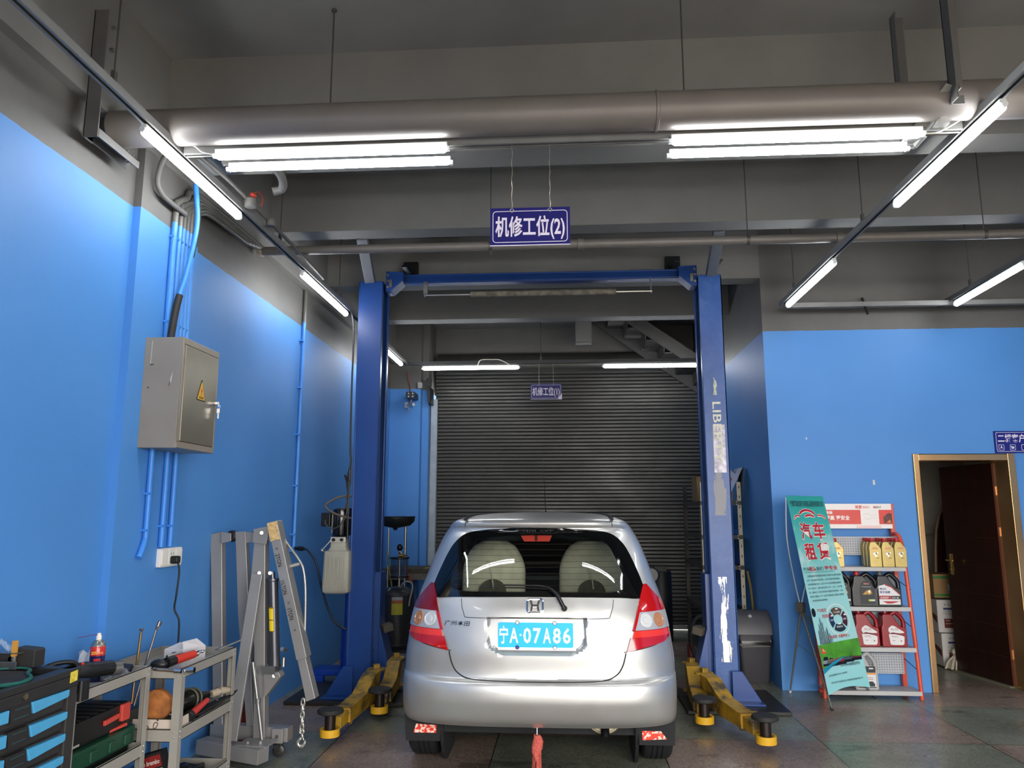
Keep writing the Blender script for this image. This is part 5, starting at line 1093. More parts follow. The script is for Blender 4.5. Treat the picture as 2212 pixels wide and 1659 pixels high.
MB().prism([(-2.10,3.55,.543),(-2.05,3.53,.543),(-2.03,3.64,.550),(-2.08,3.66,.550)], (0,0,.012)).build('red_tool_piece', M('tomato_red_plastic', '#c2443a', .4), gc, bevel=.003)
MB().rbox(-2.30,-2.04,3.18,3.70,.408,.462,.03,3).build('lower_shell', M('black_green_plastic', '#0d1712', .45, var=.1), gc, bevel=.008)
lump('rag', (-2.10,3.34,.125), .10, (1.2,1.3,.40), navy, 'dark rag in the bottom tray of the first trolley', 'rag', 9, .3)
# two rods standing in the gap between the trolleys
rp = thing('copper_pipe', (-2.02, 3.748, .5), 'straight brassy pipe with a flared top standing between the two trolleys', 'pipe')
MB().tube([atY(284,1520,3.752), atY(290,1475,3.750), atY(305,1365,3.742)], .0062, 12).lathe([(.0062,0),(.0105,.006),(.0105,.010),(.006,.011)], atY(305,1363,3.742), 14, (.15,0,1)).build('tube', M('brass_pipe', '#a88c68', .28, .9, var=.15), rp, smooth=40)
wr = thing('socket_bar', (-1.98, 3.748, .5), 'long chrome socket extension bar leaning between the two trolleys', 'socket bar')
MB().tube([atY(289,1524,3.752), atY(313,1440,3.748), atY(338,1358,3.742)], .0058, 12).build('bar', chrome, wr, smooth=40)
MB().cyl(atY(338,1360,3.742), atY(341,1352,3.742), .007, .0105, 14).cyl(atY(341,1352,3.742), atY(345,1341,3.742), .0118, n=16).build('socket', chrome, wr, smooth=40)
# things on the second trolley
zB = .732
bxo = thing('open_carton', (-2.06, 4.12, zB), 'white open cardboard carton with a price tag on the second trolley', 'carton')
wc = M('white_carton', '#c9c4c4', .7, var=.05); m = MB(); a0 = Vector((-2.09,4.05,zB)); uu = Vector((.105,-.015,0)); vv = Vector((.05,.15,0)); hh = Vector((0,0,.085))
for p, q in ((a0, uu), (a0 + uu, vv), (a0 + vv, uu), (a0, vv)): m.prism([p, p + q, p + q + hh, p + hh], q.cross(hh).normalized()*.002)
m.prism([a0, a0+uu, a0+uu+vv, a0+vv], (0,0,.002)); m.prism([a0+hh, a0+hh+uu, a0+hh+uu+Vector((.02,.10,.012)), a0+hh+Vector((.03,.10,.02))], (0,0,.002)); m.prism([a0+uu+hh, a0+uu+vv+hh, a0+uu+vv+hh+Vector((-.05,.0,.035)), a0+uu+hh+Vector((-.02,.03,.035))], (0,0,.002))
m.build('carton', wc, bxo)
m = MB(); nn = uu.cross(hh).normalized()*(1 if uu.cross(hh).y < 0 else -1)
m.prism([a0 + uu*.25 + hh*.28 + nn*.004, a0 + uu*.62 + hh*.40 + nn*.004, a0 + uu*.58 + hh*.68 + nn*.004, a0 + uu*.18 + hh*.52 + nn*.004], nn*.001); m.m = 1; m.prism([a0 + uu*.45 + hh*.80 + nn*.003, a0 + uu*.66 + hh*.82 + nn*.003, a0 + uu*.66 + hh*.9 + nn*.003, a0 + uu*.45 + hh*.88 + nn*.003], nn*.001); m.build('price_tag', [M('tag_white', '#e9e6ea', .6, var=.03), M('violet_print', '#4b4a86', .6, var=0)], bxo)
ar = thing('air_ratchet', (-1.93, 3.95, .78), 'air ratchet with a red grip and silver fitting lying across the second trolley edge', 'air tool')
p0 = Vector((-1.955,3.815,.795)); p1 = Vector((-1.90,4.015,.808)); dd = (p1 - p0).normalized()
MB().cyl(p0 + dd*.055, p1 - dd*.02, .0225, .020, 20).build('grip', M('red_grip', '#c23324', .45, var=.08), ar, smooth=40)
MB().cyl(p0, p0 + dd*.055, .026, .022, 20).ball(p0 + Vector((-.03,-.01,-.004)), .030, 16, (1.5,.9,.8)).build('head', blkp, ar, smooth=50)
MB().cyl(p1 - dd*.02, p1, .017, n=16).cyl(p1, p1 + dd*.022, .009, n=8).cyl(p1 + dd*.022, p1 + dd*.055, .006, n=12).cyl(p1 + dd*.036, p1 + dd*.044, .009, n=12).build('air_fitting', chrome, ar, smooth=40)
MB().tube([p0 + Vector((-.01,.02,.026)), p0 + Vector((.02,.11,.030))], .008, 8).build('throttle_lever', shinym, ar, smooth=40)
bb = thing('breaker_bar', (-1.9, 3.765, .775), 'chrome swivel socket bar lying along the near edge of the second trolley', 'socket bar')
MB().cyl(atY(332,1447,3.764)+Vector((0,0,.004)), atY(385,1451,3.764)+Vector((0,0,.004)), .0085, n=14).build('bar', M('warm_chrome', '#a09284', .25, .9, var=.1), bb, smooth=40)
MB().cyl(atY(377,1451,3.764)+Vector((0,0,.004)), atY(392,1452,3.764)+Vector((0,0,.004)), .011, n=14).ball(atY(399,1451,3.764)+Vector((0,0,.004)), .008, 10).cyl(atY(404,1450,3.764)+Vector((0,0,.004)), atY(420,1449,3.764)+Vector((0,0,.004)), .0135, n=18).build('socket', chrome, bb, smooth=40)
solo('flat_file', MB().beam((-1.905,4.25,.783),(-1.835,4.405,.812),.022,.005), shinym, 'flat steel bar sticking out over the far corner of the second trolley', 'file', bevel=.002)
lump('red_cord_grip', (-2.10,3.84,.752), .035, (1.5,1.2,.55), M('red_black_cord', '#7a2420', .5, var=.6, scale=40), 'red and black coil of cord on the second trolley near the chrome bar', 'cord', 2, .2)
# middle tier of the second trolley
zM = .441
solo('orange_pad', MB().prism([(-2.02 + .075*math.cos(a), 3.86, .585 + .075*math.sin(a)) for a in [math.pi*2*k/28 for k in range(28)]], (0,.045,0)), M('orange_foam', '#b5713c', .85, var=.3, scale=25), 'round orange polishing pad standing behind the scribbled white box', 'polishing pad', bevel=.012, bseg=3)
sb = thing('scribbled_box', (-1.94, 3.84, zM), 'white box with a black pen scribble on the middle shelf of the second trolley', 'box')
m = MB().bx(-2.09,-1.872,3.79,3.795,zM+.01,zM+.098).bx(-2.09,-1.872,3.93,3.935,zM+.01,zM+.09).bx(-1.877,-1.872,3.79,3.935,zM+.01,zM+.098).bx(-2.09,-1.872,3.79,3.935,zM+.005,zM+.01); m.build('box', M('cream_box', '#c7b9ac', .7, var=.06), sb)
MB().bx(-2.088,-1.878,3.796,3.930,zM+.06,zM+.085).build('green_filling', M('dark_green_filling', '#26352b', .7, var=.3, scale=30), sb)
m = MB(); S0 = Vector((-1.985,3.7885,zM+.05)); L = [(-.03,.02),(-.012,-.002),(.012,-.022),(.032,-.028),(.036,-.02),(.018,-.008),(.002,.010),(.004,.03),(.016,.036),(.022,.026),(.012,.010),(-.006,.006)]
m.tube(spline([S0 + Vector((a,0,b)) for a, b in L], 4), .0018, 5); m.tube([S0 + Vector((.016,0,.048)), S0 + Vector((.024,0,.044))], .003, 5); m.build('pen_scribble', M('pen_black', '#2b2523', .6, var=0), sb, smooth=60)
iw = thing('impact_wrench', (-1.95, 4.1, .56), 'greasy dark impact gun with coiled wire on the middle shelf of the second trolley', 'power tool')
MB().tube([(-1.99,3.96,.555),(-1.98,4.02,.56),(-1.955,4.12,.562),(-1.95,4.16,.56)], [.046,.050,.048,.034], 18).tube([(-1.95,4.15,.56),(-1.93,4.24,.555)], [.030,.018], 12).tube([(-1.96,4.08,.53),(-1.93,4.11,.47)], .022, 10).build('tool_body', M('greasy_steel', '#35352f', .25, .7, var=.35, scale=30), iw, smooth=50)
m = MB(); m.tube([Vector((-1.965,4.085,.56)) + Vector((.054*math.cos(a), .01*math.sin(a), .056*math.sin(a))) for a in [2*math.pi*k/24 for k in range(24)]], .006, 6, closed=True); m.tube([Vector((-1.955,4.115,.56)) + Vector((.050*math.cos(a), .012*math.sin(a), .052*math.sin(a))) for a in [2*math.pi*k/24 for k in range(24)]], .005, 6, closed=True); m.build('wire_coil', M('grey_wire', '#5d5a50', .5, var=.1), iw, smooth=60)
sg_ = thing('sprayer_head', (-1.88, 4.33, .52), 'cream spray gun head wrapped in cable at the far end of the middle shelf', 'spray gun')
MB().tube([(-1.93,4.28,.548),(-1.90,4.33,.555),(-1.862,4.385,.55)], [.020,.022,.014], 12).build('gun_body', M('cream_plastic', '#a89a86', .5, var=.15), sg_, smooth=50)
m = MB(); m.tube([Vector((-1.885,4.345,.53)) + Vector((.03*math.cos(a), .05*math.cos(a), .028*math.sin(a))) for a in [2*math.pi*k/20 for k in range(20)]], .004, 6, closed=True); m.tube([Vector((-1.91,4.31,.55)) + Vector((.02*math.cos(a), .004, .026*math.sin(a))) for a in [2*math.pi*k/16 for k in range(16)]], .005, 6, closed=True); m.build('cable_loop', M('grey_wire', '#5d5a50', .5), sg_, smooth=60)
solo('black_mat', MB().prism([(-1.99,3.96,zM+.012),(-1.85,3.94,zM+.075),(-1.846,4.38,zM+.082),(-1.846,4.43,zM+.095),(-1.99,4.36,zM+.03)], (0,0,.006)), M('black_rubber_mat', '#211f1d', .85, var=.15), 'black rubber mat draped over the edge of the middle shelf', 'mat')
fl_ = thing('red_torch', (-1.88, 4.0, .5), 'red and black hand torch lying on the middle shelf of the second trolley', 'torch')
MB().cyl((-1.875,3.935,.525),(-1.868,4.10,.560),.020,.013,16).build('handle', M('red_torch', '#b93a34', .4, var=.06), fl_, smooth=40)
MB().lathe([(.01,0),(.026,.0),(.030,.006),(.030,.022),(.024,.03)], (-1.877,3.915,.52), 18, (.04,1,.2)).build('head', blkp, fl_, smooth=40)
# bottom tier of the second trolley
pb = thing('brake_pad_box', (-2.0, 3.85, .16), 'dark box with a red band and white lettering leaning in the bottom tray', 'box')
R_b = Euler((0,-.28,0)).to_matrix(); cb_ = Vector((-1.995,3.86,.262))
m = MB().box(cb_, (.13,.07,.22), R_b); m.m = 1; fr = lambda x, z: cb_ + R_b @ Vector((x, -.036, z))
m.prism([fr(-.065,.045), fr(.065,.045), fr(.065,.098), fr(-.065,.098)], (0,-.0008,0)); m.m = 2; m.prism([fr(-.065,.030), fr(.065,.030), fr(.065,.036), fr(-.065,.036)], (0,-.0008,0)); m.text('Agile brembo', .030, fr(-.058,.060) + Vector((0,-.001,0)), ux=R_b @ Vector((1,0,0)), uy=R_b @ Vector((0,0,1)), fit=.115, bold=.01, shear=.3)
m.m = 3; m.prism([fr(.0,-.075), fr(.03,-.075), fr(.03,-.04), fr(.0,-.04)], (0,-.0008,0)); m.m = 1; m.prism([fr(.03,-.075), fr(.062,-.075), fr(.062,-.03), fr(.03,-.04)], (0,-.0008,0))
m.build('box', [M('near_black_box', '#1d1b1a', .5, var=.1), M('dark_red_band', '#7c1f1c', .5, var=.1), M('label_white', '#cfcac0', .5, var=0), M('label_gold', '#c9b83e', .5, var=0)], pb)
lump('cable_heap', (-2.02,4.16,.165), .085, (1.3,1.6,.5), M('black_cable_heap', '#151516', .5, var=.3), 'heap of black cable in the bottom tray of the second trolley', 'cable', 12, .35)
# first-aid style red box and folded cardboard on the wall side behind the crane
solo('red_white_carton', MB().bx(-2.35,-2.15,5.25,5.40,.0,.34), M('red_label_carton', '#7d2a28', .6, var=.35, scale=14), 'dark red and white carton on the floor behind the crane legs', 'carton', bevel=.004)
# ================================================================== RIGHT SIDE: X BANNER, OIL DISPLAY, DOORWAY
BL, BR_, TLp = atY(1790,1502,6.48), atY(1880,1485,6.83), atY(1698,1070,6.56); TRp = atY(1777,1072,6.91)
Bn = (BR_ - BL).cross(TLp - BL).normalized()
if Bn.y > 0: Bn = -Bn
def B(u, v, off=0.):
    p = BL*(1-u)*(1-v) + BR_*u*(1-v) + TLp*(1-u)*v + TRp*u*v
    bow = .018*math.sin(math.pi*u)*(1 - v)**2*0 + .022*math.sin(math.pi*u)
    return p - Bn*bow*.6 + Vector((0,0,.035*math.sin(math.pi*u)*max(0, 1 - v*9))) + Bn*(off + .0005)
ban = thing('x_banner', (2.15, 6.8, 0), 'tall teal rental advertising banner on an X stand beside the oil shelf', 'banner')
pr = NT('banner_print'); zz = pr.xyz()[2]
cl_ = pr.noise(5., detail=5)
bgc = pr.ramp(pr.math('DIVIDE', zz, 1.7), [(0., '#8fd6d6'), (.28, '#a6dcdc'), (.55, '#9cd6d4'), (.72, '#6fc2bd'), (.86, '#3fae a5'.replace(' ', '')), (1., '#2f9d92')])
cw = pr.math('MULTIPLY', pr.math('MULTIPLY', pr.math('GREATER_THAN', zz, .95), pr.math('LESS_THAN', zz, 1.42)), pr.ramp(cl_, [(.5, 0.), (.7, .55)]))
pr.l(pr.mix(cw, bgc, '#e6f3ee'), pr.b.inputs['Base Color']); pr.b.inputs['Roughness'].default_value = .35; pr = pr.m
m = MB(); m.grid([[B(i/16, j/20) for i in range(17)] for j in range(21)]); m.grid([[B(i/16, j/20, -.0015) for i in range(17)] for j in range(21)])
sheet = m.build('banner_sheet', pr, ban, smooth=60)
def art(name, shapes, mat):        # shapes: lists of (u, v) outlines printed on the sheet
    m = MB()
    for k, (pts, off) in enumerate(shapes): m.quad(*[B(u, v, off) for u, v in pts])
    return m.build(name, mat, sheet)
def strip(u0, u1, v0, v1, n=8): return [(u0 + (u1-u0)*k/n, v0) for k in range(n+1)] + [(u1 + (u0-u1)*k/n, v1) for k in range(n+1)]
def btext(m, s_, u, v, h, w_, bold=.01, off=.003, align='LEFT'):
    a, b = B(u, v, 0), B(u + w_, v, 0); m.text(s_, h, a, ux=(b - a), uy=(TLp - BL), depth=off, fit=(b - a).length, bold=bold, align=align) if (b-a).cross(TLp-BL).dot(Bn) > 0 else m.text(s_, h, a, ux=(b - a), uy=(TLp - BL), depth=-off, fit=(b - a).length, bold=bold, align=align)
redp = M('print_red', '#c0212f', .4, var=.1, scale=8); whp = M('print_cream', '#f3ece2', .4, var=0); dkp = M('print_dark', '#2b3a46', .5, var=0)
m = MB(); btext(m, '宁夏鑫航源汽车租赁服务有限公司', .05, .945, .052, .90, .012)
for k, s_ in enumerate(('宁夏鑫航源汽车租赁服务有限公司是专业从事汽车租赁', '公司，我们拥有多种车型，为客户提供优质的服务，', '公司坚持诚信为本，以客户为中心的经营理念服务好', '每一位客户，我们始终坚持“公平、公正、公开”原', '则，竭诚为广大客户提供安全便捷的租车服务，以行', '车安全为重点，每一位客户都是我们“朋友式的服务', '，欢迎您致电洽谈租赁。')):
    btext(m, s_, .06 + (.04 if k == 0 else 0), .575 - k*.0205, .0165, (.86 if k < 6 else .45), .004)
btext(m, '租车电话:', .13, .135, .047, .27, .018); btext(m, '15509675111(微信同号)', .44, .158, .026, .46, .008); btext(m, '13519590188(微信同号)', .44, .122, .026, .46, .008)
btext(m, '业务监督电话 0951-8668782', .10, .082, .016, .46, .004); btext(m, '地址: 银川市兴庆区丽景北街六号国际商品交易城24号楼101号', .12, .045, .016, .76, .004)
btext(m, '汽车      我们', .02, .607, .034, .55, .004)
m.build('dark_lettering', dkp, sheet)
m = MB(); 
for ch_, u, v in (('汽',.17,.775),('车',.52,.775),('租',.17,.668),('赁',.52,.668)): btext(m, ch_, u, v, .150, .31, .045, .0032)
m.build('white_outline', whp, sheet)
m = MB()
for ch_, u, v in (('汽',.18,.778),('车',.53,.778),('租',.18,.671),('赁',.53,.671)): btext(m, ch_, u, v, .145, .29, .02, .0046)
btext(m, '租赁', .20, .607, .038, .19, .02); btext(m, '更专业', .60, .607, .038, .32, .02)
btext(m, '汽车租赁', .16, .398, .030, .24, .006); btext(m, '找我们！', .26, .368, .030, .26, .006); btext(m, '汽车租赁  实惠更放心', .30, .263, .028, .52, .01)
m.build('red_lettering', redp, sheet)
def arc(cu, cv, ru, rv, a0, a1, t, n=16):
    o = [(cu + ru*math.cos(math.radians(a0 + (a1-a0)*k/n)), cv + rv*math.sin(math.radians(a0 + (a1-a0)*k/n))) for k in range(n+1)]
    i = [(cu + (ru-t)*math.cos(math.radians(a1 + (a0-a1)*k/n)), cv + (rv-t*.35)*math.sin(math.radians(a1 + (a0-a1)*k/n))) for k in range(n+1)]
    return o + i
art('car_outline', [(arc(.47,.880,.26,.052,30,150,.055), .0026), (arc(.20,.872,.13,.028,60,180,.04), .0026), (arc(.78,.872,.16,.030,5,110,.04), .0026), (arc(.52,.878,.16,.026,20,150,.05), .0026)], whp)
art('car_outline', [(arc(.47,.880,.25,.050,30,150,.035), .0034), (arc(.20,.872,.12,.026,60,180,.02), .0034), (arc(.78,.872,.15,.028,5,110,.02), .0034), (arc(.52,.878,.15,.024,25,145,.03), .0034)], redp)
art('meadow', [([(0,.105)] + [(k/12, .105 + .055*math.sin(math.pi*min(1,k/9)*.5)) for k in range(13)] + [(1,.250)] + [(1 - k/12, .250 - .012*(k/12)) for k in range(13)], .0016)], M('print_meadow', '#4f9a2e', .45, var=.35, scale=9))
art('blue_arc', [([(k/12, .100 + .060*math.sin(math.pi*min(1,k/9)*.5)) for k in range(13)] + [(1 - k/12, .122 + .052*math.sin(math.pi*min(1,(12-k)/9)*.5)) for k in range(13)], .0022)], M('print_blue_arc', '#1d8fb0', .4, var=.05))
art('qq_mark', [([(.06 + .052*math.cos(a), .398 + .022*math.sin(a)) for a in [2*math.pi*k/20 for k in range(20)]], .0024)], M('print_black', '#141416', .45, var=0))
seg = [(.62 + .0, .355)]
for nm_, a0, a1, c_ in (('brown_segment',50,130,'#5d4a3e'),('blue_segment',140,220,'#1f3558'),('slate_segment',230,310,'#22323c'),('maroon_segment',-40,40,'#4a2230')):
    art(nm_, [(arc(.64,.352,.215,.062,a0,a1,.105,10), .0026)], M('print_' + nm_, c_, .4, var=.05))
m = MB(); btext(m, '个人自驾', .565, .385, .017, .15, .006); btext(m, '旅游包车', .565, .312, .017, .15, .006); btext(m, '企业', .445, .348, .017, .07, .006); btext(m, '婚庆', .765, .348, .017, .07, .006)
for u, v in ((.62,.402),(.47,.37),(.79,.37),(.62,.327)): m.quad(*[B(u + a, v + b, .0034) for a, b in ((0,0),(.07,0),(.06,.007),(.01,.007))])
m.build('ring_lettering', whp, sheet)
art('ring_line', [(arc(.64,.352,.27,.080,0,180,.012,24), .0022), (arc(.64,.352,.27,.080,180,360,.012,24), .0022)], whp)
bld = []
for u, w_, v in ((.06,.05,.315),(.10,.05,.345),(.15,.045,.375),(.195,.04,.355),(.24,.035,.31),(.275,.05,.325),(.33,.035,.295),(.37,.03,.275)): bld.append(([(u,.240),(u+w_,.241),(u+w_,v-.012),(u+w_*.5,v)], .0024))
art('printed_tower', bld, M('print_tower', '#6f8c92', .4, var=.5, scale=60)); art('printed_tower', [([(u,.240),(u+.008,.240),(u+.008,v),(u,v)], .003) for u, v in ((.075,.305),(.12,.335),(.165,.362),(.205,.345),(.25,.30),(.29,.312),(.31,.31),(.345,.285))], M('print_tower_dark', '#273338', .4, var=.2))
for u in (.05, .37, .68):
    art('red_pill', [([(u + a, v) for a, v in ((0,.202),(.02,.195),(.25,.198),(.27,.205),(.27,.226),(.25,.232),(.02,.229),(0,.222))], .0028)], M('print_pill', '#d9562f', .4, var=.05))
m = MB(); btext(m, '车辆齐全', .08, .205, .026, .21, .008); btext(m, '服务周到', .40, .207, .026, .21, .008); btext(m, '安全出行', .71, .210, .026, .21, .008); m.build('pill_lettering', M('print_pale_yellow', '#f2dfb0', .4, var=0), sheet)
for u, v, s_, c_ in ((.02,.142,.85,'#8a9496'),(.17,.138,1.1,'#8d6a52'),(.73,.150,1.05,'#7a2632'),(.53,.146,1.15,'#4f6468'),(.33,.140,1.2,'#a3202c')):
    w_ = .23*s_; hgt = .044*s_
    art('printed_car', [([(u, v), (u + w_, v), (u + w_, v + hgt*.38), (u + w_*.86, v + hgt*.55), (u + w_*.14, v + hgt*.55), (u, v + hgt*.38)], .0026)], M('print_car_' + c_[1:], c_, .35, var=.15, scale=40))
    art('printed_car_glass', [([(u + w_*.14, v + hgt*.55), (u + w_*.86, v + hgt*.55), (u + w_*.74, v + hgt), (u + w_*.26, v + hgt)], .0026), ([(u + w_*.02, v - hgt*.16), (u + w_*.98, v - hgt*.16), (u + w_*.98, v + hgt*.12), (u + w_*.02, v + hgt*.12)], .0030)], M('print_black', '#141416', .45, var=0))
m = MB().quad(*[B(u, v, .003) for u, v in strip(.02,.84,.598,.5995)]); m.build('thin_rule', dkp, sheet)
# the stand: hub, two front legs, one back leg, two arms to the top corners, two to the bottom
hub = atY(1730,1312,6.86); sgr = M('grey_stand_pole', '#7d7f78', .4, .5, var=.08); wpl = M('white_fibre_pole', '#cfd2d4', .35, var=.03)
MB().box(hub, (.060,.06,.085), (0,.08,.7)).build('hub', M('taped_hub', '#5d564e', .8, var=.3, scale=40), ban, bevel=.01)
f1, f2, f3 = Vector((2.06,6.47,0)), Vector((2.552,6.895,0)), Vector((1.905,7.06,0))
for nm_, f_ in (('front_leg', f1), ('front_leg', f2), ('back_leg', f3)):
    m = MB().tube([hub + Vector((0,0,-.02)), f_ + Vector((0,0,.01))], [.010,.007], 8); o = m.build(nm_, sgr, ban, smooth=50)
    MB().tube([f_ + (hub - f_)*.035, f_ + Vector((0,0,.006))], .010, 8).build('rubber_tip', rub if nm_ == 'front_leg' else wpl, o, smooth=50)
MB().tube(spline([hub, hub + Vector((-.05,-.02,.25)), TLp + Vector((.02,.12,-.35)), TLp + Vector((.0,.01,-.02))], 5), .0055, 8).build('arm', wpl, ban, smooth=60)
MB().tube(spline([hub, hub + Vector((.08,.02,.25)), TRp + Vector((.0,.03,-.35)), TRp + Vector((0,.01,-.02))], 5), .0055, 8).build('arm', wpl, ban, smooth=60)
MB().tube([hub + (f1 - hub)*.5, Vector((1.965,6.93,.42)), hub + (f3 - hub)*.5], .002, 5).build('tie_cord', sgr, ban)
# ---------------- red display shelf
rd = NT('red_shelf_paint'); rd.l(rd.ramp(rd.noise(5., detail=4), [(.3,'#c8452c'),(.7,'#d6502f')]), rd.b.inputs['Base Color']); rd.b.inputs['Roughness'].default_value = .35; rd = rd.m
pgy = M('pale_grey_shelf', '#b4b2b0', .45, var=.05)
dsp = thing('display_shelf', (2.55, 7.0, 0), 'red framed shop shelf with four grey boards of oil bottles', 'shelf')
LV = (.065, .408, .736, 1.064)
for x in (2.165, 2.905):
    s_ = -1 if x < 2.5 else 1
    MB().bx(x-.018 - s_*.02, x+.018 - s_*.02, 7.10, 7.145, 0, 1.60).build('back_post', rd, dsp, bevel=.003)
    fr_ = [(x + s_*.020, 6.90, 0), (x + s_*.012, 6.915, .40), (x, 6.935, .80), (x - s_*.012, 6.95, 1.18), (x - s_*.018, 6.965, 1.27), (x - s_*.022, 7.00, 1.325), (x - s_*.024, 7.05, 1.34), (x - s_*.024, 7.11, 1.335)]
    MB().tube(spline(fr_, 5), .0165, 12).build('front_leg', rd, dsp, smooth=50)
    for z0 in (.23, .56, .88): MB().tube([(x + s_*.01, 6.92, z0), (x - s_*.015, 7.10, z0 + .06)], .003, 6).build('side_wire', M('dark_wire', '#2b3550', .5), dsp)
for k, z0 in enumerate(LV):
    yf_ = 6.885 + (k*.012); m = MB().bx(2.15 + k*.004, 2.925 - k*.012, yf_, 7.10, z0 - .004, z0).bx(2.15 + k*.004, 2.925 - k*.012, yf_ - .004, yf_, z0 - .034, z0); m.build('board', pgy, dsp, bevel=.002)
for z0, z1, a_, b_ in ((.165,.335,2.20,2.88),(.49,.675,2.20,2.88),(.80,.98,2.20,2.88),(1.155,1.315,2.20,2.88)):
    m = MB().bx(a_, b_, 7.088, 7.098, z0, z1); m.m = 1
    if z0 < .7 or z0 > 1.1:
        nx = int((b_ - a_)/.021); nz_ = int((z1 - z0)/.021)
        for i in range(nx):
            for j in range(nz_): m.quad(*[(a_ + .012 + i*.021 + .0042*math.cos(t), 7.0875, z0 + .012 + j*.021 + .0042*math.sin(t)) for t in [math.pi*2*q/6 for q in range(6)]])
    m.build('pegboard', [M('pegboard_grey', '#aeb0b4', .5, var=.04), M('peg_hole', '#4b4d52', .6, var=0)], dsp)
hdw = M('sign_white', '#ece4df', .35, var=.02); hdr_ = M('sign_red_panel', '#d6392f', .35, var=.05)
m = MB().bx(2.19, 2.872, 7.075, 7.09, 1.385, 1.60); m.m = 1; m.bx(2.19, 2.605, 7.0735, 7.075, 1.422, 1.547).bx(2.762, 2.872, 7.0735, 7.075, 1.422, 1.547)
m.text('埃瑞', .032, (2.560,7.0745,1.560), fit=.060, bold=.02, shear=.2); m.text('刹车片', .020, (2.628,7.0745,1.562), fit=.056, bold=.01); m.text('R', .026, (2.718,7.0745,1.561), fit=.018, bold=.01)
for q in range(2): m.bx(2.56, 2.776, 7.0742, 7.075, 1.403 - q*.012, 1.406 - q*.012)
m.m = 2; m.text('摩擦系数', .028, (2.245,7.0733,1.512), fit=.12, bold=.02); m.text('更高 更安全', .042, (2.300,7.0733,1.462), fit=.21, bold=.02)
m.m = 3; m.text('AIRUI', .026, (2.722,7.074,1.561), fit=.062, bold=.008, shear=.3)
m.m = 4; m.prism([(2.80,7.0733,1.43),(2.872,7.0733,1.43),(2.872,7.0733,1.512),(2.845,7.0733,1.52),(2.80,7.0733,1.485)], (0,-.001,0)); m.m = 5; m.prism([(2.822,7.072,1.435),(2.865,7.072,1.435),(2.85,7.072,1.462)], (0,-.001,0))
m.m = 6; m.tube(spline([(2.625,7.0745,1.505),(2.66,7.0745,1.515),(2.70,7.0745,1.498),(2.75,7.0745,1.505)], 4), .0008, 4).tube(spline([(2.63,7.0745,1.48),(2.67,7.0745,1.462),(2.70,7.0745,1.475),(2.75,7.0745,1.476)], 4), .0008, 4)
m.build('header_sign', [hdw, hdr_, M('sign_cream_text', '#f7f1ea', .4, var=0), M('sign_black_text', '#3a3234', .4, var=0), M('photo_brown', '#5a2a24', .4, var=.5, scale=50), M('photo_orange', '#e07a3c', .4, var=.2), M('sign_grey_line', '#c9a9a4', .5, var=0)], dsp)
# bottles: gold one-litre, black and red four-litre jugs
gold = M('gold_plastic', '#a99458', .32, .45, var=.08, scale=14); redcap = M('red_cap', '#b02a2c', .4, var=.04)
def gold_bottle(loc, label):
    t = thing('oil_bottle', (0,0,0), label, 'oil bottle', 'gold oil bottles on the top board'); W, D = .050, .029
    MB().prism([(p[0], -D, p[1]) for p in [(-.050,.006),(-.044,0),(.044,0),(.050,.006),(.050,.150),(.045,.162),(.008,.205),(.004,.212),(-.034,.212),(-.040,.200),(-.050,.165)]], (0,2*D,0)).build('body', gold, t, bevel=.007, bseg=3)
    MB().lathe([(.018,.212),(.0195,.214),(.0195,.238),(.017,.241)], (-.016,0,0), 18).build('cap', redcap, t, smooth=40)
    m = MB(); m.prism([(p[0], -D-.0004, p[1]) for p in ((-.020,.152),(.022,.152),(.022,.163),(-.020,.163))], (0,-.0006,0)); m.m = 1
    for cx_, cz_, r_ in ((-.008,.112,.013),(.012,.118,.012),(.002,.095,.011)): m.prism([(cx_ + r_*math.cos(a), -D-.0004, cz_ + r_*.8*math.sin(a)) for a in [2*math.pi*k/12 for k in range(12)]], (0,-.0006,0))
    m.m = 2; m.prism([(cx, -D-.0008, cz) for cx, cz in ((-.004,.118),(.008,.124),(.014,.110),(.004,.104))], (0,-.0006,0)); m.bx(.002,.026,-D-.001,-D-.0004,.074,.079); m.m = 3; m.text('Castrol', .009, (-.018,-D-.0012,.1545), fit=.038, bold=.01)
    m.build('front_label', [M('castrol_red', '#c7614e', .4, var=0), M('silver_swirl', '#c9c4bb', .3, .4, var=.2, scale=90), M('swirl_dark', '#54452f', .4, var=.2), M('label_pale', '#efe3d0', .5, var=0)], t)
    t.location = loc; return t
z4 = LV[3]
g0 = gold_bottle((2.645,6.935,z4), 'gold oil bottle at the left end of the front row on the top board'); C_ = ['left', 'middle', 'right']
rowsy = (6.935, 6.997, 7.058); rname = ['front', 'second', 'back']
for r in range(3):
    for c in range(3):
        if r == c == 0: continue
        dup(g0, (2.645 + c*.104 - r*.004, rowsy[r], z4), f'gold oil bottle in the {rname[r]} row on the top board, {C_[c]} of three')
dup(g0, (2.332,6.935,z4), 'lone gold oil bottle half hidden by the banner edge on the top board')
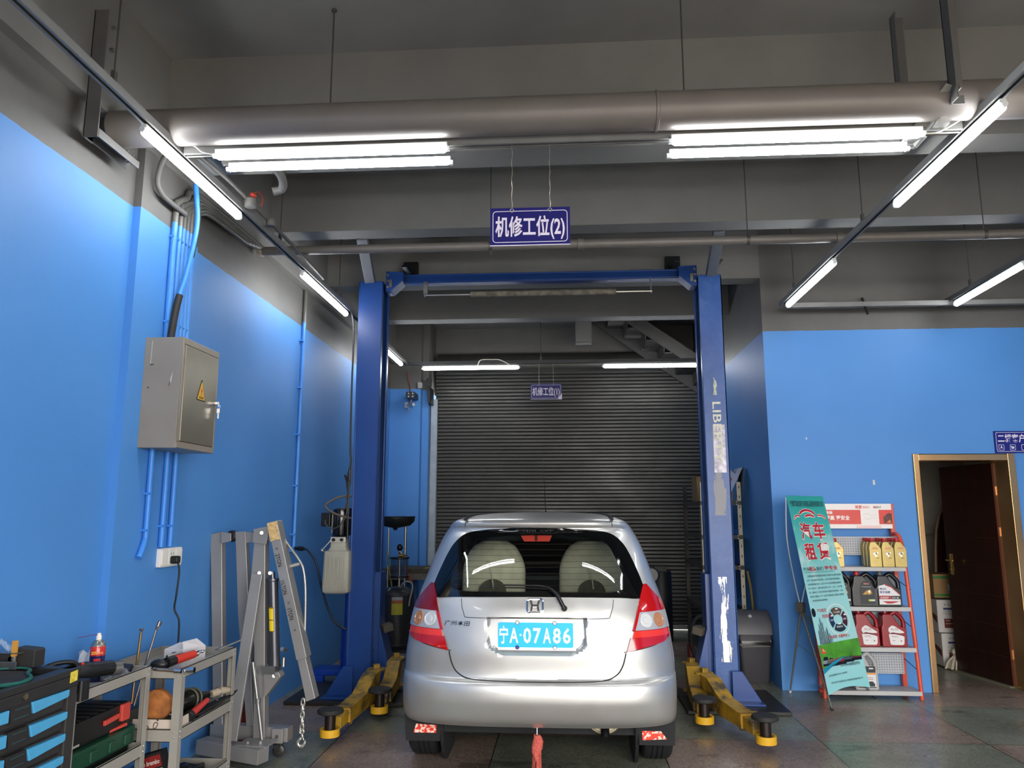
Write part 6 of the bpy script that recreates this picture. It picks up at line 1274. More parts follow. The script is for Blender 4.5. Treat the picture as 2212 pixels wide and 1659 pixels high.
def jug(name, loc, body_m, cap_m, label, cat, face, hgt=.285, W=.105, D=.052, cap_x=-.05, scale=1.):
    t = thing(name, (0,0,0), label, cat)
    o = [(-W,.01),(-W+.01,0),(W-.01,0),(W,.01),(W-.003,hgt*.52),(W-.050,hgt*.56),(W-.075,hgt*.68),(cap_x+.045,hgt*.86),(cap_x+.035,hgt*.90),(cap_x-.030,hgt*.90),(cap_x-.040,hgt*.84),(-W+.012,hgt*.62),(-W,hgt*.5)]
    MB().prism([(x,-D,z) for x, z in o], (0,2*D,0)).build('body', body_m, t, bevel=.014, bseg=3)
    MB().tube(spline([(cap_x+.03,0,hgt*.83),(cap_x+.075,0,hgt*.93),(W*.45,0,hgt*.90),(W*.86,0,hgt*.74),(W*.95,0,hgt*.58),(W*.93,0,hgt*.46)], 5), .0185, 10).build('handle', body_m, t, smooth=60)
    MB().lathe([(.021,hgt*.88),(.0225,hgt*.90),(.0225,hgt),(.020,hgt*1.012)], (cap_x,0,0), 18).build('cap', cap_m, t, smooth=40)
    face(t, D + .0006); t.location = loc; return t
pale = M('label_pale_grey', '#d9d6d4', .45, var=.02); lred = M('label_red', '#a8202a', .45, var=.04); lblk = M('label_black', '#26282b', .45, var=.05); lyel = M('label_yellow_green', '#b9c92a', .45, var=0); lgold = M('label_gold_swirl', '#9a7438', .4, .3, var=.4, scale=60)
def f_black(t, D):
    m = MB(); m.prism([(x,-D,z) for x, z in ((-.045,.02),(.075,.02),(.078,.15),(.05,.19),(-.005,.215),(-.035,.19),(-.050,.13))], (0,-.0008,0)); m.m = 1; m.prism([(x,-D-.001,z) for x, z in ((-.015,.183),(.03,.183),(.03,.195),(-.015,.195))], (0,-.0006,0)); m.m = 2; m.prism([(x,-D-.001,z) for x, z in ((-.03,.10),(.01,.135),(.04,.14),(.055,.11),(.03,.098))], (0,-.0006,0)); m.m = 3; m.bx(.02,.04,-D-.0018,-D-.001,.045,.06); m.m = 4; m.bx(.04,.072,-D-.0018,-D-.001,.045,.06); m.text('Professional', .012, (-.03,-D-.0012,.160), fit=.075); m.text('Castrol', .010, (-.013,-D-.0018,.1855), fit=.04, bold=.01)
    m.m = 5; m.prism([(x,-D-.0018,z) for x, z in ((.018,.128),(.035,.136),(.04,.118),(.025,.112))], (0,-.0006,0)); m.build('front_label', [lblk, lred, lgold, lyel, M('label_print_white', '#c9cfc4', .5, var=0), M('silver_swirl', '#c9c4bb', .3, .4)], t)
def f_mobil(t, D):
    m = MB(); m.prism([(x,-D,z) for x, z in ((-.085,.018),(.088,.018),(.088,.10),(.02,.165),(-.03,.185),(-.085,.17))], (0,-.0006,0)); m.m = 1; m.prism([(x,-D-.0008,z) for x, z in ((-.085,.062),(.012,.062),(.012,.09),(-.085,.09))], (0,-.0006,0)); m.prism([(x,-D-.0008,z) for x, z in ((-.06,.045),(.085,.045),(.02,.028),(-.02,.026))], (0,-.0006,0)).prism([(x,-D-.0008,z) for x, z in ((-.03,.187),(.02,.167),(.088,.102),(.088,.094),(.02,.157),(-.03,.177))], (0,-.0006,0)); m.m = 2; m.prism([(x,-D-.0008,z) for x, z in ((.013,.062),(.088,.062),(.088,.09),(.013,.09))], (0,-.0006,0)); m.m = 3; m.text('Mobil', .024, (-.075,-D-.001,.140), fit=.05, bold=.01); m.text('美孚速霸', .022, (-.078,-D-.001,.112), fit=.085, bold=.012); m.m = 0; m.text('合成保护', .018, (-.078,-D-.0016,.068), fit=.07, bold=.01); m.text('5W-40', .018, (.020,-D-.0016,.068), fit=.055, bold=.01)
    m.build('front_label', [pale, lred, lblk, M('label_blue', '#3a3f8a', .45, var=0)], t)
def f_red(t, D):
    m = MB(); m.prism([(x,-D,z) for x, z in ((-.05,.135),(-.045,.155),(-.02,.175),(.0,.172),(.075,.125),(.078,.115),(.04,.112),(-.045,.122))], (0,-.0008,0)); m.prism([(x,-D,z) for x, z in ((-.038,.022),(-.018,.018),(.062,.018),(.074,.028),(.078,.085),(.04,.105),(-.048,.105))], (0,-.0008,0)); m.m = 1; m.text('ALGE', .024, (-.03,-D-.001,.137), fit=.062); m.bx(-.028,.02,-D-.0012,-D-.0008,.088,.091).bx(-.028,.03,-D-.0012,-D-.0008,.081,.083).bx(-.02,.0,-D-.0012,-D-.0008,.052,.056).bx(.045,.055,-D-.0012,-D-.0008,.045,.056); m.m = 2; m.prism([(x,-D-.0004,z) for x, z in ((-.05,.108),(-.01,.120),(.078,.098),(.078,.090),(-.01,.108))], (0,-.0006,0)); m.m = 0; m.lathe([(.003,0),(.008,.001)], (-.033,-D,.114), 14, (0,-1,0))
    m.build('front_label', [pale, M('label_rose_text', '#9a5a58', .5, var=0), M('label_dark_stripe', '#6c1626', .45, var=.1)], t)
def f_grey(t, D):
    m = MB(); m.prism([(x,-D,z) for x, z in ((-.07,.02),(.072,.02),(.072,.19),(-.07,.19))], (0,-.0008,0)); m.m = 1; m.bx(-.07,.072,-D-.0014,-D-.0008,.14,.19); m.m = 2; m.bx(-.07,.072,-D-.0014,-D-.0008,.125,.138); m.m = 1; m.prism([(x,-D-.001,z) for x, z in ((.0,.03),(.06,.03),(.062,.05),(.045,.07),(.018,.07),(.0,.05))], (0,-.0006,0)).bx(-.07,.072,-D-.0014,-D-.0008,.02,.027); m.m = 3; m.bx(-.02,.05,-D-.0014,-D-.0008,.098,.102).bx(.0,.05,-D-.0014,-D-.0008,.085,.089); m.m = 0; m.bx(.02,.055,-D-.002,-D-.0014,.168,.178); m.build('front_label', [pale, lblk, M('label_orange', '#d98a2e', .45, var=0), M('label_rose_text', '#9a5a58', .5)], t)
bjm = M('black_jug_plastic', '#17181a', .3, var=.08, coat=.2); rjm = M('dark_red_jug', '#8a141c', .3, var=.08, coat=.2)
jug('oil_jug', (2.548,6.985,LV[2]), bjm, redcap, 'black oil jug with red cap and gold swirl on the second highest board', 'oil jug', f_black, W=.112)
jug('oil_jug', (2.742,6.985,LV[2]), bjm, M('grey_cap', '#55575b', .4, var=.05), 'black oil jug with white and red label and grey cap, second highest board', 'oil jug', f_mobil, W=.104)
jug('oil_jug', (2.352,7.000,LV[2]), bjm, bjm, 'black oil jug mostly hidden behind the banner on the second board from the top', 'oil jug', f_black, W=.085)
jug('oil_jug', (2.540,6.985,LV[1]), rjm, rjm, 'dark red oil jug next to the banner on the lower middle board', 'oil jug', f_red, W=.100, hgt=.298)
jug('oil_jug', (2.760,6.985,LV[1]), rjm, rjm, 'dark red oil jug at the right end of the lower middle board', 'oil jug', f_red, W=.103, hgt=.298)
jug('oil_jug', (2.50,6.965,LV[0]), M('grey_jug_plastic', '#a9a9a6', .35, var=.06), M('black_cap', '#1a1a1b', .4, var=0), 'silver grey oil jug with an orange banded label on the bottom board', 'oil jug', f_grey, W=.096, hgt=.305)
# ---------------- doorway with bronze frame and open dark door
gf = NT('gold_steel_frame'); gf.l(gf.ramp(gf.noise(1.4, detail=3, stretch=(1,1,.9)), [(.35,'#b98a58'),(.65,'#d4a877')]), gf.b.inputs['Base Color']); gf.b.inputs['Metallic'].default_value = .85; gf.b.inputs['Roughness'].default_value = .22; gf = gf.m
d1 = bpy.data.objects.new('door_1', None); sc.collection.objects.link(d1); d1.location = (3.56, 7.2, 0); d1['kind'] = 'structure'
m = MB().bx(DX0-.005,DX0+.042,7.145,7.41,0,DZ).bx(DX1-.042,DX1+.020,7.145,7.41,0,DZ).bx(DX0+.042,DX1-.042,7.15,7.41,DZ-.062,DZ-.006); m.build('door_frame', gf, d1, bevel=.003)
dw = NT('dark_red_wood'); dw.l(dw.ramp(dw.noise(6., detail=5, stretch=(2,2,.3)), [(.3,'#23110d'),(.7,'#30160f')]), dw.b.inputs['Base Color']); dw.b.inputs['Roughness'].default_value = .3; dw = dw.m
hp, tp = Vector((3.925,7.40,0)), Vector((3.800,8.13,0)); dv = (tp - hp).normalized(); nv = Vector((-dv.y, dv.x, 0)); Ld = (tp - hp).length
lf = MB().prism([hp + Vector((0,0,.015)), tp + Vector((0,0,.015)), tp + Vector((0,0,1.975)), hp + Vector((0,0,1.975))], nv*(-.042)).build('door_leaf', dw, d1, bevel=.003)
m = MB()
for k in range(7): z_ = .25 + k*.26; m.prism([hp + dv*.03 + nv*.0005 + Vector((0,0,z_)), tp - dv*.03 + nv*.0005 + Vector((0,0,z_)), tp - dv*.03 + nv*.0005 + Vector((0,0,z_+.005)), hp + dv*.03 + nv*.0005 + Vector((0,0,z_+.005))], nv*.0012)
m.build('door_groove', M('door_groove', '#3d231a', .4, var=0), lf)
MB().prism([hp - dv*.001 + Vector((0,0,.015)), hp - nv*.042 - dv*.001 + Vector((0,0,.015)), hp - nv*.042 - dv*.001 + Vector((0,0,1.975)), hp - dv*.001 + Vector((0,0,1.975))], -dv*.004).build('door_edge', M('reddish_door_edge', '#5c2f22', .4, var=.1), lf)
for z_ in (.28, 1.35, 1.72): 
    c = hp - dv*.006 - nv*.02 + Vector((0,0,z_)); MB().prism([c - nv*.014 + Vector((0,0,-.04)), c + nv*.014 + Vector((0,0,-.04)), c + nv*.014 + Vector((0,0,.04)), c - nv*.014 + Vector((0,0,.04))], -dv*.003).cyl(c - nv*.022 + Vector((0,0,-.05)), c - nv*.022 + Vector((0,0,.06)), .006, n=10).build('hinge', M('brass_hinge', '#b98f6c', .3, .8, var=.15), lf)
hc_ = tp - dv*.06 + nv*.004; m = MB().prism([hc_ + dv*.012 + Vector((0,0,.92)), hc_ - dv*.012 + Vector((0,0,.92)), hc_ - dv*.012 + Vector((0,0,1.12)), hc_ + dv*.012 + Vector((0,0,1.12))], nv*.006); m.tube([hc_ + Vector((0,0,1.06)), hc_ + nv*.045 + Vector((0,0,1.06)), hc_ + nv*.05 - dv*.10 + Vector((0,0,1.06))], .008, 8).cyl(hc_ + Vector((0,0,.97)), hc_ + nv*.016 + Vector((0,0,.97)), .012, n=12); m.build('handle', M('brass_handle', '#c7a45e', .25, .9, var=.05), lf, smooth=40)
ap = [(3.90,8.62,0),(4.60,8.62,0),(4.60,8.62,1.95),(4.35,8.62,1.88),(4.20,8.62,1.80),(4.10,8.62,1.70),(4.04,8.62,1.60),(3.985,8.62,1.48),(3.945,8.62,1.33),(3.925,8.62,1.16),(3.905,8.62,.9)]
m = MB().prism(ap, (0,.04,0)); m.m = 1; m.tube([Vector(p) + Vector((0,-.002,0)) for p in ap[3:] + [ap[0]]], .014, 6)
solo('arched_panel', m, [dw, M('light_wood_edge', '#8a6a4c', .5, var=.1)], 'dark panel with a curved pale edge standing behind the open door', 'panel')
# step edge strip under the door
struct('trim_7', MB().prism([hp + nv*.03, tp + nv*.05, tp + nv*.05 + Vector((0,0,.012)), hp + nv*.03 + Vector((0,0,.012))], nv*(-.10)), M('greenish_sill', '#6d6a55', .6, var=.1))
# cartons and mop in the store room
cb0 = M('brown_carton', '#8a6a45', .8, var=.12); gt = M('green_tape', '#2f6a32', .5, var=.05); wcb = M('white_carton_board', '#bdb7b2', .7, var=.06)
yb = 8.30
bc_ = thing('brown_carton', (3.93, yb + .15, .672), 'brown cardboard carton with green tape on top of the white cartons', 'carton')
MB().bx(3.725,4.12,yb,yb+.30,.672,.905).build('carton', cb0, bc_, bevel=.004)
MB().bx(3.728,4.118,yb-.0015,yb,.862,.888).bx(3.728,4.118,yb-.0015,yb,.688,.712).build('green_tape', gt, bc_)
MB().prism([(3.86,yb-.002,.745),(3.95,yb-.002,.735),(3.95,yb-.002,.812),(3.86,yb-.002,.808)], (0,-.001,0)).build('paper_label', M('pale_blue_paper', '#8f9aa6', .6, var=.2, scale=40), bc_)
def wbox(z0, label, yy, x0):
    t = thing('white_carton', (x0 + .19, yy + .15, z0), label, 'carton')
    MB().bx(x0, x0+.38, yy, yy+.30, z0, z0+.318).build('carton', wcb, t, bevel=.004)
    m = MB().bx(x0+.06, x0+.20, yy-.0015, yy, z0+.222, z0+.240); m.m = 1; m.bx(x0+.06, x0+.24, yy-.0015, yy, z0+.045, z0+.135); m.m = 2; m.bx(x0+.06,x0+.062,yy-.0015,yy,z0+.18,z0+.2)
    m.text('4L X6', .022, (x0+.075, yy-.001, z0+.175), fit=.05); m.text('SL 10W', .018, (x0+.070, yy-.001, z0+.200), fit=.05)
    for q in range(4): m.bx(x0+.075+q*.035, x0+.083+q*.035, yy-.0015, yy, z0+.265, z0+.277)
    m.m = 3; m.text('Alge', .022, (x0+.07, yy-.002, z0+.112), fit=.05, shear=.3); m.bx(x0+.07,x0+.15,yy-.0022,yy-.0015,z0+.085,z0+.09)
    m.m = 1; m.prism([(x0-.0015,yy+.02,z0+.09),(x0-.0015,yy+.02,z0+.16),(x0-.0015,yy+.28,z0+.24),(x0-.0015,yy+.28,z0+.22)], (.001,0,0))
    m.build('print', [M('carton_blue', '#242b66', .6, var=.05), M('carton_red', '#5e2420', .6, var=.15), M('carton_black', '#3a3836', .6, var=0), M('carton_cream', '#b9a390', .6, var=0)], t)
wbox(.336, 'white oil carton in the middle of the stack behind the door', 8.29, 3.735); wbox(.012, 'white oil carton at the bottom of the stack behind the door', 8.27, 3.745)
mp = thing('mop', (3.80, 8.20, 0), 'off white string mop leaning behind the open door', 'mop'); mp['label'] = 'off white string mop standing in front of the white cartons'
MB().tube([(3.84,8.185,.14),(3.87,8.22,.55),(3.90,8.26,1.1)], .012, 8).build('handle', M('pale_wood_handle', '#8d8571', .6, var=.1), mp, smooth=50)
m = MB(); m.ball((3.835,8.175,.17), .045, 14, (1.1,.8,.9)); rnd = random.Random(4)
for k in range(46):
    a = rnd.random()*6.28; r0 = .02*rnd.random(); r1 = .05 + .06*rnd.random(); m.tube(spline([(3.835 + r0*math.cos(a), 8.175 + r0*.5*math.sin(a), .15), (3.825 + r1*.7*math.cos(a), 8.17 + r1*.45*math.sin(a), .085), (3.82 + r1*math.cos(a), 8.165 + r1*.55*math.sin(a), .012)], 3), .008, 5)
m.build('mop_head', M('mop_cotton', '#b2a996', .95, var=.15, scale=50), mp, smooth=60)
solo('light_switch', MB().rbox(4.115,4.205,9.238,9.252,1.285,1.372,.006,2,'y'), M('off_white_switch', '#aaa69c', .5, var=.03), 'small wall switch on the cream wall inside the doorway', 'switch', bevel=.002)
# scuffs: chips of bare plaster on the blue wall
for i, (px, py, w_, h_) in enumerate(((1742,947,.012,.022),(1888,1042,.020,.048))):
    p = atY(px, py, 7.168); m = MB().prism([p + Vector((a*w_, 0, b*h_)) for a, b in ((-.5,-.4),(.3,-.5),(.5,-.1),(.2,.1),(.45,.35),(-.1,.5),(-.5,.4))], (0,-.001,0))
    o = struct('trim_%d' % (8 + i), m, M('bare_plaster', '#d6d2c8', .8, var=.05))
# ================================================================== SIGNS
navy_s = M('navy_sign', '#1d1a6a', .3, var=.04, coat=.3); sw = M('sign_lettering', '#e7dff0', .4, var=0); chs = M('sign_chain', '#b9b09a', .35, .8, var=.1)
def hang_sign(x0, x1, z0, z1, y, body_, label, wires, ztop, damaged=False):
    t = thing('hanging_sign', ((x0+x1)/2, y, z0), label, 'sign', 'hanging bay signs'); W = x1 - x0; H = z1 - z0
    m = MB().bx(x0, x1, y-.004, y+.004, z0, z1); m.m = 1
    o = rrect(x0+.012*W/.4, x1-.012*W/.4, z0+.012*W/.4, z1-.016*W/.4, .018*W/.4, 4); i = rrect(x0+.0155*W/.4, x1-.0155*W/.4, z0+.0155*W/.4, z1-.0195*W/.4, .015*W/.4, 4)
    m.grid([[(p[0], y-.0046, p[1]) for p in o], [(p[0], y-.0046, p[1]) for p in i]], close=True); m.bx(x0, x1, y-.004, y+.004, z0-.004, z0)
    m.text(body_, H*.575, (x0 + W*.065, y-.0044, z0 + H*.275), fit=W*.87, bold=.022)
    if damaged: m.prism([(x1-.012,y-.006,z0+.0),(x1+.001,y-.006,z0),(x1+.001,y-.006,z0+.075),(x1-.02,y-.006,z0+.045),(x1-.045,y-.006,z0+.018),(x1-.05,y-.006,z0)], (0,.001,0))
    m.build('board', [navy_s, sw], t)
    for xw in wires:
        m = MB(); zt_ = z1 - .014
        m.tube([Vector((xw + .009*math.cos(a), y-.005, zt_ + .009*math.sin(a))) for a in [2*math.pi*k/14 for k in range(14)]], .0022, 6, closed=True)
        n = max(4, int((ztop - zt_)/.028)); pts = [(xw + .002*math.sin(k*1.9), y + .001*math.cos(k*2.3), zt_ + .008 + (ztop - zt_ - .008)*k/n) for k in range(n+1)]
        m.tube(pts, [.0012 + .0012*(k % 2) for k in range(n+1)], 6); m.build('hanging_wire', chs, t, smooth=60)
hang_sign(-.357, .042, 2.838, 3.032, 3.66, '机修工位(2)', 'navy hanging sign for bay 2 in front of the lift', (-.248, -.057), 3.385)
hang_sign(-.415, -.020, 2.925, 3.122, 9.53, '机修工位(1)', 'navy hanging sign for bay 1 with a torn corner, near the shutter', (-.305, -.125), 3.38, True)
t = thing('wall_sign', (4.15, 7.16, 2.04), 'navy wall sign above the doorway cut off by the photo edge', 'sign')
m = MB().bx(3.852, 4.55, 7.155, 7.168, 2.048, 2.245); m.m = 1; o = rrect(3.865, 4.537, 2.060, 2.233, .012, 3); i = rrect(3.868, 4.534, 2.063, 2.230, .010, 3)
m.grid([[(p[0], 7.1545, p[1]) for p in o], [(p[0], 7.1545, p[1]) for p in i]], close=True); m.text('二楼客户休息室', .078, (3.880, 7.1545, 2.150), fit=.42, bold=.02)
for k in range(5):
    x = 3.905 + k*.098; o = rrect(x-.024, x+.024, 2.072, 2.124, .008, 3); i = rrect(x-.021, x+.021, 2.075, 2.121, .006, 3); m.grid([[(p[0], 7.1545, p[1]) for p in o], [(p[0], 7.1545, p[1]) for p in i]], close=True)
m.prism([(3.905 + a, 7.1545, 2.098 + b) for a, b in ((-.016,-.012),(-.004,.002),(-.004,.016),(.004,.016),(.004,.002),(.016,-.012),(.006,-.006),(-.006,-.006))], (0,-.0006,0)); m.bx(3.992, 4.014, 7.154, 7.155, 2.086, 2.106).bx(3.988,3.998,7.154,7.155,2.098,2.11)
m.build('board', [M('royal_sign', '#0f1a78', .35, var=.04), sw], t)
# ================================================================== THINGS BEHIND THE LIFT
# waste oil drainer: tank, glass cylinder, funnel bowl
ty = 8.35; tx_ = -1.80
dg = thing('oil_drainer', (tx_, ty, 0), 'dark grey waste oil drainer with a yellow label behind the left lift post', 'oil drainer')
dgm = M('dark_grey_tank', '#3a3a3b', .38, .3, var=.08)
tk_ = MB().lathe([(.10,.115),(.165,.125),(.185,.15),(.186,.165),(.186,.66),(.186,.675),(.17,.705),(.11,.735),(.03,.745)], (tx_,ty,0), 36).lathe([(.187,.155),(.190,.16),(.190,.17),(.187,.175)], (tx_,ty,0), 36).lathe([(.187,.655),(.190,.66),(.190,.67),(.187,.675)], (tx_,ty,0), 36).build('tank', dgm, dg, smooth=40)
def ontank(a, z, r=.1875): return Vector((tx_ + r*math.sin(a), ty - r*math.cos(a), z))
for z0, z1, c_ in ((.62,.655,'#9b9a98'),(.588,.62,'#a85a32'),(.475,.588,'#b8ae2c')): 
    m = MB(); m.grid([[ontank(-.05 + .62*k/8, z) for k in range(9)] for z in (z0, z1)]); m.build('label', M('tank_label_' + c_[1:], c_, .5, var=.12, scale=60), tk_, smooth=60)
MB().tube([ontank(-.5,.70,.15), ontank(-.35,.74,.12)], .010, 8).tube(spline([(tx_+.05,ty-.05,.735),(tx_+.10,ty-.10,.80),(tx_+.165,ty-.10,.80),(tx_+.19,ty-.10,.75),(tx_+.17,ty-.13,.62),(tx_+.165,ty-.15,.56)], 5), .009, 8).build('grey_hose', M('grey_hose', '#8d8d8a', .5, var=.1), dg, smooth=60)
MB().cyl((tx_+.03,ty-.02,.74),(tx_+.03,ty-.02,1.12),.012,n=14).lathe([(.02,0),(.024,.01),(.012,.03)], (tx_+.03,ty-.02,1.08), 14).build('suction_rod', M('bright_rod', '#d8c9b0', .15, .9, var=.05), dg, smooth=40)
MB().lathe([(.10,0),(.104,.004),(.104,.016),(.10,.02)], (tx_+.03,ty-.02,1.035), 28).lathe([(.10,0),(.104,.004),(.104,.016),(.10,.02)], (tx_+.03,ty-.02,.84), 28).build('cylinder_ring', blk, dg, smooth=40)
MB().lathe([(.095,.86),(.095,1.035)], (tx_+.03,ty-.02,0), 28).build('glass_cylinder', M('smoky_cylinder', '#31435e', .08, var=0, alpha=.45), dg, smooth=40)
MB().ball((tx_+.035,ty-.05,1.155), .033, 14, (1,1,1.15)).build('gauge', blk, dg, smooth=60)
MB().cyl((tx_+.03,ty-.05,1.07),(tx_+.075,ty-.05,1.07),.015,n=10).tube([(tx_+.07,ty-.05,1.07),(tx_+.12,ty-.07,1.075)], .006, 6).build('brass_valve', M('brass_valve', '#b98d3c', .3, .9, var=.1), dg, smooth=40)
MB().tube(spline([(tx_-.04,ty-.06,.75),(tx_-.055,ty-.07,.85),(tx_-.075,ty-.1,1.0),(tx_-.09,ty-.1,1.12)], 5), .008, 8).build('yellow_hose', M('olive_hose', '#7a7138', .5, var=.1), dg, smooth=60)
MB().cyl((tx_-.09,ty-.05,.60),(tx_-.09,ty-.05,1.36),.010,n=12).cyl((tx_+.05,ty+.16,.3),(tx_+.05,ty+.16,1.40),.014,n=12).build('pole', M('bright_pole', '#a8a39a', .25, .8, var=.1), dg, smooth=40)
MB().lathe([(.015,1.335),(.03,1.36),(.16,1.385),(.205,1.43),(.21,1.475),(.218,1.48),(.216,1.484),(.20,1.476),(.15,1.40),(.03,1.39)], (tx_-.03,ty,0), 36).build('funnel_bowl', M('black_bowl', '#161718', .4, var=.1), dg, smooth=40)
m = MB()
for sx in (-1, 1): m.lathe([(.02,0),(.05,.002),(.065,.008),(.065,.026),(.05,.032)], (tx_ + sx*.16 - .015, ty + .0, .066), 20, (1,0,0))
m.build('wheel', M('yellow_spoked_wheel', '#6a5a26', .5, var=.4, scale=30), dg, smooth=40)
MB().bx(tx_-.15,tx_+.15,ty-.13,ty+.12,.085,.12).build('chassis', dgm, dg)
pl_ = thing('locking_pliers', (-1.87, 8.05, .6), 'bright pliers hanging on a wire in front of the drainer tank', 'pliers')
pc_ = atY(822, 1272, 8.0); m = MB()
m.tube([pc_ + Vector((.028*math.cos(a), 0, .030*math.sin(a) + .0)) for a in [2*math.pi*k/18 for k in range(18)]], .0075, 7, closed=True); m.tube([pc_ + Vector((-.02,0,-.03)), pc_ + Vector((-.022,0,-.07)), pc_ + Vector((-.034,0,-.15))], [.014,.016,.004], 8); m.tube([pc_ + Vector((.004,0,.03)), pc_ + Vector((.004,.11,.10)), Vector((-1.885,8.295,pc_.z+.12))], .003, 5); m.build('pliers', M('bright_pliers', '#c9c3ae', .3, .8, var=.15), pl_, smooth=60)
# blue jack standing between wall and post
jb = M('deep_blue_enamel', '#0d3a9c', .35, var=.06)
jk = thing('transmission_jack', (-2.1, 7.25, 0), 'deep blue floor jack with a flat foot between the wall and the left lift post', 'jack')
m = MB().rbox(-2.30,-1.95,7.12,7.36,.075,.125,.03,3).rbox(-2.27,-2.18,7.1,7.16,0,.08,.01,2); m.cyl((-2.28,7.15,0),(-2.28,7.15,.08),.02).cyl((-1.98,7.33,0),(-1.98,7.33,.08),.02).cyl((-2.28,7.33,0),(-2.28,7.33,.08),.02).cyl((-1.98,7.15,0),(-1.98,7.15,.08),.02); m.build('foot', jb, jk, bevel=.008)
MB().cyl((-2.02,7.28,.12),(-2.02,7.28,.47),.055,n=24).build('cylinder', jb, jk, smooth=40); MB().cyl((-2.02,7.28,.47),(-2.02,7.28,.95),.032,n=18).bx(-2.06,-1.98,7.24,7.32,.95,.975).build('ram', jb, jk, smooth=40)
# workbench in the back left corner
bn = thing('workbench', (-1.85, 10.0, 0), 'worn wooden workbench in the back left corner behind the drainer', 'workbench')
MB().bx(-2.28,-1.42,9.72,10.28,.775,.835).build('top', M('oily_bench_wood', '#4e4838', .8, var=.35, scale=14), bn, bevel=.004)
MB().bx(-2.28,-1.42,9.712,9.724,.70,.775).build('apron', M('grey_bench_apron', '#6e695e', .6, var=.3, scale=16), bn)
for x in (-2.22, -1.50):
    for y in (9.78, 10.2): MB().bx(x-.03,x+.03,y-.03,y+.03,0,.78).build('leg', oil, bn)
solo('orange_drill', MB().cyl((-1.98,9.69,.80),(-1.90,9.69,.66),.028,.022,n=12).ball((-1.98,9.70,.83),.035,10), M('dull_orange_tool', '#8d4420', .6, var=.2), 'dull orange hand tool hanging at the workbench front', 'tool', smooth=50)
solo('yellow_chalk', MB().beam((-1.76,9.80,.838),(-1.70,9.83,.842),.012,.010), M('yellow_stick', '#b8963c', .6), 'small yellow stick on the worn workbench', 'stick')
solo('wooden_bat', MB().beam((-1.66,9.25,.018),(-1.56,9.69,1.16),.035,.035), M('dark_wood_bar', '#3a3129', .7, var=.2), 'dark wooden bar leaning beside the drainer', 'bar')
# ---------------- rack behind the right lift post
rk = M('dirty_angle_steel', '#3d3a34', .6, .3, var=.3, scale=12); rkl = M('cream_angle_steel', '#a69d89', .45, .1, var=.15, scale=10)
ra = thing('storage_rack', (1.57, 8.6, 0), 'slotted angle steel rack full of odds and ends behind the right lift post', 'rack')
rx0, rx1, ry0, ry1 = 1.375, 1.79, 8.02, 9.15
for x, y, mt in ((rx0, ry0, rkl), (rx1, ry0, rkl), (rx0, ry1, rk), (rx1, ry1, rk)):
    s_ = 1 if x == rx0 else -1; q_ = 1 if y == ry0 else -1
    m = MB().bx(*sorted((x, x + s_*.044)), *sorted((y, y + q_*.004)), 0, 1.83).bx(*sorted((x, x + s_*.004)), *sorted((y, y + q_*.044)), 0, 1.83); m.m = 1
    for k in range(18): m.bx(*sorted((x + s_*.018, x + s_*.026)), *sorted((y - q_*.0005, y)), .10 + k*.098, .125 + k*.098)
    m.build('post', [mt, dkgap], ra)
rl = (.16, .58, 1.00, 1.30, 1.64)
for z_ in rl: MB().bx(rx0,rx1,ry0,ry1,z_-.004,z_).bx(rx0,rx1,ry0-.002,ry0+.002,z_-.04,z_).bx(rx0-.002,rx0+.002,ry0,ry1,z_-.04,z_).build('board', rk, ra)
m = MB()
for z_ in rl:
    for dz in (-.008, -.034):
        for x in (rx0 + .052, rx1 - .052): m.ball((x, ry0-.006, z_+dz), .007, 8)
m.build('shelf_bolt', M('white_bolts', '#d8d5cc', .4, .3, var=0), ra)
z5 = rl[4]
solo('tan_carton', MB().bx(rx0+.02,rx0+.20,8.30,8.62,z5,z5+.26).prism([(rx0+.02,8.30,z5+.26),(rx0+.20,8.30,z5+.26),(rx0+.22,8.24,z5+.29),(rx0+.02,8.25,z5+.265)], (0,.02,0)), M('tan_cardboard', '#6d5c3c', .8, var=.12), 'tan carton on the left end of the rack top', 'carton')
solo('taller_carton', MB().bx(rx0+.16,rx0+.34,8.06,8.28,z5,z5+.32), M('tan_cardboard', '#6d5c3c', .8), 'taller tan carton on the rack top close to the lift post', 'carton')
m = MB().prism([(rx1-.10,8.03,z5+.08),(rx1+.03,8.03,z5+.34),(rx1-.02,8.03,z5+.33),(rx1-.05,8.03,z5+.27),(rx1-.09,8.03,z5+.31),(rx1-.14,8.03,z5+.30),(rx1-.14,8.03,z5+.06)], (0,.15,0)); m.m = 1; m.bx(rx1-.14,rx1-.105,8.028,8.03,z5+.02,z5+.08).prism([(rx1-.09,8.029,z5+.31),(rx1-.14,8.029,z5+.30),(rx1-.14,8.029,z5+.27),(rx1-.10,8.029,z5+.275)], (0,-.001,0)).lathe([(.001,0),(.02,.001)], (rx1-.10,8.029,z5+.22), 12, (0,-1,0)); m.m = 2; m.prism([(rx1+.028,8.028,z5+.335),(rx1+.04,8.028,z5+.345),(rx1+.0,8.028,z5+.04),(rx1-.02,8.028,z5+.04)], (0,.15,0))
solo('patterned_box', m, [M('pale_blue_box', '#8b95ad', .6, var=.1), M('brown_print', '#8a4d34', .6, var=.1), M('dark_flap', '#2a241e', .8, var=.1)], 'torn pale blue box with brown print on the right end of the rack top', 'box')
yb_ = thing('yellow_bottle', (rx0 + .085, 8.10, rl[4]), 'small amber funnel bottle hanging at the rack edge below the tan carton', 'bottle')
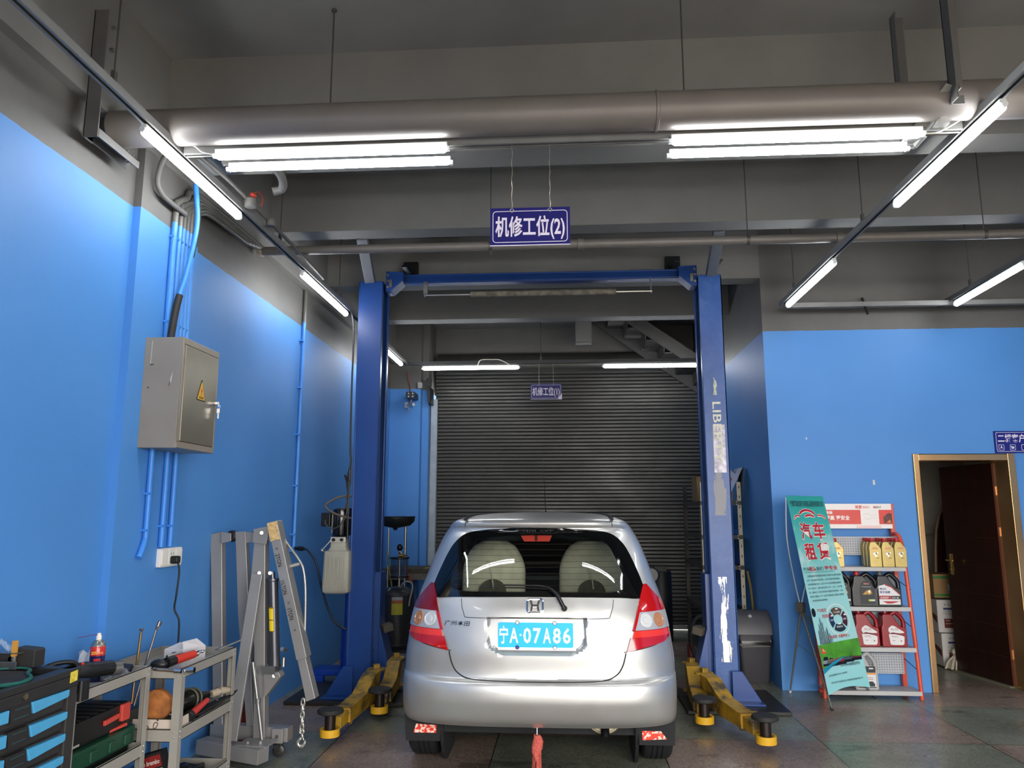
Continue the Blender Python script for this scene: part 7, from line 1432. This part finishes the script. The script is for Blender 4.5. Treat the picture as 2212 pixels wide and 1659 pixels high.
MB().lathe([(.038,0),(.042,.006),(.040,.04),(.022,.075),(.018,.11),(.012,.118)], (rx0+.085,8.10,rl[4]), 18).build('body', M('amber_plastic', '#a5772a', .4, var=.1), yb_, smooth=40); MB().cyl((rx0+.085,8.10,rl[4]+.115),(rx0+.085,8.10,rl[4]+.135),.014,n=12).build('cap', blk, yb_)
for i, (x, z_, r) in enumerate(((rx0+.14,1.40,.13),(rx0+.20,1.36,.15))):
    solo('rubber_belt', MB().tube([Vector((x + r*.62*math.cos(a), 7.995 - .012*i, z_ + r*1.55*math.sin(a))) for a in [2*math.pi*k/28 for k in range(28)]], .009, 6, closed=True), rub, ['inner loop of black belt hanging on the front of the rack', 'outer loop of black belt hanging on the front of the rack'][i], 'belt', smooth=60)
solo('white_leaflet', MB().prism([(rx0+.03,8.10,1.32),(rx0+.14,8.10,1.312),(rx0+.15,8.10,1.40),(rx0+.02,8.10,1.368)], (0,.004,0)), M('white_paper', '#b3b4b6', .6, var=.08), 'white leaflet standing on the second board of the rack', 'leaflet')
sb_ = thing('spray_bottle', (rx0 + .11, 8.12, rl[2]), 'trigger spray bottle with a red and white head on the middle board of the rack', 'spray bottle')
MB().lathe([(.036,0),(.040,.008),(.040,.09),(.030,.12),(.014,.135),(.014,.15)], (rx0+.11,8.12,rl[2]), 18).build('bottle', M('frosted_bottle', '#8f8d86', .4, var=.08), sb_, smooth=40)
MB().lathe([(.016,.148),(.017,.17),(.012,.178)], (rx0+.11,8.12,rl[2]), 14).prism([(rx0+.13,8.11,rl[2]+.16),(rx0+.145,8.11,rl[2]+.13),(rx0+.15,8.11,rl[2]+.21),(rx0+.135,8.11,rl[2]+.215)], (0,.02,0)).build('trigger', M('red_trigger', '#a8241f', .4, var=0), sb_); MB().prism([(rx0+.075,8.11,rl[2]+.19),(rx0+.14,8.11,rl[2]+.20),(rx0+.14,8.11,rl[2]+.225),(rx0+.10,8.11,rl[2]+.222)], (0,.022,0)).build('spray_head', M('white_head', '#c4c4c6', .4, var=0), sb_)
solo('green_case', MB().rbox(rx0+.04,rx0+.30,8.06,8.35,rl[2]+.0,rl[2]+.0+.06,.02,3), M('murky_green', '#1d2a24', .6, var=.1), 'murky green case under the spray bottle', 'case') if False else None
solo('green_tin', MB().rbox(rx0+.18,rx0+.31,8.10,8.30,.58,.72,.015,3), M('murky_green', '#1d2a24', .6, var=.1), 'murky green tin on the second lowest board of the rack', 'tin', bevel=.004)
solo('red_canister', MB().rbox(rx0+.14,rx0+.33,8.08,8.34,.16,.47,.03,3), M('red_canister', '#7c1a1e', .45, var=.12), 'red canister on the bottom board of the rack', 'canister', bevel=.006)
solo('blue_bag', MB().ball((rx0+.06,8.16,.40), .09, 14, (1,1,.7)), M('blue_nylon', '#1c2c4c', .7, var=.2), 'small dark blue bag in front of the red canister', 'bag', smooth=60) if False else None
m = MB().tube([Vector((1.33 + .11*math.cos(a), 7.95, .30 + .22*math.sin(a))) for a in [2*math.pi*k/24 for k in range(24)]], .018, 8, closed=True)
solo('old_belt_loop', m, rub, 'big black rubber loop leaning at the foot of the rack', 'belt', smooth=60)
solo('jerry_can', MB().rbox(1.395,1.455,8.03,8.16,.0,.11,.01,2).cyl((1.425,8.1,.11),(1.425,8.1,.135),.015,n=10), M('dirty_cream_plastic', '#a59a6e', .5, var=.15), 'small dirty cream bottle on the floor under the rack', 'bottle', bevel=.004)
solo('red_hand_pump', MB().cyl((1.27,8.3,.0),(1.27,8.3,.20),.035,n=14).cyl((1.27,8.3,.20),(1.27,8.3,.30),.012,n=10), M('dull_red_pump', '#5c1f1c', .5, var=.15), 'dull red cylinder standing on the floor left of the rack', 'cylinder', smooth=40)
solo('black_drum', MB().lathe([(.12,0),(.13,.01),(.13,.80),(.12,.82)], (1.16,9.75,0), 24).bx(1.08,1.22,9.65,9.8,.82,.88), M('black_drum', '#19191a', .5, var=.15), 'tall black drum in the dark beside the shutter', 'drum', smooth=40)
solo('yellow_bow', MB().tube(spline([(1.82,7.98,.0),(1.84,7.97,.4),(1.83,7.97,.75),(1.80,7.97,.95)], 5), .014, 8), M('dull_yellow_bar', '#6a5a2c', .5, var=.1), 'dull yellow bar leaning on the rack behind the bin', 'bar', smooth=50)
# grey swing-lid bin at the wall corner
bn_ = thing('waste_bin', (1.72, 7.55, 0), 'dark grey waste bin with a domed swing lid at the blue wall corner', 'bin')
bgm = M('dark_grey_bin', '#3b393d', .5, var=.06); cxb, cyb = 1.712, 7.545
def sect(z, a, b, r=.03): return [(cxb + p[0], cyb + p[1], z) for p in rrect(-a, a, -b, b, r, 4)]
m = MB(); rows = [sect(.0,.118,.125), sect(.02,.122,.13), sect(.37,.148,.165)]; m.grid(rows, close=True); m.f.append(tuple(range(20))[::-1]); m.mi.append(0); m.build('body', bgm, bn_, smooth=40)
m = MB(); rows = [sect(.395,.152,.170), sect(.43,.155,.173)]; m.grid([sect(.375,.146,.162), sect(.375,.153,.17)] + rows, close=True); m.build('rim', bgm, bn_, smooth=30)
m = MB(); rows = []
for k in range(9):
    a = math.pi*k/8; rows.append([(cxb + x, cyb - .165*math.cos(a), .43 + .20*math.sin(a)**.8) for x in (-.15,-.13,-.05,.05,.13,.15)])
m.grid(rows); 
for s_ in (-1, 1): m.prism([(cxb + s_*.15, cyb - .165*math.cos(math.pi*k/8), .43 + .20*math.sin(math.pi*k/8)**.8) for k in range(9)], (s_*.004,0,0))
m.build('swing_lid', M('lid_grey', '#4a484b', .42, var=.08), bn_, smooth=50)
MB().prism([(cxb-.05,cyb-.115,.585),(cxb-.025,cyb-.095,.60),(cxb-.01,cyb-.115,.585),(cxb-.03,cyb-.13,.57)], (0,-.004,.004)).build('lid_sticker', M('pale_sticker', '#a9a9a6', .5, var=.1), bn_)
m = MB(); rows = []
for j in range(4):
    rows.append([(p[0] + .006*math.sin(i*2.3 + j), p[1] + .006*math.cos(i*1.7), .395 - j*.022 + .012*math.sin(i*1.9)*(j > 1)) for i, p in enumerate(sect(.38, .151 + .004*(j > 0), .168 + .006*(j > 0)))])
m.grid(rows, close=True); m.build('bin_liner', M('black_bin_liner', '#1c1b18', .25, var=.3, scale=40), bn_, smooth=70)
